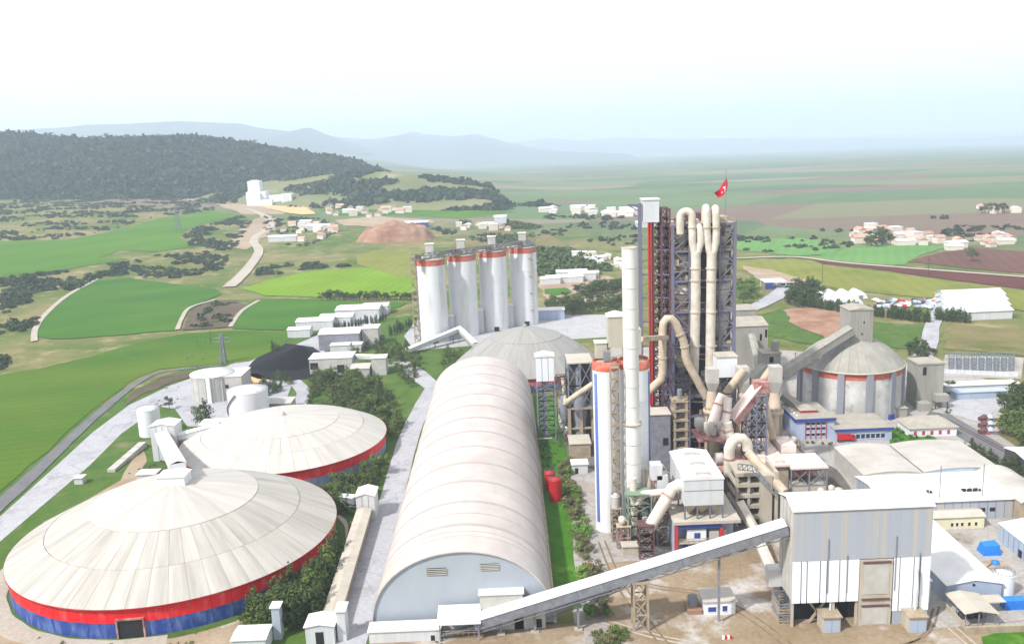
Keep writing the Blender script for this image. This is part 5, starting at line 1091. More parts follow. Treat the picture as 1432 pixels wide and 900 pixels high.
for x in (fx0+2.5, fx0+5, fx0+7.5, fx0+10, fx0+12.5): part('mullion', G().box(x-.15, x+.15, 240.85, 240.99, .2, zf-.5), 'trim_red', t)
for i in range(4): part('window', G().box(fx0+2.9+i*2.5, fx0+4.5+i*2.5, 240.9, 240.98, 1, 3.2), 'trim_blue', t)
part('control_box', G().box(fx0+3.6, fx0+9, 237.6, 240, zf, zf+3.6), 'white_clean', t); part('box_window', G().box(fx0+5.6, fx0+7.3, 237.5, 237.58, zf+1, zf+2.6), 'trim_blue', t); part('compressor', G().box(fx0+10, fx0+12.6, 237.6, 240.4, zf, zf+2.9), 'concrete_light', t); part('compressor', G().cyl((fx0+14.2, 239, zf), (fx0+14.2, 239, zf+3), .9, n=12), 'concrete_light', t)
# ducts left of the filter
zq = pl(940, 688, 243)
ductline('large white elbow duct descending from the bag filter', [(958, 680, 243), (948, 678, 243), (940, 682, 243), (934, 693, 242), (924, 710, 241), (910, 734, 240), (907, 740, 240)], 1.75, 'duct', flanges=(3,))
ductline('white horizontal duct joining the filter elbow', [(936, 687, 244), (912, 689, 246), (900, 690, 247), (895, 694, 247), (893, 706, 247)], 1.05, 'duct')
ductline('white vertical pipe in the green scaffold', [(885, 668, 249), (886, 690, 249), (887, 720, 248), (888, 748, 248)], 1.05, 'duct', flanges=(1,))
for px, lab in ((906, 'left of two upright pale pipes behind the green scaffold'), (898, 'right of two upright pale pipes behind the green scaffold')): ductline(lab, [(px, 655, 256), (px+1, 675, 255), (px+1, 700, 255)], .95, 'duct', name='upright_pipe')
def scaffold(label, px0, px1, Y, dep, py_top, m, n, name='scaffold_tower'):
    x0, x1 = pl(px0, 720, Y).x, pl(px1, 720, Y).x; z = pl((px0+px1)/2, py_top, Y).z; t = thing(name, label, 'scaffold', ((x0+x1)/2, Y+dep/2, 0))
    for x in (x0, x1):
        for y in (Y, Y+dep): part('leg', G().bar((x, y, 0), (x, y, z), .32), m, t)
    for k in range(n): part('lattice_bay', G().lattice(x0, x1, Y, Y+dep, [z*k/n, z*(k+1)/n], .24), m, t)
    part('top_deck', G().box(x0-.3, x1+.3, Y-.3, Y+dep+.3, z, z+.25), m, t); return t
scaffold('green steel scaffold tower with pipes left of the bag filter', 879, 911, 245.5, 5, 692, 'steel_green', 5); scaffold('brown steel tower under the filter elbow duct', 894, 914, 237.5, 4, 736, 'steel_rust', 4); scaffold('beige steel stand at the foot of the ladder tower', 856, 868, 249.5, 3, 712, 'steel_beige', 4)
a = pl(861, 700, 251); vtank('pressure_tank', 'small upright pale tank on the beige stand by the chimney foot', 'tank', a.x, 251, 1.25, 4.2, 'concrete_light', z0=pl(861, 711, 251).z)
for i, (px, py) in enumerate(((917, 654), (925, 668))): a = pl(px, py, 251); b = thing('fan_unit', ('upper white fan unit' if i == 0 else 'lower white fan unit')+' at the left side of the bag filter', 'fan', (a.x, 251, a.z-3), 'fan units beside the bag filter'); part('casing', G().box(a.x-1.6, a.x+1.6, 249, 253, a.z-3, a.z+1.5), 'white', b); part('stand', G().lattice(a.x-1.4, a.x+1.4, 249.3, 252.7, [0, a.z*.4, a.z-3], .22), 'red_dusty', b)
c = at(883, 776); building('tool_shed', 'tiny shed with tilted white roof at the foot of the brown tower', 'shed', c.x-2.4, c.x+2.2, c.y, c.y+3, 2.6, 'concrete', 'roof_tan')
c = at(1003, 858); building('pump_house', 'small white hut with two blue windows in the muddy yard', 'hut', c.x-3.4, c.x+4.4, c.y-.5, c.y+6, 3.6, 'white_clean', 'roof_pale', 0, wins=(('f', 1.0, 3.0, .9, 2.4), ('f', 4.6, 5.8, .9, 2.6)), winm='trim_blue')
t = thing('oil_tank', 'small brown banded bund with grey tank beside the white hut', 'tank', (c.x-5.5, c.y+2, 0)); part('bund_wall', G().box(c.x-7.4, c.x-3.7, c.y, c.y+5, 0, 1.2), 'red_earth', t); part('tank_shell', G().lathe(c.x-5.6, c.y+3, [(1.3, 1.2), (1.3, 3.6), (.02, 4.2)], 16), 'steel_grey', t)
# steel tower with white head, raw mill
xa, xb = pl(751, 560, 343).x, pl(776.5, 560, 343).x; z0, z1 = pl(762, 533, 343).z, pl(762, 499, 343).z
t = thing('bucket_elevator', 'grey lattice elevator tower with white panelled head at the hall end', 'elevator tower', ((xa+xb)/2, 346, 0))
for i in range(3): part('head_panel', G().box(xa+(xb-xa)*i/3+.1, xa+(xb-xa)*(i+1)/3-.1, 343, 343.3, z0, z1), 'white_clean', t)
part('head_casing', G().box(xa+.05, xb-.05, 343.32, 349, z0, z1), 'office_blue', t); part('head_roof', G().prof_y([(xa-.3, z1+.02), (xb+.3, z1+.02), (xb+.3, z1+.3), ((xa+xb)/2, z1+1.2), (xa-.3, z1+.3)], 342.7, 349.3), 'roof_white', t)
for x in (xa+.2, xb-.2):
    for y in (343.2, 348.8): part('leg', G().bar((x, y, 0), (x, y, z0), .4), 'steel_grey', t)
for k in range(6): part('lattice_bay', G().lattice(xa+.2, xb-.2, 343.2, 348.8, [z0*k/6, z0*(k+1)/6], .25), 'steel_grey', t)
part('bucket_casing', G().box(xa+2, xa+4, 345, 347, 0, z0), 'steel_grey', t)
Ym = 334.0; xa, xb = pl(786, 580, Ym).x, pl(829, 580, Ym).x; zr = pl(810, 508, Ym).z; zmid = pl(810, 570, Ym).z
t = thing('raw_mill', 'open steel raw mill building with dark interior and white roof', 'building', ((xa+xb)/2, 345, 0))
part('roof', G().box(xa+2.6, xb+.5, Ym-.4, Ym+14, zr, zr+.5), 'roof_tan', t)
for x in (xa+2.8, (xa+xb)/2+1.4, xb):
    for y in (Ym, Ym+13.5): part('upper_column', G().bar((x, y, zmid), (x, y, zr), .5), 'steel_grey', t); part('lower_column', G().box(x-.6, x+.6, y-.6, y+.6, 0, zmid), 'steel_beige', t)
for za, zb_ in ((zmid, (zmid+zr)/2), ((zmid+zr)/2, zr)): part('frame_bracing', G().lattice(xa+2.8, (xa+xb)/2+1.4, Ym, Ym+13.5, [za, zb_], .35).lattice((xa+xb)/2+1.4, xb, Ym, Ym+13.5, [za, zb_], .35), 'steel_grey', t)
part('floor_beam', G().box(xa+2, xb+.6, Ym-.3, Ym+14, zmid-.6, zmid), 'steel_beige', t); part('lower_beam', G().box(xa+2, xb+.6, Ym-.3, Ym+.6, zmid*.45, zmid*.45+.6), 'steel_beige', t)
part('dark_interior', G().box(xa+3.4, xb-.6, Ym+5, Ym+13, 0, zr-1.5), 'steel_dark', t); part('mill_body', G().lathe((xa+xb)/2+1, Ym+2.5, [(2.4, 0), (2.4, zmid*.6), (3.0, zmid*.8), (3.0, zmid+4), (1.2, zmid+8), (1.2, zr-2)], 20), 'steel_grey', t)
part('separator', G().lathe(xa+1, Ym+2, [(.5, 8), (2, 13), (2, 19), (.6, 22)], 16), 'steel_grey', t); part('side_frame', G().lattice(xa-1.6, xa+2.4, Ym+1, Ym+8, [0, 7, 14, 21, 27], .3), 'steel_dark', t)
ductline('sloping pinkish pipe crossing the raw mill front', [(791, 563, 330), (805, 553, 328), (830, 536, 325)], 1.1, 'duct_beige', 'sloping_pipe'); ductline('thin upright pale pipe left of the raw mill', [(787, 528, 338), (789, 545, 337), (791, 566, 333)], .8, 'duct_beige', 'sloping_pipe')
c = at(815, 640); building('transfer_hut', 'low dusty pink roofed hut below the raw mill', 'hut', c.x-4.6, c.x+3, c.y, c.y+10, 5.5, 'steel_beige', 'roof_tan'); 
c = at(812, 662); building('control_hut', 'tiny white hut left of the twin silos', 'hut', c.x-3, c.x+2.6, c.y, c.y+5, 3.4, 'white', 'roof_white', doors=(('f', 1, 2.2, 0, 2.2),))
for px, py, lab in ((778, 702, 'front round red tank on the lawn beside the vaulted hall'), (770, 688, 'rear round red tank on the lawn beside the vaulted hall')): c = at(px, py); vtank('red_tank', lab, 'tank', c.x, c.y+2, 2.2 if py > 700 else 1.9, 7.4 if py > 700 else 6.4, 'red_tank', 'red tanks on the lawn', roofm='red_tank', roof=.5)
c = at(762, 622); t = thing('dust_collector', 'small white domed collector at the foot of the elevator tower', 'collector', (c.x-12, c.y, 0)); part('bowl', G().lathe(c.x-11, c.y, [(1.6, 2.5), (1.6, 4), (.02, 5.2)], 14), 'white', t); part('pipe', G().bar((c.x-18, c.y, 2.8), (c.x+3, c.y, 2.8), .35), 'concrete_light', t); part('post', G().bar((c.x-11, c.y, 0), (c.x-11, c.y, 2.5), .6), 'steel_grey', t)
# ------------------------------------------------------------------ clinker dome
CX, CY, CR, CW = 142.3, 368.5, 20.6, 20.6; za = pl(1203, 467, CY).z
t = thing('clinker_dome', 'grey domed clinker silo with orange ring and pilasters', 'silo', (CX, CY, 0)); nw = 12
for i in range(nw):
    a0, a1 = 2*math.pi*i/nw+.055, 2*math.pi*(i+1)/nw-.055
    part('wall_panel', G().lathe(CX, CY, [(CR, 0), (CR, CW-3.2)], 5, a0, a1), 'clinker_wall', t); part('orange_panel', G().lathe(CX, CY, [(CR+.05, CW-3.15), (CR+.05, CW-.6)], 5, a0, a1), 'orange', t)
    a = 2*math.pi*i/nw; g = G(); u = Vector((math.cos(a), math.sin(a))); v = Vector((-u.y, u.x)); pp = [Vector((CX, CY))+u*rr+v*w for rr, w in ((CR-.5, -1.3), (CR+1.0, -1.3), (CR+1.0, 1.3), (CR-.5, 1.3))]
    pil = part('pilaster', g.prism(pp, 0, CW-.4), 'pilaster', t)
    if i in (8, 9, 10): part('blue_foot', G().prism([Vector((CX, CY))+u*rr+v*w for rr, w in ((CR, -1.35), (CR+1.06, -1.35), (CR+1.06, 1.35), (CR, 1.35))], 0, 2.4), 'trim_blue', pil)
dp = [(max(.02, (CR+.9)*(1-v)**.44), CW-.2+(za-CW)*v) for v in (0, .1, .2, .32, .45, .58, .7, .82, .92, .98, 1)]; nd = 32
for i in range(nd): a0, a1 = 2*math.pi*i/nd+.004, 2*math.pi*(i+1)/nd-.004; part('dome_panel', G().lathe(CX, CY, dp, 2, a0, a1), 'concrete_grey', t)
part('dome_lining', G().lathe(CX, CY, [(max(r_-.15, .01), z_-.12) for r_, z_ in dp], 32), 'roof_grey', t); part('ring_beam', G().lathe(CX, CY, [(CR, CW-.6), (CR+1.15, CW-.5), (CR+1.15, CW-.1), (CR+.6, CW+.1)], 48), 'concrete', t)
part('roof_ladder', G().bar((CX-1.5, CY-7.5, za-1.6), (CX+1, CY-11, za-4.0), .6, .25), 'steel_dark', t)
h0, h1 = pl(1187, 469, 361), pl(1222, 433, 361); t = thing('dome_head_house', 'grey ribbed head house on top of the clinker dome', 'head house', ((h0.x+h1.x)/2, 366, za-1.5))
nq = 8
for i in range(nq): part('cladding_sheet', G().box(h0.x+(h1.x-h0.x)*i/nq+.04, h0.x+(h1.x-h0.x)*(i+1)/nq-.04, 361, 361.2, za-2.6, h1.z), 'concrete_grey', t)
part('house_body', G().box(h0.x+.02, h1.x-.02, 361.22, 372, za-2.5, h1.z-.02), 'concrete_grey', t); part('house_roof', G().prof_y([(h0.x-.3, h1.z+.02), (h1.x+.3, h1.z+.02), (h1.x+.3, h1.z+.2), ((h0.x+h1.x)/2, h1.z+1.1), (h0.x-.3, h1.z+.2)], 360.7, 372.3), 'roof_grey', t)
for dx, dz in ((.62, .66), (.55, .25)): x = h0.x+(h1.x-h0.x)*dx; z = za-1.5+(h1.z-za)*dz; part('vent_hole', G().box(x-.3, x+.3, 360.9, 360.99, z, z+.8), 'dark', t)
gallery('grey inclined conveyor rising to the clinker dome head house', pl(1092, 528, 349), pl(1190, 466, 360), 4.2, 3.4, 'concrete_grey', 'concrete_grey', seg=7, posts=())
h0, h1 = pl(1066, 556, 346), pl(1092, 494, 346); t = thing('transfer_tower', 'grey transfer tower at the lower end of the clinker conveyor', 'tower', ((h0.x+h1.x)/2, 349, 0)); part('tower_body', G().box(h0.x, h1.x, 346, 353.5, 0, h1.z), 'concrete_grey', t); part('tower_roof', G().box(h0.x-.3, h1.x+.3, 345.7, 353.8, h1.z+.02, h1.z+.4), 'roof_grey', t); part('opening', G().box(h0.x+2.6, h0.x+4.2, 345.9, 345.99, h1.z-3.6, h1.z-1.2), 'dark', t); part('upper_box', G().box(h1.x-2.5, h1.x-.3, 347.5, 351.5, h1.z+.42, h1.z+4.4), 'concrete_grey', t)
h0, h1 = pl(1023, 520, 402), pl(1074, 455, 402); t = building('clinker_house', 'large grey windowless block right behind the kiln tower', 'building', h0.x, h1.x, 402, 424, h1.z, 'concrete_grey', 'roof_grey', 2.0, 'x', doors=(('f', 12.8, 13.8, h1.z-7, h1.z-3.8), ('f', 15.2, 16.2, h1.z-5.5, h1.z-1.8)))
h0, h1 = pl(1023, 450, 426), pl(1057, 433, 426); building('upper_block', 'lighter grey block standing behind the grey windowless block', 'building', h0.x, h1.x, 426, 440, h1.z, 'concrete_grey', 'roof_grey')
gallery('grey steep chute from the grey block down to the transfer tower', pl(1051, 472, 400), pl(1063, 520, 355), 2.6, 1.9, 'concrete_grey', 'concrete_grey', 'chute', seg=6, under=False); gallery('grey short conveyor from the gas vessels to the transfer tower', pl(1046, 536, 335), pl(1068, 516, 347), 3, 2.4, 'concrete_grey', 'concrete_grey', seg=6, under=False); gallery('grey low conveyor at the foot of the clinker dome', pl(1094, 556, 352), pl(1118, 575, 346), 3.6, 2.6, 'concrete_grey', 'concrete_grey', seg=6, under=False)
h1 = pl(1280, 512, 364); h2 = pl(1313, 512, 364); h0 = at(1280, 570); zt = 18.6; t = thing('loading_tower', 'freestanding grey loading tower right of the clinker dome', 'tower', (174.5, 368, 0)); xa, xb = 169, 180.2
for i in range(3): part('front_panel', G().box(xa+(xb-xa)*i/3+.03, xa+(xb-xa)*(i+1)/3-.03, 364, 364.25, 0, zt), 'concrete_grey', t)
part('tower_body', G().box(xa+.02, xb-.02, 364.27, 374, 0, zt), 'concrete_grey', t); part('tower_roof', G().box(xa-.3, xb+.3, 363.7, 374.3, zt+.02, zt+.7), 'roof_grey', t); part('opening', G().box(xa+2.2, xa+3.6, 363.85, 363.97, zt-4.4, zt-1), 'dark', t); part('loading_box', G().box(xb-4.5, xb+1, 360.5, 363.8, 3.2, 6.2), 'concrete_grey', t); part('low_annex', G().box(xa-1, xa+4, 358.5, 363.5, 0, 3.4), 'concrete_grey', t)
for x in (xb-4.3, xb+.6): part('leg', G().bar((x, 361, 0), (x, 361, 3.2), .4), 'steel_dark', t)
c = at(1258, 583); building('dome_annex', 'small grey lean to at the right foot of the clinker dome', 'building', c.x-4, c.x+3, c.y, c.y+6, 3.6, 'concrete_grey', 'roof_grey')
# ------------------------------------------------------------------ offices, warehouses and sheds on the right
xa, xb = pl(1113, 600, 331).x, pl(1166.5, 600, 331).x
t = building('office_block', 'two storey blue grey office with dark blue roof edge and red window posts', 'office', xa, xb, 331, 352, 8.0, 'office_blue', 'roof_grey', wins=[('f', 4+i*2.0, 5.4+i*2.0, z, z+1.3) for i in range(4) for z in (1.2, 3.6, 5.6)], doors=())
part('blue_fascia', G().box(xa-.5, xb+.5, 330.4, 330.62, 7.2, 8.4), 'trim_blue', t); part('blue_fascia', G().box(xa-.6, xa-.37, 330.4, 352.4, 7.2, 8.4), 'trim_blue', t)
for i in range(5): part('red_post', G().box(xa+3.6+i*2.0, xa+3.85+i*2.0, 330.75, 330.95, .2, 7.1), 'trim_red', t)
part('roof_lantern', G().box(xa+4, xa+10.5, 338, 345, 8.32, 9.4), 'trim_red', t); part('lantern_roof', G().add([(xa+3.6, 337.6, 9.42), (xa+10.9, 337.6, 9.42), (xa+10.9, 345.4, 9.42), (xa+3.6, 345.4, 9.42), (xa+7.2, 341.5, 11)], [(0, 1, 4), (1, 2, 4), (2, 3, 4), (3, 0, 4), (3, 2, 1, 0)]), 'roof_grey', t)
for i in range(4): part('roof_dome', G().lathe(xa+1.6, 335+i*3.2, [(.5, 8.3), (.5, 8.7), (.02, 9)], 10), 'white', t)
xa, xb = pl(1168, 610, 326.5).x, pl(1247, 612, 326.5).x
t = building('low_office', 'low blue grey office with dark blue roof edge in front of the clinker dome', 'office', xa, xb, 326.5, 344, 4.8, 'office_blue', 'roof_grey', wins=[('f', 8+i*1.9, 9.4+i*1.9, 1.0, 3.0) for i in range(6)]); part('blue_fascia', G().box(xa-.4, xb+.5, 325.9, 326.1, 4.2, 5.2), 'trim_blue', t)
c = at(1181, 617); t = thing('truck', 'red truck with high box parked at the low blue office', 'truck', (c.x, c.y, 0))
part('cargo_box', G().box(c.x-3.0, c.x+2.0, c.y-1.1, c.y+1.2, 1.0, 3.2), 'red_paint', t); cab = part('cab', G().prof_y([(c.x+2.1, .8), (c.x+3.8, .8), (c.x+3.8, 1.9), (c.x+3.4, 2.9), (c.x+2.1, 2.9)], c.y-1.1, c.y+1.1), 'red_paint', t); part('windscreen', G().box(c.x+2.5, c.x+3.3, c.y-1.14, c.y-1.11, 1.9, 2.7), 'glass', cab); part('chassis', G().box(c.x-3, c.x+3.6, c.y-.8, c.y+.8, .55, .8), 'rubber', t)
for x in (-2.2, -1.0, 2.9):
    for y in (-1, 1): wh = part('wheel', G().cyl((c.x+x, c.y+y*.75, .5), (c.x+x, c.y+y*1.1, .5), .5, n=14), 'rubber', t); part('rim', G().cyl((c.x+x, c.y+y*1.1, .5), (c.x+x, c.y+y*1.13, .5), .25, n=10), 'steel_grey', wh)
c = at(1283, 611); t = thing('hip_roof_house', 'white house with grey hipped roof and red windows', 'house', (c.x+4, c.y+5, 0)); hx0, hx1, hy0, hy1 = c.x-3, c.x+15, c.y, c.y+11
part('walls', G().box(hx0, hx1, hy0, hy1, 0, 3.6), 'white_clean', t); part('hip_roof', G().add([(hx0-.7, hy0-.7, 3.6), (hx1+.7, hy0-.7, 3.6), (hx1+.7, hy1+.7, 3.6), (hx0-.7, hy1+.7, 3.6), (hx0+5, (hy0+hy1)/2, 6.8), (hx1-5, (hy0+hy1)/2, 6.8)], [(0, 1, 5, 4), (1, 2, 5), (2, 3, 4, 5), (3, 0, 4), (3, 2, 1, 0)]), 'roof_grey', t)
for i in range(5): part('window', G().box(hx0+1.5+i*3.2, hx0+2.6+i*3.2, hy0-.06, hy0-.01, .8, 2.4), 'trim_red', t)
def barrel(label, x0, x1, y0, y1, h, rise, name='warehouse', wallm='shed_blue', roofm='roof_pale', n=10, bays=5, group=None):
    t = thing(name, label, 'warehouse', ((x0+x1)/2, (y0+y1)/2, 0), group); xm = (x0+x1)/2; pf = [(x0-.3+(x1-x0+.6)*i/n, h+rise*(1-(2*i/n-1)**2)) for i in range(n+1)]
    for b in range(bays):
        ya, yb = y0-.3+(y1-y0+.6)*b/bays, y0-.3+(y1-y0+.6)*(b+1)/bays-.06; vs = [(x, y, z+dz) for y in (ya, yb) for dz in (.25, .02) for x, z in pf]; m = n+1
        g = G(); g.add(vs, [(i, i+1, 2*m+i+1, 2*m+i) for i in range(n)], True); g.add(vs, [(m+i, 3*m+i, 3*m+i+1, m+i+1) for i in range(n)]); g.add(vs, [(i, m+i, m+i+1, i+1) for i in range(n)]); part('roof_panel', g, roofm, t)
    for nm, y in (('front_wall', y0), ('rear_wall', y1-.25)): part(nm, G().prof_y([(x0, 0), (x1, 0)]+[(max(x0, min(x1, x)), z) for x, z in pf[::-1]], y, y+.25), wallm, t)
    for x in (x0, x1-.25): part('side_wall', G().box(x, x+.25, y0+.26, y1-.26, 0, h), wallm, t)
    return t
barrel('left grey barrel roofed warehouse behind the long front hall', 112.5, 131.2, 276.5, 303, 6.6, 1.0, wallm='concrete_light', group='barrel roofed warehouses on the right'); barrel('right grey barrel roofed warehouse beside the railway', 132.2, 157, 276.5, 303, 6.8, 1.1, group='barrel roofed warehouses on the right')
t = building('front_hall', 'wide pale roofed hall with stained sheet walls in front of the warehouses', 'warehouse', 110, 149, 254, 276, 6.4, 'grey_panel', 'roof_white', 1.4, 'x', .5, panels=15, doors=[('f', x, x+1.6, 2.6, 3.8) for x in (26, 29, 32)])
for x in (121, 136):
    o_ = part('roof_opening', G().box(x, x+5.5, 258.5, 260, 7.3, 7.75), 'dark', t)
    for k in range(3): part('louvre', G().bar((x+.8+k*1.8, 258.3, 7.4), (x+1.8+k*1.8, 260.2, 8.0), .3), 'white', o_)
for x in (127.5, 140.5): part('roof_mast', G().cyl((x, 256, 6.5), (x, 256, 17), .13, n=6), 'steel_grey', t)
barrel('pale arched loading shed at the right end of the front hall', 149.2, 160, 250, 276, 6.5, 1.8, 'loading_shed', wallm='steel_beige', n=8, bays=3)
building('cream_bungalow', 'low cream building with a pink door beside the long white shed', 'building', 115, 137.4, 248.2, 254, 3.8, 'cream_wall', 'roof_tan', .8, 'x', wins=[('f', x, x+.7, .9, 2.2) for x in (12.5, 14, 15.5, 17.6, 19.6)], winm='glass')
t = building('white_shed', 'long low shed with bright white roof behind the tall clad building', 'shed', 106.6, 120.4, 207.5, 247, 4.6, 'shed_blue', 'roof_white', 1.2, 'y', panels=0); part('gable_vent', G().cyl((113.3, 207.35, 4.5), (113.3, 207.49, 4.5), .35, n=12), 'dark', t)
building('side_annex', 'small white annex at the back corner of the tall clad building', 'building', 98.4, 102.4, 207.5, 212, 6, 'white_clean', 'roof_white')
t = thing('carport', 'tan roofed open shelter in front of the long white shed', 'shelter', (110, 199, 0)); part('roof', G().prof_y([(104.6, 4.0), (108.3, 4.6), (113, 3.7), (113, 3.85), (108.3, 4.8), (104.6, 4.2)], 194.6, 204.6), 'roof_tan', t); part('side_roof', G().box(113.1, 117.6, 200.2, 203.8, 3.5, 3.7), 'roof_tan', t)
for x in (105.2, 108.4, 112.4):
    for y in (195.2, 199.6, 204): part('post', G().bar((x, y, 0), (x, y, 3.95), .22), 'steel_grey', t)
part('low_wall', G().box(104.8, 105.05, 194.8, 204.4, 0, 1.6), 'concrete', t)
for i in range(3): part('stored_crate', G().box(106+i*2, 107.4+i*2, 199, 200.6, 0, 1.3), 'steel_dark', t)
t = thing('yard_wall', 'low tan retaining wall along the yard below the shelter', 'wall', (112, 193, 0))
for i in range(9): part('wall_block', G().box(104+i*2.6+.03, 106.6+i*2.6-.03, 192.4, 193.2, 0, 1.9), 'steel_beige', t)
c = at(1410, 836); vtank('white_tank', 'white round tank beside the blue grey shed gable', 'tank', c.x, c.y+2.4, 2.35, 5.6, 'white_clean', roofm='white_clean')
c = at(1388, 777); t = thing('tarped_machine', 'bulky machine under a bright blue tarpaulin on the right yard', 'tarpaulin', (c.x, c.y+2, 0)); part('tarpaulin', G().add([(c.x-2.5, c.y+.2, 0), (c.x+2.4, c.y, 0), (c.x+2.7, c.y+3.6, 0), (c.x-2.6, c.y+3.8, 0), (c.x-2.1, c.y+.5, 2.7), (c.x+2.0, c.y+.3, 3.0), (c.x+2.1, c.y+3.2, 3.3), (c.x-1.9, c.y+3.4, 2.8), (c.x, c.y+1.8, 3.6)], [(0, 1, 5, 4), (1, 2, 6, 5), (2, 3, 7, 6), (3, 0, 4, 7), (4, 5, 8), (5, 6, 8), (6, 7, 8), (7, 4, 8)]), 'tarp_blue', t); part('tarp_hem', G().bar((c.x-2.6, c.y+.05, .12), (c.x+2.5, c.y-.1, .12), .2), 'tarp_blue', t)
c = at(1392, 792); t = thing('pallet_yard', 'wooden pallet base with small blue bundle on the right yard', 'pallet', (c.x, c.y, 0)); part('pallet', G().box(c.x-3, c.x+3.4, c.y-1.4, c.y+2.6, .15, .5), 'steel_beige', t); part('blue_bundle', G().lathe(c.x+.3, c.y+.8, [(1.1, .5), (1.0, 1.3), (.02, 1.7)], 8), 'tarp_blue', t); part('timber', G().bar((c.x-3, c.y-1.2, .7), (c.x-1, c.y+.4, .9), .3), 'red_earth', t)
c = at(1420, 853); t = thing('blue_container', 'bright blue container at the right edge of the yard', 'container', (c.x+1, c.y, 0)); part('container_body', G().box(c.x-2.6, c.x+6, c.y, c.y+2.5, .15, 2.6), 'tarp_blue', t)
for i in range(14): part('corrugation', G().box(c.x-2.4+i*.6, c.x-2.2+i*.6, c.y-.06, c.y-.005, .3, 2.5), 'tarp_blue', t)
building('grey_shed', 'blue grey shed with white roof cut by the right edge', 'shed', 137.2, 152, 222, 240, 5.2, 'shed_blue', 'roof_white', 1.2, 'y', panels=6, doors=(('l', 6, 8, 0, 2.4),))
c = at(1432, 660); building('open_depot', 'open fronted dark shed with white roof at the right edge', 'shed', c.x-2, c.x+16, c.y-5, c.y+9, 5.6, 'steel_dark', 'roof_white', 1, 'x')
for i, (px, py) in enumerate(((703, 795), (1017, 893))):
    c = at(px, py); t = thing('yard_barrier', ('red and white barrier beside the chimney yard lane', 'red and white barrier on the front muddy yard')[i], 'barrier', (c.x+(24 if i == 0 else 0), c.y, 0)); cx = c.x+(24 if i == 0 else 0)
    for k in range(4): part('barrier_block', G().box(cx-1.2+k*.6, cx-.65+k*.6, c.y-.25, c.y+.25, 0, .9), 'red_paint' if k % 2 else 'white_clean', t)
# ------------------------------------------------------------------ left side: conveyors, tanks, coal yard
gallery('long beige conveyor gallery on the ground beside the vaulted hall', (-48.6, 206, 1.4), (-50.0, 272, 2.2), 4.4, 2.2, 'steel_beige', 'roof_tan', seg=6, under=False)
building('transfer_house', 'white ribbed transfer house at the far end of the ground conveyor', 'building', -52.6, -46.6, 272.5, 280, 8.2, 'white', 'roof_white', .9, 'y', panels=3)
gallery('short white conveyor leaving the transfer house towards the smaller dome', (-53.0, 277.5, 4.2), (-58.5, 282, 3.0), 2.8, 2.2, 'steel_grey', 'white_clean', seg=4, posts=((.6, 'post'),))
building('lower_house', 'pale house with dark opening at the near end of the ground conveyor', 'building', -53.4, -46.4, 199.6, 205.5, 5.0, 'white', 'roof_white', .6, 'y', doors=(('f', 2.4, 4.4, 0, 3.6),))
building('small_riser', 'slim white riser box beside the near end of the ground conveyor', 'building', -45.9, -43.8, 201, 205, 8.0, 'white', 'roof_white')
building('front_hut', 'white roofed hut cut by the bottom edge left of the ground conveyor', 'building', -70.5, -62.5, 197, 203.5, 3.8, 'white', 'roof_white', .4, 'x'); building('front_riser', 'slim blue grey riser tower behind the bottom edge hut', 'building', -62.2, -60.2, 203, 205.6, 8.6, 'gable_blue', 'roof_white')
# transfer tower feeding the domes
xa, xb = pl(212, 620, 337).x, pl(246, 620, 337).x; t = building('feed_tower', 'white feed tower between the small tank and the smaller dome', 'tower', xa, xb, 337, 345, 14.2, 'white', 'roof_white', .9, 'y', panels=4)
gallery('white conveyor bridge from the feed tower down onto the largest dome', (xa+4.5, 336.5, 9.4), (D1[0]+.5, D1[1]+3.5, zt1+2.2), 4.6, 2.6, 'white', 'roof_white', seg=7, posts=((.25, 'post'),))
building('dome_top_house', 'small white house on the top of the largest dome', 'building', 0, 0.01, 0, 0.01, 0.01, 'white', 'roof_white') if False else None
t = thing('dome_top_house', 'small white house on the top of the largest dome', 'house', (D1[0], D1[1], zt1)); part('walls', G().box(D1[0]-4, D1[0]+4, D1[1]-2, D1[1]+4, zt1-.6, zt1+2.2), 'white_clean', t); part('roof', G().prof_y([(D1[0]-4.3, zt1+2.22), (D1[0]+4.3, zt1+2.22), (D1[0]+4.3, zt1+2.4), (D1[0], zt1+3.2), (D1[0]-4.3, zt1+2.4)], D1[1]-2.3, D1[1]+4.3), 'roof_white', t)
gallery('white conveyor bridge from the feed tower to the smaller dome', (xb+.2, 341, 7.4), (xb+16, 344, 10.2), 3.6, 2.4, 'white', 'roof_white', seg=5, posts=((.5, 'post'),))
a, b = pl(281, 616, 345), pl(314, 597, 345); t = thing('dome_side_house', 'white sloped house where the conveyor enters the smaller dome', 'house', ((a.x+b.x)/2, 348, 0)); part('walls', G().box(a.x, b.x+2, 345, 352, 0, 11.6), 'white', t); part('roof', G().box(a.x-.3, b.x+2.3, 344.7, 352.3, 11.62, 11.9), 'roof_white', t)
vtank('small_tank', 'small white round tank left of the feed tower', 'tank', -157.4, 371.5, 4.6, 11.6, 'white_clean', 'white round tanks by the domes')
vtank('clinker_tank', 'white round tank with spiral stair behind the smaller dome', 'tank', -120.5, 392.5, 8.9, 12.4, 'white_clean', 'white round tanks by the domes', stair=(R(175), R(250)))
t = thing('round_store', 'pale round ended store building at the bend of the pale road', 'building', (-146.5, 424, 0)); r_ = 10.2; cx, cy_ = -147.0, 426.0
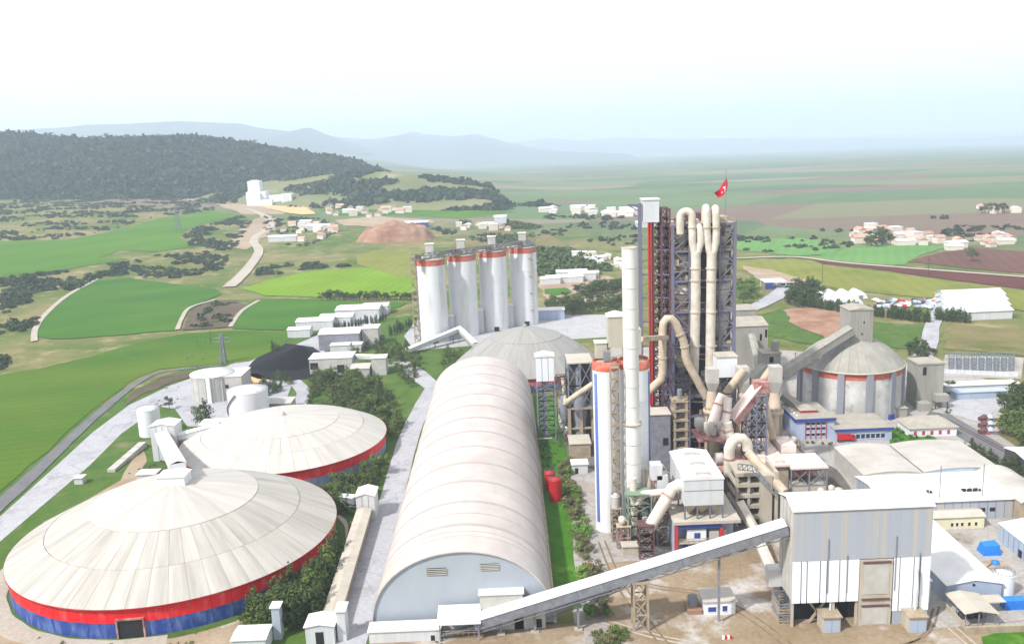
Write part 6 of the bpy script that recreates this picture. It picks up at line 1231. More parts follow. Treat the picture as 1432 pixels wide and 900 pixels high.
part('round_wall', G().lathe(cx, cy_, [(r_, 0), (r_, 12.4)], 36), 'concrete_light', t); part('round_roof', G().lathe(cx, cy_, [(r_+.3, 12.3), (r_+.3, 12.6), (.02, 13.4)], 36), 'roof_white', t); part('wing', G().box(cx+2, cx+16, cy_-7, cy_+9, 0, 11.8), 'concrete_light', t); part('wing_roof', G().box(cx+1.8, cx+16.3, cy_-7.3, cy_+9.3, 11.82, 12.15), 'roof_white', t); part('white_riser', G().box(cx+.2, cx+2.0, cy_-10.9, cy_-9, 0, 13), 'white_clean', t); part('hatch', G().box(cx+8, cx+9.6, cy_-7.1, cy_-7.02, 6.2, 8), 'dark', t)
for k in range(7): a = R(200+k*22); part('wall_rib', G().bar((cx+(r_+.05)*math.cos(a), cy_+(r_+.05)*math.sin(a), 0), (cx+(r_+.05)*math.cos(a), cy_+(r_+.05)*math.sin(a), 12.2), .3), 'white', t)
c = at(378, 582); building('pump_station', 'low white building behind the round tank', 'building', c.x-8, c.x+8, c.y+6, c.y+16, 4, 'concrete_light', 'roof_pale'); c2 = at(380, 578); t = thing('cooler_unit', 'dark blue green cooler unit between the round tank and the road', 'cooler', (c2.x, c2.y, 0)); part('unit_body', G().box(c2.x-3, c2.x+3.4, c2.y-1, c2.y+2, .3, 3.6), 'steel_dark', t); part('unit_frame', G().lattice(c2.x-3.1, c2.x+3.5, c2.y-1.1, c2.y+2.1, [.2, 2, 3.8], .25, False), 'steel_green', t)
t = thing('concrete_basins', 'low concrete basins behind the smaller dome', 'basin', at(400, 588))
for i in range(3): c = at(378+i*18, 588-i*2); part('basin', G().box(c.x-3, c.x+2.6, c.y, c.y+6, 0, 1.6-.2*i), 'concrete_light', t)
c = at(200, 632); t = thing('retaining_wall', 'cream retaining wall stepping down beside the small round tank', 'wall', (c.x, c.y, 0))
for i in range(5): q = at(196-i*9, 628+i*7); part('wall_section', G().box(q.x-1.4, q.x+1.6, q.y-3, q.y+3, 0, 2.2-.25*i), 'concrete_light', t)
for i, (px, py) in enumerate(((110, 677), (205, 672))): c = at(px, py); building('service_hut', ('tiny white hut on the verge left of the largest dome', 'flat grey hut behind the largest dome')[i], 'hut', c.x-1.5-i*2, c.x+1.5+i*2, c.y, c.y+3+i*2, 2.4, 'white', 'roof_white')
# coal heap
rr = random.Random(5)
cc = [at(354, 517), at(445, 514), at(436, 490), at(395, 480)]; cx, cy_ = -122.5, 487.0
t = solo('coal_heap', (lambda g: g)(G()), 'coal', 'large black coal heap beside the pale yard', 'coal heap', (cx, cy_, 0)); g = G(); nu, nv = 40, 22; vs = []
for j in range(nv+1):
    for i in range(nu+1):
        u, v = i/nu*2-1, j/nv*2-1; x = cx+u*23; y = cy_+v*14+u*2; e = max(0, 1-(abs(u)**1.6+abs(v)**1.8)); ridge = 1-.35*abs(u-.25)
        z = 12.0*e**.75*ridge*(.86+.14*noise.noise((x*.12, y*.12, 3)))+.25*noise.noise((x*.7, y*.7, 1))*(e > .02); vs.append((x, y, max(z, 0)-.12*(e <= 0)))
g.add(vs, [(j*(nu+1)+i, j*(nu+1)+i+1, (j+1)*(nu+1)+i+1, (j+1)*(nu+1)+i) for j in range(nv) for i in range(nu)], True); t.data = mesh('coal_heap', g, 'coal', (cx, cy_, 0))
pflat('coal_dust', [(340,520),(360,500),(400,480),(440,485),(460,512),(440,530),(400,532),(360,530)], 'coal', 6, 'spilled coal dust around the heap', 2)
building('coal_store', 'long pale coal shed with dark doorway in front of the coal heap', 'shed', -108, -85.5, 462.5, 476, 8.2, 'concrete_light', 'roof_white', 0, doors=(('f', 14.5, 18.5, 0, 4.6), ('f', .4, 4.6, 2.6, 6.2)))
building('coal_annex', 'small pale annex right of the coal shed', 'building', -84.5, -75, 452, 464, 4.6, 'concrete_light', 'roof_pale', 1, 'x'); building('coal_tower', 'short pale tower right of the coal shed', 'tower', -74, -66.5, 455, 463, 9, 'concrete_light', 'roof_white')
gallery('low pale conveyor between the coal shed and the short tower', (-85, 472, 5.5), (-72, 463.5, 6.8), 2.4, 2, 'concrete_light', 'roof_white', seg=5, under=False)
building('steel_hall', 'grey panelled hall behind the coal heap', 'hall', -114, -90, 517, 535, 9.6, 'steel_grey', 'roof_white', 1.2, 'x', panels=8); building('hall_lean_to', 'low white lean to in front of the grey panelled hall', 'building', -106, -88, 509, 516.5, 4.4, 'white', 'roof_white')
building('cross_hall', 'pale box building at the right end of the grey panelled hall', 'building', -89.6, -80, 524, 536, 10.5, 'concrete_light', 'roof_white')
for i, (px, py, w, d, h) in enumerate(((440, 462, 24, 14, 6), (470, 456, 22, 14, 6), (500, 446, 30, 20, 6.5), (525, 440, 18, 14, 6), (418, 472, 14, 10, 5))):
    c = at(px, py); building('workshop', ['white flat workshop left of the far workshop row', 'white workshop in the middle of the far workshop row', 'widest white workshop behind the cypress line', 'small white workshop at the right end of the far row', 'small white workshop at the left end near the coal heap'][i], 'workshop', c.x-w/2, c.x+w/2, c.y, c.y+d, h, 'white', 'roof_white', 1, 'x', group='white workshops beyond the coal heap')
t = thing('sand_wall', 'low sandy retaining wall beside the pine hedge', 'wall', at(345, 548))
for i in range(4): c = at(330+i*10, 549-i*2.5); part('wall_section', G().box(c.x-1.8, c.x+1.75, c.y, c.y+.8, 0, 2.6), 'limestone', t)
# pylons and poles
def pylon(label, p, h, w=3.0):
    t = thing('power_pylon', label, 'pylon', p, 'power pylons on the fields'); n = 6
    for sx in (-1, 1):
        for sy in (-1, 1): part('leg', G().bar((p.x+sx*w, p.y+sy*w, p.z), (p.x+sx*.4, p.y+sy*.4, p.z+h), .45), 'steel_grey', t)
    for k in range(n):
        f0, f1 = k/n, (k+1)/n; w0, w1 = w+(.4-w)*f0, w+(.4-w)*f1; g = G()
        for s1, s2 in (((-1,-1),(1,-1)), ((1,-1),(1,1)), ((1,1),(-1,1)), ((-1,1),(-1,-1))): g.bar((p.x+s1[0]*w0, p.y+s1[1]*w0, p.z+h*f0), (p.x+s2[0]*w1, p.y+s2[1]*w1, p.z+h*f1), .3); g.bar((p.x+s2[0]*w0, p.y+s2[1]*w0, p.z+h*f0), (p.x+s1[0]*w1, p.y+s1[1]*w1, p.z+h*f1), .3)
        part('lattice_bay', g, 'steel_grey', t)
    for z in (.72, .86): part('cross_arm', G().bar((p.x-4.5, p.y, p.z+h*z), (p.x+4.5, p.y, p.z+h*z), .35), 'steel_grey', t)
pylon('power pylon on the green hillside field', gat(249, 321), 34, 3.2); pylon('power pylon at the edge of the front green field', at(313, 507), 17, 1.4)
for i, (px, py, h) in enumerate(((295, 481, 8), (1298, 386, 14), (1112, 520, 10), (785, 560, 12), (1150, 395, 16))):
    p = gat(px, py); t = thing('utility_pole', ['wooden utility pole on the front green field', 'utility pole beside the red ploughed field', 'utility pole behind the clinker conveyor', 'lamp mast behind the raw mill', 'utility pole on the yellow meadow'][i], 'pole', p, 'utility poles'); part('shaft', G().cyl(p, p+Vector((0, 0, h)), .22, .14, n=8), 'trunk', t); part('cross_arm', G().bar(p+Vector((-1, 0, h-.6)), p+Vector((1, 0, h-.6)), .18), 'trunk', t)
# ------------------------------------------------------------------ far works, villages, halls
p = gat(365, 288)
k_ = p.y/1260.0*1.02   # metres per photograph pixel at that distance
t = thing('hill_works', 'white cement works with stepped towers on the far hillside', 'factory', p)
def fw(nm, px0, px1, pya, pyb, d0, d1, m='white_clean'):
    a, b = pl(px0, pyb, p.y+d0), pl(px1, pya, p.y+d0); z0 = min(a.z, gz(a.x, p.y+d0))-4; return part(nm, G().box(a.x, b.x, p.y+d0, p.y+d1, z0, b.z), m, t)
fw('main_tower', 347, 362, 253, 270, 8, 30); fw('upper_tower', 350, 358, 252, 256, 12, 26); fw('tower_shoulder', 345, 371, 268, 284, 4, 36)
for i in range(3): fw('storage_silo', 346+i*6, 351+i*6, 270, 286, -2-i, 3)
fw('long_hall', 371, 395, 273, 286, 8, 30); fw('end_hall', 394, 407.5, 271, 283, 4, 26)
for i in range(3): fw('end_silo', 394+i*4.5, 398+i*4.5, 271, 283, -3, 3)
fw('low_hall', 362, 380, 279, 288, -6, 4)
ppatch('bank', [(365,290),(400,284),(425,288),(442,300),(420,301),(390,296)], 'limestone', 1.2, 'sandy orange bank below the white hillside works', 4)
# quarry heap
c = gat(550, 338); g = G(); nu, nv = 48, 24; vs = []; w_ = (gat(605, 342).x-gat(497, 342).x)/2
for j in range(nv+1):
    for i in range(nu+1):
        u, v = i/nu*2-1, j/nv*2-1; x = c.x+u*w_*1.02; y = c.y+28+v*34; e = max(0, 1-(abs(u)**3+abs(v)**2.6)); zz = 19*min(1, e*2.0)*(.8+.2*math.cos(u*3))+2.0*noise.noise((x*.06, y*.06, 2))*(e > .05)+2.2*noise.noise((x*.16, y*.05, 7))*(e > .05); vs.append((x, y, gz(x, y)+zz-.6))
g.add(vs, [(j*(nu+1)+i, j*(nu+1)+i+1, (j+1)*(nu+1)+i+1, (j+1)*(nu+1)+i) for j in range(nv) for i in range(nu)], True)
solo('earth_heap', g, 'red_earth', 'flat topped heap of reddish quarry earth behind the silo row', 'earth heap', (c.x, c.y, c.z))
# houses: one mesh with wall and roof materials, shared
def house_mesh(w, d, h, r, roofm, flat_=False):
    g = G(); g.box(-w/2, w/2, -d/2, d/2, -2, h); nb = len(g.f)
    if flat_: g.box(-w/2-.2, w/2+.2, -d/2-.2, d/2+.2, h+.01, h+.35)
    else: g.prof_x([(-d/2-.4, h-.1), (d/2+.4, h-.1), (0, h+r)], -w/2-.4, w/2+.4)
    me = bpy.data.meshes.new('house'); me.from_pydata(g.v, [], g.f); me.materials.append(M['house_wall']); me.materials.append(M[roofm])
    for i, q in enumerate(me.polygons): q.material_index = 1 if i >= nb else 0
    fix_normals(me); return me
HM = [house_mesh(9, 7, 4, 2.2, 'house_roof'), house_mesh(12, 8, 5, 2.5, 'house_roof'), house_mesh(10, 9, 6, .5, 'metal_roof', True), house_mesh(16, 9, 4.5, 1.6, 'metal_roof'), house_mesh(7, 7, 5, 1.8, 'house_roof')]
hr = random.Random(11)
def village(n, poly, label, group, meshes=(0, 1, 2, 3, 4), sc=1.0, name='house'):
    pts = []; xs = [q[0] for q in poly]; ys = [q[1] for q in poly]; tries = 0
    while len(pts) < n and tries < 4000:
        tries += 1; px, py = hr.uniform(min(xs), max(xs)), hr.uniform(min(ys), max(ys))
        if not inside(poly, px, py): continue
        q = gat(px, py)
        if all((q.xy-o.xy).length > 15*sc for o in pts): pts.append(q)
    for q in pts:
        o = link(name, HM[hr.choice(meshes)], None, q, hr.choice((0, math.pi/2))+hr.uniform(-.2, .2)); s = hr.uniform(.8, 1.25)*sc; o.scale = (s, s, s); tag(o, label, 'house' if name == 'house' else name.replace('_', ' '), group)
village(34, [(1190,330),(1215,320),(1260,326),(1325,338),(1300,344),(1240,342),(1200,340)], 'small pale house of the village on the right plain', 'houses of the village on the plain')
village(8, [(1365,336),(1400,332),(1420,340),(1395,346),(1368,343)], 'small pale house of the hamlet at the right edge', 'houses of the right edge hamlet')
village(6, [(1368,290),(1432,292),(1432,299),(1372,298)], 'tiny far house in the hazy hamlet on the right', 'houses of the hazy hamlet')
village(5, [(1325,345),(1345,340),(1352,346),(1330,350)], 'small farm building between the village and the hamlet', 'farm buildings on the plain')
village(22, [(445,291),(480,287),(560,292),(580,299),(520,304),(450,300)], 'tiny pale house at the foot of the scrubby hill', 'houses at the foot of the scrubby hill', sc=1.2)
village(16, [(390,318),(430,312),(470,318),(470,330),(440,338),(395,338)], 'small pale house in the hillside hamlet below the white works', 'houses of the hillside hamlet', sc=.9)
village(9, [(610,316),(650,312),(700,318),(715,324),(640,326)], 'small pale building in the roadside settlement beyond the silos', 'buildings of the roadside settlement')
village(16, [(760,292),(900,294),(900,302),(830,304),(765,300)], 'tiny white building on the far plain left of the kiln tower', 'tiny white buildings on the far plain', (2, 3), 1.3)
village(13, [(790,355),(830,356),(870,366),(880,380),(850,378),(810,366)], 'small pale building behind the dark woodland', 'buildings behind the dark woodland', (0, 2, 3), .7)
for i, (px, py, w, d, h) in enumerate(((328, 480, 30, 10, 0),)): pass
for i, (px, py, w, d) in enumerate(((395, 338, 34, 10), (445, 322, 30, 12), (575, 318, 44, 14), (905, 318, 26, 14), (700, 316, 16, 12))):
    q = gat(px, py); o = thing('farm_shed', ['long white roofed shed in the hillside hamlet', 'pale flat shed above the hillside hamlet', 'long dark blue shed beside the earth heap', 'white shed on the plain left of the chimney', 'white tall house on the far roadside'][i], 'shed', q, 'far sheds'); hh = 12 if i == 4 else 6
    part('walls', G().box(q.x-w/2, q.x+w/2, q.y, q.y+d, q.z-2, q.z+hh), 'trim_blue' if i == 2 else 'white', o); part('roof', G().prof_x([(q.y-.5, q.z+hh+.01), (q.y+d+.5, q.z+hh+.01), (q.y+d/2, q.z+hh+2)], q.x-w/2-.5, q.x+w/2+.5), 'metal_roof', o)
# white compound right of the silos
for i, (px, py, w, d, h) in enumerate(((790, 396, 30, 12, 5), (815, 392, 22, 14, 5.5), (770, 398, 16, 10, 5), (800, 388, 26, 10, 5), (826, 388, 14, 8, 4))):
    q = gat(px, py); building('compound_hall', ['front white hall of the compound right of the silos', 'right white hall of the compound right of the silos', 'left white hall of the compound right of the silos', 'rear white hall of the compound right of the silos', 'smallest white hall of the compound right of the silos'][i], 'hall', q.x-w/2, q.x+w/2, q.y, q.y+d, h+q.z, 'white', 'roof_white', 1.2, 'x', group='white compound halls right of the silos')
ppatch('bare_ground', [(752,398),(760,388),(800,382),(850,386),(868,392),(866,404),(800,412),(790,424),(770,426),(760,412)], 'dirt', .35, 'sandy ground round the white compound', 2); ppatch('lawn', [(760,405),(790,403),(800,409),(780,414),(762,411)], 'lawn', .6, 'green oval lawn at the white compound', 1); ppatch('bare_ground', [(800,418),(868,408),(868,420),(830,428)], 'dirt', .4, 'orange bare patch right of the compound', 2)
# white halls on the right plain
a, b = gat(1326, 449), gat(1418, 451); back = gat(1334, 418)
for i in range(4):
    y0 = a.y+i*16.5; x0 = a.x+i*7.5; q = building('white_hall', ['nearest', 'second', 'third', 'farthest'][i]+' long white roofed hall of the row on the right plain', 'hall', x0, x0+(b.x-a.x)+5, y0, y0+15.8, 5.2, 'white', 'metal_roof', 2.6, 'x', .6, group='white halls on the right plain')
for i in range(7):
    r_, cl = divmod(i, 4); c = gat(1150+cl*18+r_*12, 420+r_*9-cl*.6); w = 10; t = thing('round_tent', ['first', 'second', 'third', 'fourth'][cl]+' white arched tent from the left in the '+('back' if r_ == 0 else 'front')+' row', 'tent', c, 'white arched tents'); n = 8
    pf = [(c.x-w/2+w*k/n, c.z+.2+5.2*math.sin(math.pi*k/n)**.8) for k in range(n+1)]; part('tent_cover', G().prof_y(pf, c.y, c.y+14, True), 'white_clean', t); part('tent_front', G().box(c.x-1.4, c.x+1.4, c.y-.1, c.y-.01, c.z, c.z+2.6), 'steel_grey', t)
cr_ = random.Random(3); cm = []
def car_mesh(m):
    g = G(); g.prof_y([(-2.1, .35), (2.1, .35), (2.1, .85), (1.2, .95), (.6, 1.45), (-1.3, 1.45), (-2, .95)], -.85, .85); nb = len(g.f)
    for x in (-1.3, 1.3):
        for y in (-.8, .8): g.cyl((x, y-.1, .32), (x, y+.1, .32), .32, n=8)
    me = bpy.data.meshes.new('car'); me.from_pydata(g.v, [], g.f); me.materials.append(M[m]); me.materials.append(M['rubber']); fix_normals(me)
    for i, q in enumerate(me.polygons): q.material_index = 1 if i >= nb else 0
    return me
CM = [car_mesh(m) for m in ('white_clean', 'steel_grey', 'shed_blue', 'steel_dark', 'red_paint')]
for i in range(58):
    c = gat(cr_.uniform(1222, 1312), cr_.uniform(420, 431)); o = link('parked_car', CM[cr_.choice((0, 0, 0, 1, 2, 3, 2, 4))], None, c, cr_.uniform(1.2, 1.9)); o.scale = (1.3, 1.3, 1.3); tag(o, 'parked car in the crowded far car park by the white halls', 'car', 'cars in the far car park')
c = gat(1085, 404); t = thing('gate_canopy', 'white entrance canopy with blue front on the access road', 'canopy', c); part('canopy_roof', G().box(c.x-8, c.x+8, c.y, c.y+14, c.z+5, c.z+5.6), 'white_clean', t); part('blue_front', G().box(c.x-8, c.x-2, c.y-.2, c.y-.02, c.z, c.z+5), 'trim_blue', t)
for x in (-7.6, 7.6):
    for y in (.4, 13.6): part('post', G().bar((c.x+x, c.y+y, c.z-.5), (c.x+x, c.y+y, c.z+5), .5), 'white', t)
# substation
c0, c1 = at(1318, 522), at(1424, 527); d_ = 26
pflat('substation_floor', [(1312,526),(1428,530),(1432,500),(1322,496)], 'yard', 5, 'pale gravel floor of the substation')
t = thing('substation_wall', 'white low wall round the substation', 'wall', (c0.x, c0.y, 0))
for i in range(10): a = c0.lerp(c1, i/10); b = c0.lerp(c1, (i+1)/10-.004); part('wall_panel', G().bar(a+Vector((0,0,1.1)), b+Vector((0,0,1.1)), .4, 2.2), 'white', t)
for r_ in range(4):
    for k in range(9):
        a = at(1330+k*10.5-r_*0, 519-r_*4.5); o = thing('switch_gantry', 'grey steel switch gantry in the rows of the substation', 'gantry', (a.x, a.y, 0), 'switch gantries of the substation')
        for x in (-1.2, 1.2): part('post', G().bar((a.x+x, a.y, 0), (a.x+x, a.y, 4.6), .28), 'transformer', o)
        part('beam', G().bar((a.x-1.7, a.y, 4.6), (a.x+1.7, a.y, 4.6), .35), 'transformer', o); part('breaker', G().box(a.x-.6, a.x+.6, a.y-.5, a.y+.5, .2, 2.2), 'transformer', o)
c = at(1400, 552); building('substation_hall', 'flat white roofed hall in front of the substation', 'hall', c.x-22, c.x+10, c.y+4, c.y+10, 3.6, 'white', 'roof_white'); c = at(1382, 557); building('rail_shed', 'low blue grey shed beside the white yard', 'shed', c.x-14, c.x+8, c.y, c.y+5, 3, 'shed_blue', 'office_blue')
for i in range(9):
    c = at(1376+(i % 3)*9, 606-(i//3)*9); t = thing('scrap_pile', 'stack of rusty scrap bins beside the dark trees', 'scrap', (c.x, c.y, 0), 'stacks of scrap bins'); w = 2.0
    part('bin', G().box(c.x-w, c.x+w, c.y-1, c.y+1, 0, 1.5), ['steel_rust', 'red_dusty', 'steel_grey'][i % 3], t); part('load', G().lathe(c.x, c.y, [(1.6, 1.5), (.9, 2.4), (.02, 2.8)], 7), ['steel_beige', 'steel_rust', 'office_blue'][(i+1) % 3], t)
# rails
for k in (-1, 1):
    a, b = at(1310, 580), at(1470, 665); d = (b-a).normalized(); n = Vector((-d.y, d.x, 0))*.75*k; o = solo('rail', G().bar(a+n+Vector((0,0,.3)), b+n+Vector((0,0,.3)), .2), 'steel_rust', ('far' if k > 0 else 'near')+' steel rail of the siding past the hip roofed house', 'rail', a, 'rails of the siding')
# ------------------------------------------------------------------ vegetation
vr = random.Random(21); nr = np.random.default_rng(4)
def leaf_cloud(centers, radii, n, size, flat_=0.9, seed=1):
    """n small leaf quads spread through a union of ellipsoids, denser near the surface"""
    q = np.random.default_rng(seed); centers = np.array(centers, float); radii = np.array(radii, float)
    w = radii.prod(axis=1)**.75; idx = q.choice(len(centers), n, p=w/w.sum())
    d = q.normal(size=(n, 3)); d /= np.linalg.norm(d, axis=1)[:, None]; rr = q.uniform(.45, 1.05, n)[:, None]
    p = centers[idx]+d*rr*radii[idx]
    nrm = d+q.normal(size=(n, 3))*.55; nrm[:, 2] += .25; nrm /= np.linalg.norm(nrm, axis=1)[:, None]
    a = np.cross(nrm, q.normal(size=(n, 3))); a /= np.linalg.norm(a, axis=1)[:, None]; b = np.cross(nrm, a)
    s = (size*q.uniform(.6, 1.35, n))[:, None]; s2 = s*q.uniform(.5, .9, n)[:, None]
    v = np.stack([p-a*s-b*s2*.4, p+a*s*.2-b*s2, p+a*s+b*s2*.3, p-a*s*.3+b*s2], 1).reshape(-1, 3)
    f = np.arange(n*4).reshape(n, 4); return v, f
def np_mesh(name, v, f, m):
    me = bpy.data.meshes.new(name); k = f.shape[1]; me.vertices.add(len(v)); me.vertices.foreach_set('co', np.asarray(v, np.float32).ravel())
    me.loops.add(f.size); me.loops.foreach_set('vertex_index', f.astype(np.int32).ravel()); me.polygons.add(len(f)); me.polygons.foreach_set('loop_start', np.arange(0, f.size, k, dtype=np.int32)); me.update(calc_edges=True)
    me.materials.append(M[m]); return me
def crown(kind, seed):
    q = random.Random(seed)
    if kind == 'cone':
        C = []; Rr = []
        for i in range(15): z = .16+.8*i/14; w = .34*(1-z)**.8+.03; a = q.uniform(0, 6.28); C.append((w*.45*math.cos(a), w*.45*math.sin(a), z)); Rr.append((w, w, .075))
        return leaf_cloud(C, Rr, 620, .034, seed=seed)
    if kind == 'cypress': return leaf_cloud([(0, 0, .12+.07*i) for i in range(13)], [(.13*math.sin(.5+2.4*i/12)+.02,)*2+(.07,) for i in range(13)], 320, .035, seed=seed)
    if kind == 'bush':
        C = [(q.uniform(-.36, .36), q.uniform(-.36, .36), q.uniform(.22, .62)) for _ in range(9)]; return leaf_cloud(C, [(q.uniform(.14, .26),)*2+(q.uniform(.13, .25),) for _ in C], 460, .048, seed=seed)
    C = [(q.uniform(-.27, .27), q.uniform(-.27, .27), q.uniform(.42, .84)) for _ in range(11)]; return leaf_cloud(C, [(q.uniform(.12, .21),)*2+(q.uniform(.1, .17),) for _ in C], 640, .036, seed=seed)
def trunk_mesh(kind, seed):
    q = random.Random(seed); g = G(); h = {'cone': .85, 'cypress': .5, 'bush': .4, 'round': .6}[kind]; g.tube([(0, 0, -.03), (.006, .004, h*.4), (0, 0, h)], [.028, .02, .006], 7)
    for _ in range(5 if kind != 'cypress' else 2):
        a = q.uniform(0, 6.28); z = h*q.uniform(.35, .8); g.tube([(0, 0, z), (.1*math.cos(a), .1*math.sin(a), z+.08), (.19*math.cos(a), .19*math.sin(a), z+.2)], [.012, .009, .003], 5)
    return mesh('trunk', g, 'trunk')
PROTO = {}
for kind in ('cone', 'cypress', 'bush', 'round'):
    for lm in ('leaf_dark', 'leaf_mid', 'leaf_bright', 'leaf_olive'):
        for k in range(3): PROTO[kind, lm, k] = (np_mesh('crown', *crown(kind, 31*k+len(kind)), lm), )
TR = {(k, i): trunk_mesh(k, i) for k in ('cone', 'cypress', 'bush', 'round') for i in range(3)}
CROWN = {}
def tree(p, h, kind, lm, label, group, name=None, wide=1.0):
    i = vr.randrange(3); nm = name or {'cone': 'conifer_tree', 'cypress': 'cypress_tree', 'bush': 'shrub', 'round': 'leafy_tree'}[kind]
    o = link(nm, None, None, p, vr.uniform(0, 6.28)); s = h*vr.uniform(.8, 1.2); w = s*wide*vr.uniform(.85, 1.2); o.scale = (w, w, s); o.empty_display_size = .3; tag(o, label, 'shrub' if kind == 'bush' else 'tree', group)
    link('trunk', TR[kind, i], o); link('crown', PROTO[kind, lm, i][0], o)
def grove(n, poly, kinds, h, label, group, px=True, gap=2.0, wide=1.0, ok=None):
    W_ = [(gat(*q) if px else Vector((q[0], q[1], 0))) for q in poly]; xs = [q[0] for q in W_]; ys = [q[1] for q in W_]; pts = []; tr = 0
    while len(pts) < n and tr < 6000:
        tr += 1; x, y = vr.uniform(min(xs), max(xs)), vr.uniform(min(ys), max(ys))
        if not inside(W_, x, y) or (ok and not ok(x, y)): continue
        if any((x-a)**2+(y-b)**2 < gap*gap for a, b in pts): continue
        pts.append((x, y)); k, lm = vr.choice(kinds); tree(Vector((x, y, gz(x, y))), vr.uniform(*h)*(.6 if k == 'bush' else 1), k, lm, label, group, wide=wide)
def row(n, a, b, kind, lm, h, label, group, jit=1.0, wide=1.0):
    A, B = gat(*a), gat(*b)
    for i in range(n): q = A.lerp(B, (i+vr.uniform(-.3, .3))/max(1, n-1)); x, y = q.x+vr.uniform(-jit, jit), q.y+vr.uniform(-jit, jit); tree(Vector((x, y, gz(x, y))), vr.uniform(*h), kind, lm, label, group, wide=wide)
def clear(x, y):
    return math.hypot(x-D1[0], y-D1[1]) > 48.5 and math.hypot(x-D2[0], y-D2[1]) > 42 and math.hypot(x-D3[0], y-D3[1]) > 37.5 and not ((-50 if y > 284 else -54) < x < -38)
DK = [('cone', 'leaf_dark'), ('cone', 'leaf_mid'), ('round', 'leaf_dark'), ('bush', 'leaf_dark')]; MX = [('cone', 'leaf_dark'), ('cone', 'leaf_mid'), ('bush', 'leaf_mid'), ('round', 'leaf_mid'), ('bush', 'leaf_olive')]
grove(60, [(348,885),(368,830),(400,795),(445,775),(476,745),(482,775),(462,830),(445,868),(425,880)], DK, (7, 10), 'dark green conifer in the thicket between the largest dome and the ground conveyor', 'thicket by the largest dome', gap=1.7, ok=clear)
grove(64, [(430,700),(480,685),(538,650),(556,590),(580,590),(570,640),(540,690),(490,718),(450,722)], MX, (5, 8), 'dark tree in the belt between the smaller dome and the road', 'trees right of the smaller dome', gap=1.9, ok=clear)
grove(120, [(430,545),(455,525),(520,533),(552,560),(562,590),(545,620),(520,600),(470,578),(432,572)], MX, (5, 9), 'tree of the dense mixed thicket behind the smaller dome', 'thicket behind the smaller dome', gap=2.2, ok=clear)
grove(22, [(555,520),(585,514),(602,532),(592,548),(572,546)], MX, (3, 5), 'shrub in the island where the pale road bends', 'shrubs on the road island', gap=2.0, ok=clear)
grove(84, [(482,488),(540,476),(585,492),(640,488),(650,505),(600,522),(540,512),(495,503)], MX, (3.5, 6.5), 'tree on the slope in front of the silo row', 'trees in front of the silo row', gap=2.8, ok=clear)
grove(24, [(355,548),(390,528),(410,532),(400,548),(370,556)], [('cone', 'leaf_dark'), ('cone', 'leaf_mid')], (4, 6), 'young pine in the patch beside the sandy wall', 'young pines by the coal yard', gap=1.8)
row(8, (318,545), (352,536), 'cone', 'leaf_mid', (2.5, 4), 'low pine in the hedge above the sandy wall', 'hedge above the sandy wall', .4)
tree(at(288, 594), 11, 'cone', 'leaf_dark', 'tall dark conifer left of the tank with spiral stair', None); tree(at(237, 572), 6, 'round', 'leaf_dark', 'small round dark tree standing alone beside the pale road', None); tree(at(278, 585), 7, 'round', 'leaf_mid', 'round green tree beside the tall dark conifer', None)
for i in range(3): tree(at(382+i*4, 496), 9-i, 'cypress', 'leaf_dark', 'slim cypress at the left end of the coal heap', 'cypresses at the coal heap')
grove(84, [(15.2,318),(20.0,318),(20.6,250),(21.5,215),(22,206),(16.4,206),(15.6,235)], [('bush', 'leaf_olive'), ('bush', 'leaf_olive'), ('bush', 'leaf_bright'), ('bush', 'leaf_olive')], (5, 7.5), 'olive green shrub of the hedge along the lawn', 'hedge along the lawn', False, 1.1)
grove(12, [(17,199.5),(24,199.5),(23,192),(17,192)], [('bush', 'leaf_mid'), ('bush', 'leaf_olive')], (4, 6), 'green shrub below the long conveyor at the hedge end', 'shrubs below the long conveyor', False, 1.3)
grove(26, [(9,310),(16.5,310),(16.5,336),(9,336)], [('bush', 'leaf_mid'), ('bush', 'leaf_olive')], (1.5, 2.6), 'low shrub on the lawn at the elevator tower foot', 'shrubs at the elevator tower foot', False, 1.3)
grove(48, [(1398,575),(1432,556),(1475,566),(1475,640),(1432,632),(1410,612)], [('round', 'leaf_dark'), ('cone', 'leaf_dark'), ('round', 'leaf_mid')], (7, 11), 'large dark tree of the grove at the right edge beside the railway', 'grove at the right edge', gap=3.2)
row(14, (1352,632), (1432,668), 'cone', 'leaf_dark', (4, 6), 'dark conifer of the row along the railway', 'conifers along the railway', .6)
grove(16, [(1248,602),(1288,600),(1300,614),(1280,621),(1250,620)], [('bush', 'leaf_bright'), ('bush', 'leaf_mid')], (2.5, 4.2), 'bright green shrub in the garden of the hip roofed house', 'garden shrubs', gap=1.6)
row(7, (1095,618), (1160,622), 'bush', 'leaf_dark', (1.2, 2), 'low shrub along the office front', 'shrubs along the office front', .5)
row(9, (1296,548), (1345,548), 'round', 'leaf_dark', (3, 5), 'dark tree along the white hall by the substation', 'trees by the substation hall', .6); row(6, (1300,552), (1330,553), 'bush', 'leaf_mid', (2, 3), 'low shrub along the white hall by the substation', 'shrubs by the substation hall', .6)
grove(24, [(1268,490),(1284,478),(1296,488),(1310,494),(1300,506),(1275,504)], [('round', 'leaf_dark'), ('bush', 'leaf_dark')], (4, 7), 'dark tree of the clump where the pale road leaves the plant', 'trees at the plant road', gap=2.2)
row(34, (1128,430), (1200,441), 'cypress', 'leaf_dark', (7, 10), 'dark cypress of the row below the white tents', 'cypress row below the tents', .8, 1.3); row(38, (1212,441), (1300,452), 'cypress', 'leaf_dark', (6, 9), 'dark cypress of the row below the car park', 'cypress row below the car park', .8, 1.3); row(20, (1310,448), (1356,452), 'cypress', 'leaf_dark', (7, 9), 'dark cypress of the row in front of the white halls', 'cypress row at the white halls', .8, 1.3)
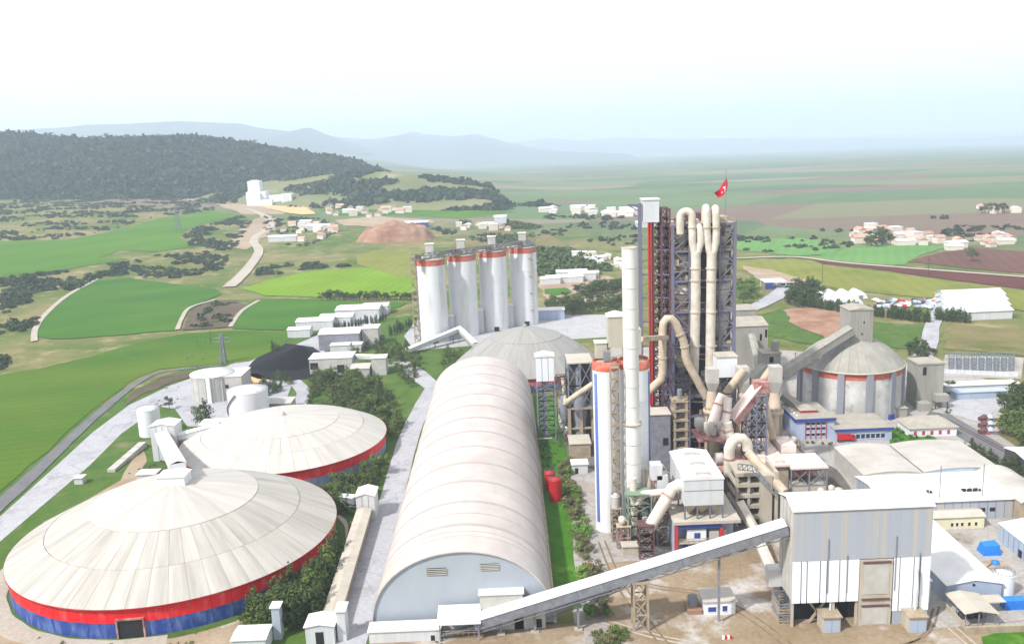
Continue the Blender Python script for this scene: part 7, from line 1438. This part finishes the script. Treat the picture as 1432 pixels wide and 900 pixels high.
grove(40, [(1102,425),(1112,408),(1138,404),(1146,420),(1135,432),(1110,432)], [('round', 'leaf_dark'), ('cone', 'leaf_dark')], (8, 12), 'dark tree of the clump left of the white tents', 'clump left of the tents', gap=3.5)
grove(20, [(1030,405),(1045,400),(1060,405),(1055,425),(1030,425)], [('round', 'leaf_mid'), ('round', 'leaf_bright')], (7, 11), 'green tree beside the access road right of the kiln tower', 'trees right of the kiln tower', gap=4)
row(30, (452,420), (582,420), 'round', 'leaf_dark', (5, 8), 'dark tree of the line below the bright field', 'tree line below the bright field', 1.5, 1.2)
grove(60, [(752,430),(780,425),(870,418),(870,438),(790,442)], [('round', 'leaf_dark'), ('round', 'leaf_mid')], (6, 9), 'dark tree of the belt behind the white concrete yard', 'tree belt behind the white yard', gap=3); grove(40, [(800,410),(868,398),(870,408),(815,420)], [('round', 'leaf_dark')], (6, 9), 'dark tree of the line right of the white compound', 'tree line right of the compound', gap=3)
row(14, (545,470), (582,455), 'cypress', 'leaf_dark', (5, 8), 'slim cypress left of the silo row', 'cypresses left of the silos', .6); row(26, (470,465), (540,448), 'cypress', 'leaf_dark', (4, 7), 'slim cypress of the line in front of the far workshops', 'cypress line by the workshops', .8)
grove(26, [(1205,345),(1212,333),(1240,330),(1250,340),(1238,346)], [('round', 'leaf_dark')], (8, 12), 'dark tree of the clump in the village on the plain', 'village trees', gap=5); grove(14, [(1370,298),(1385,292),(1410,296),(1400,300)], [('round', 'leaf_dark')], (8, 12), 'hazy tree of the far hamlet', 'far hamlet trees', gap=8)
tree(gat(1359, 366), 14, 'round', 'leaf_mid', 'single green tree standing in the brown ploughed field', None)
grove(40, [(1320,575),(1326,570),(1330,575),(1326,580)], [('bush', 'leaf_mid')], (1, 2), 'low shrub beside the white yard', 'shrubs by the white yard', gap=1.2)
# uncountable scrub and woods
def clump(n, size, seed, squash=.7): return leaf_cloud([(0, 0, .35), (.3, .1, .25), (-.25, .2, .3), (0, -.3, .25)], [(.45, .45, .4*squash)]*4, n, size, seed=seed)
def scatter_stuff(name, P, smin, smax, m, label, n=26, size=.3, squash=.7):
    P = np.array(P); T_ = [clump(n, size, 100+i, squash) for i in range(4)]; V_ = []; F_ = []; off = 0
    for i, p in enumerate(P):
        v, f = T_[i % 4]; a = nr.uniform(0, 6.28); s = nr.uniform(smin, smax)*(1+.5*(nr.random() < .1)); c, sn = math.cos(a)*s, math.sin(a)*s
        V_.append(np.stack([v[:, 0]*c-v[:, 1]*sn+p[0], v[:, 0]*sn+v[:, 1]*c+p[1], v[:, 2]*s*nr.uniform(.8, 1.25)+p[2]-.1*s], 1)); F_.append(f+off); off += len(v)
    o = link(name, np_mesh(name, np.concatenate(V_), np.concatenate(F_), m)); return tag(o, label, name, None, 'stuff')
def pts_in(poly, n, clusters=.55, sc=.012):
    W_ = [gat(*q) for q in poly]; xs = [q.x for q in W_]; ys = [q.y for q in W_]; out = []; tr = 0
    while len(out) < n and tr < n*60:
        tr += 1; x, y = vr.uniform(min(xs), max(xs)), vr.uniform(min(ys), max(ys))
        if inside(W_, x, y) and noise.noise((x*sc, y*sc, 8.0)) > (clusters-.5)+vr.uniform(-.15, .15): out.append((x, y, gz(x, y)))
    return out
S = pts_in([(0,284),(60,275),(190,268),(300,285),(300,296),(230,302),(160,320),(95,334),(0,337)], 1600, .56, .02)+pts_in([(0,390),(100,378),(180,365),(175,385),(135,390),(95,412),(60,436),(45,470),(0,520)], 520, .5, .02)+pts_in([(270,345),(255,332),(275,318),(340,302),(352,312),(330,345),(300,390),(190,388),(180,366)], 620, .45, .02)
S += pts_in([(345,395),(370,375),(440,368),(500,372),(420,378),(370,390)], 130, .5, .03)+pts_in([(370,300),(440,304),(480,320),(440,345),(400,345),(372,335)], 160, .5, .03)+pts_in([(260,460),(300,425),(330,424),(320,455)], 40, .6, .05)+pts_in([(600,318),(760,322),(840,340),(740,345),(640,335)], 160, .6)
scatter_stuff('scrub', S, 3.0, 5.6, 'leaf_scrub', 'dark bushes scattered over the left hillsides', 34, .22)
S = pts_in([(752,348),(790,350),(850,368),(856,384),(800,384),(752,388)], 420, .2)+pts_in([(690,334),(720,330),(742,342),(720,346)], 70, .2)+pts_in([(640,310),(720,312),(760,318),(740,322),(650,318)], 130, .4)
scatter_stuff('woodland', S, 4.5, 7.5, 'leaf_dark', 'dark woodland right behind the silo row', 40, .2, 1.1)
S = pts_in([(1030,325),(1200,322),(1200,345),(1130,360),(1030,350)], 60, .62)+pts_in([(760,300),(890,300),(890,345),(780,340)], 120, .6)+pts_in([(1300,300),(1432,304),(1432,345),(1330,335)], 50, .62)
scatter_stuff('scrub', S, 4, 7, 'leaf_scrub', 'scattered hedges and bushes on the hazy plain', 26, .25)
def hill_pts(h, n, cond, far=.55):
    _, vs, nn, rows = h; out = []; tr = 0
    while len(out) < n and tr < n*30:
        tr += 1; i = vr.randrange(nn-1); j = vr.randrange(int(rows*far)); a, b, c, d = vs[j*nn+i], vs[j*nn+i+1], vs[(j+1)*nn+i], vs[(j+1)*nn+i+1]; u, v = vr.random(), vr.random()
        p = tuple((a[k]*(1-u)+b[k]*u)*(1-v)+(c[k]*(1-u)+d[k]*u)*v for k in range(3))
        if cond(p): out.append(p)
    return out
scatter_stuff('forest', hill_pts(hillD, 10500, lambda p: noise.noise((p[0]*.006, p[1]*.006, 2)) > -.7), 8, 14, 'leaf_forest', 'dense dark forest covering the long left hill', 12, .38, 1.1)
scatter_stuff('scrub', hill_pts(hillE, 2600, lambda p: noise.noise((p[0]*.008, p[1]*.012, 5)) > .0+vr.uniform(-.1, .1)), 6, 11, 'leaf_forest', 'dark scrub patches on the bare hill behind the works', 14, .36); scatter_stuff('scrub', hill_pts(hillF, 260, lambda p: True), 5, 9, 'leaf_forest', 'dark scrub on the small far knoll', 14, .36)
grass_pts = [(x, y, 0.03) for x, y in ((vr.uniform(-200, -20), vr.uniform(170, 560)) for _ in range(2600)) if clear(x, y) and not (-170 < x < -60 and 430 < y < 560) and noise.noise((x*.05, y*.05, 4)) > -.05 and x > -125-.22*(y-200)]
scatter_stuff('weeds', [p for p in grass_pts if not (-160 < p[0] < -100 and 360 < p[1] < 440)], .5, 1.1, 'leaf_olive', 'low weeds and tufts on the rough ground around the domes', 14, .34, .5)
# ------------------------------------------------------------------ haze
g = G(); g.box(-29500, 29500, -3600, 29500, -331, 470)
me = mesh('haze', g, None); hz = link('haze', me); tag(hz, 'pale blue haze over the whole valley', 'haze', None, 'stuff')
hm = bpy.data.materials.new('haze'); hm.use_nodes = True; ht = hm.node_tree; ht.nodes.clear()
hv = ht.nodes.new('ShaderNodeVolumePrincipled'); hv.inputs['Color'].default_value = (0.71, 0.83, 1.0, 1); hv.inputs['Density'].default_value = HAZE_DENSITY; hv.inputs['Anisotropy'].default_value = 0.1
ho = ht.nodes.new('ShaderNodeOutputMaterial'); ht.links.new(hv.outputs[0], ho.inputs['Volume']); me.materials.append(hm)
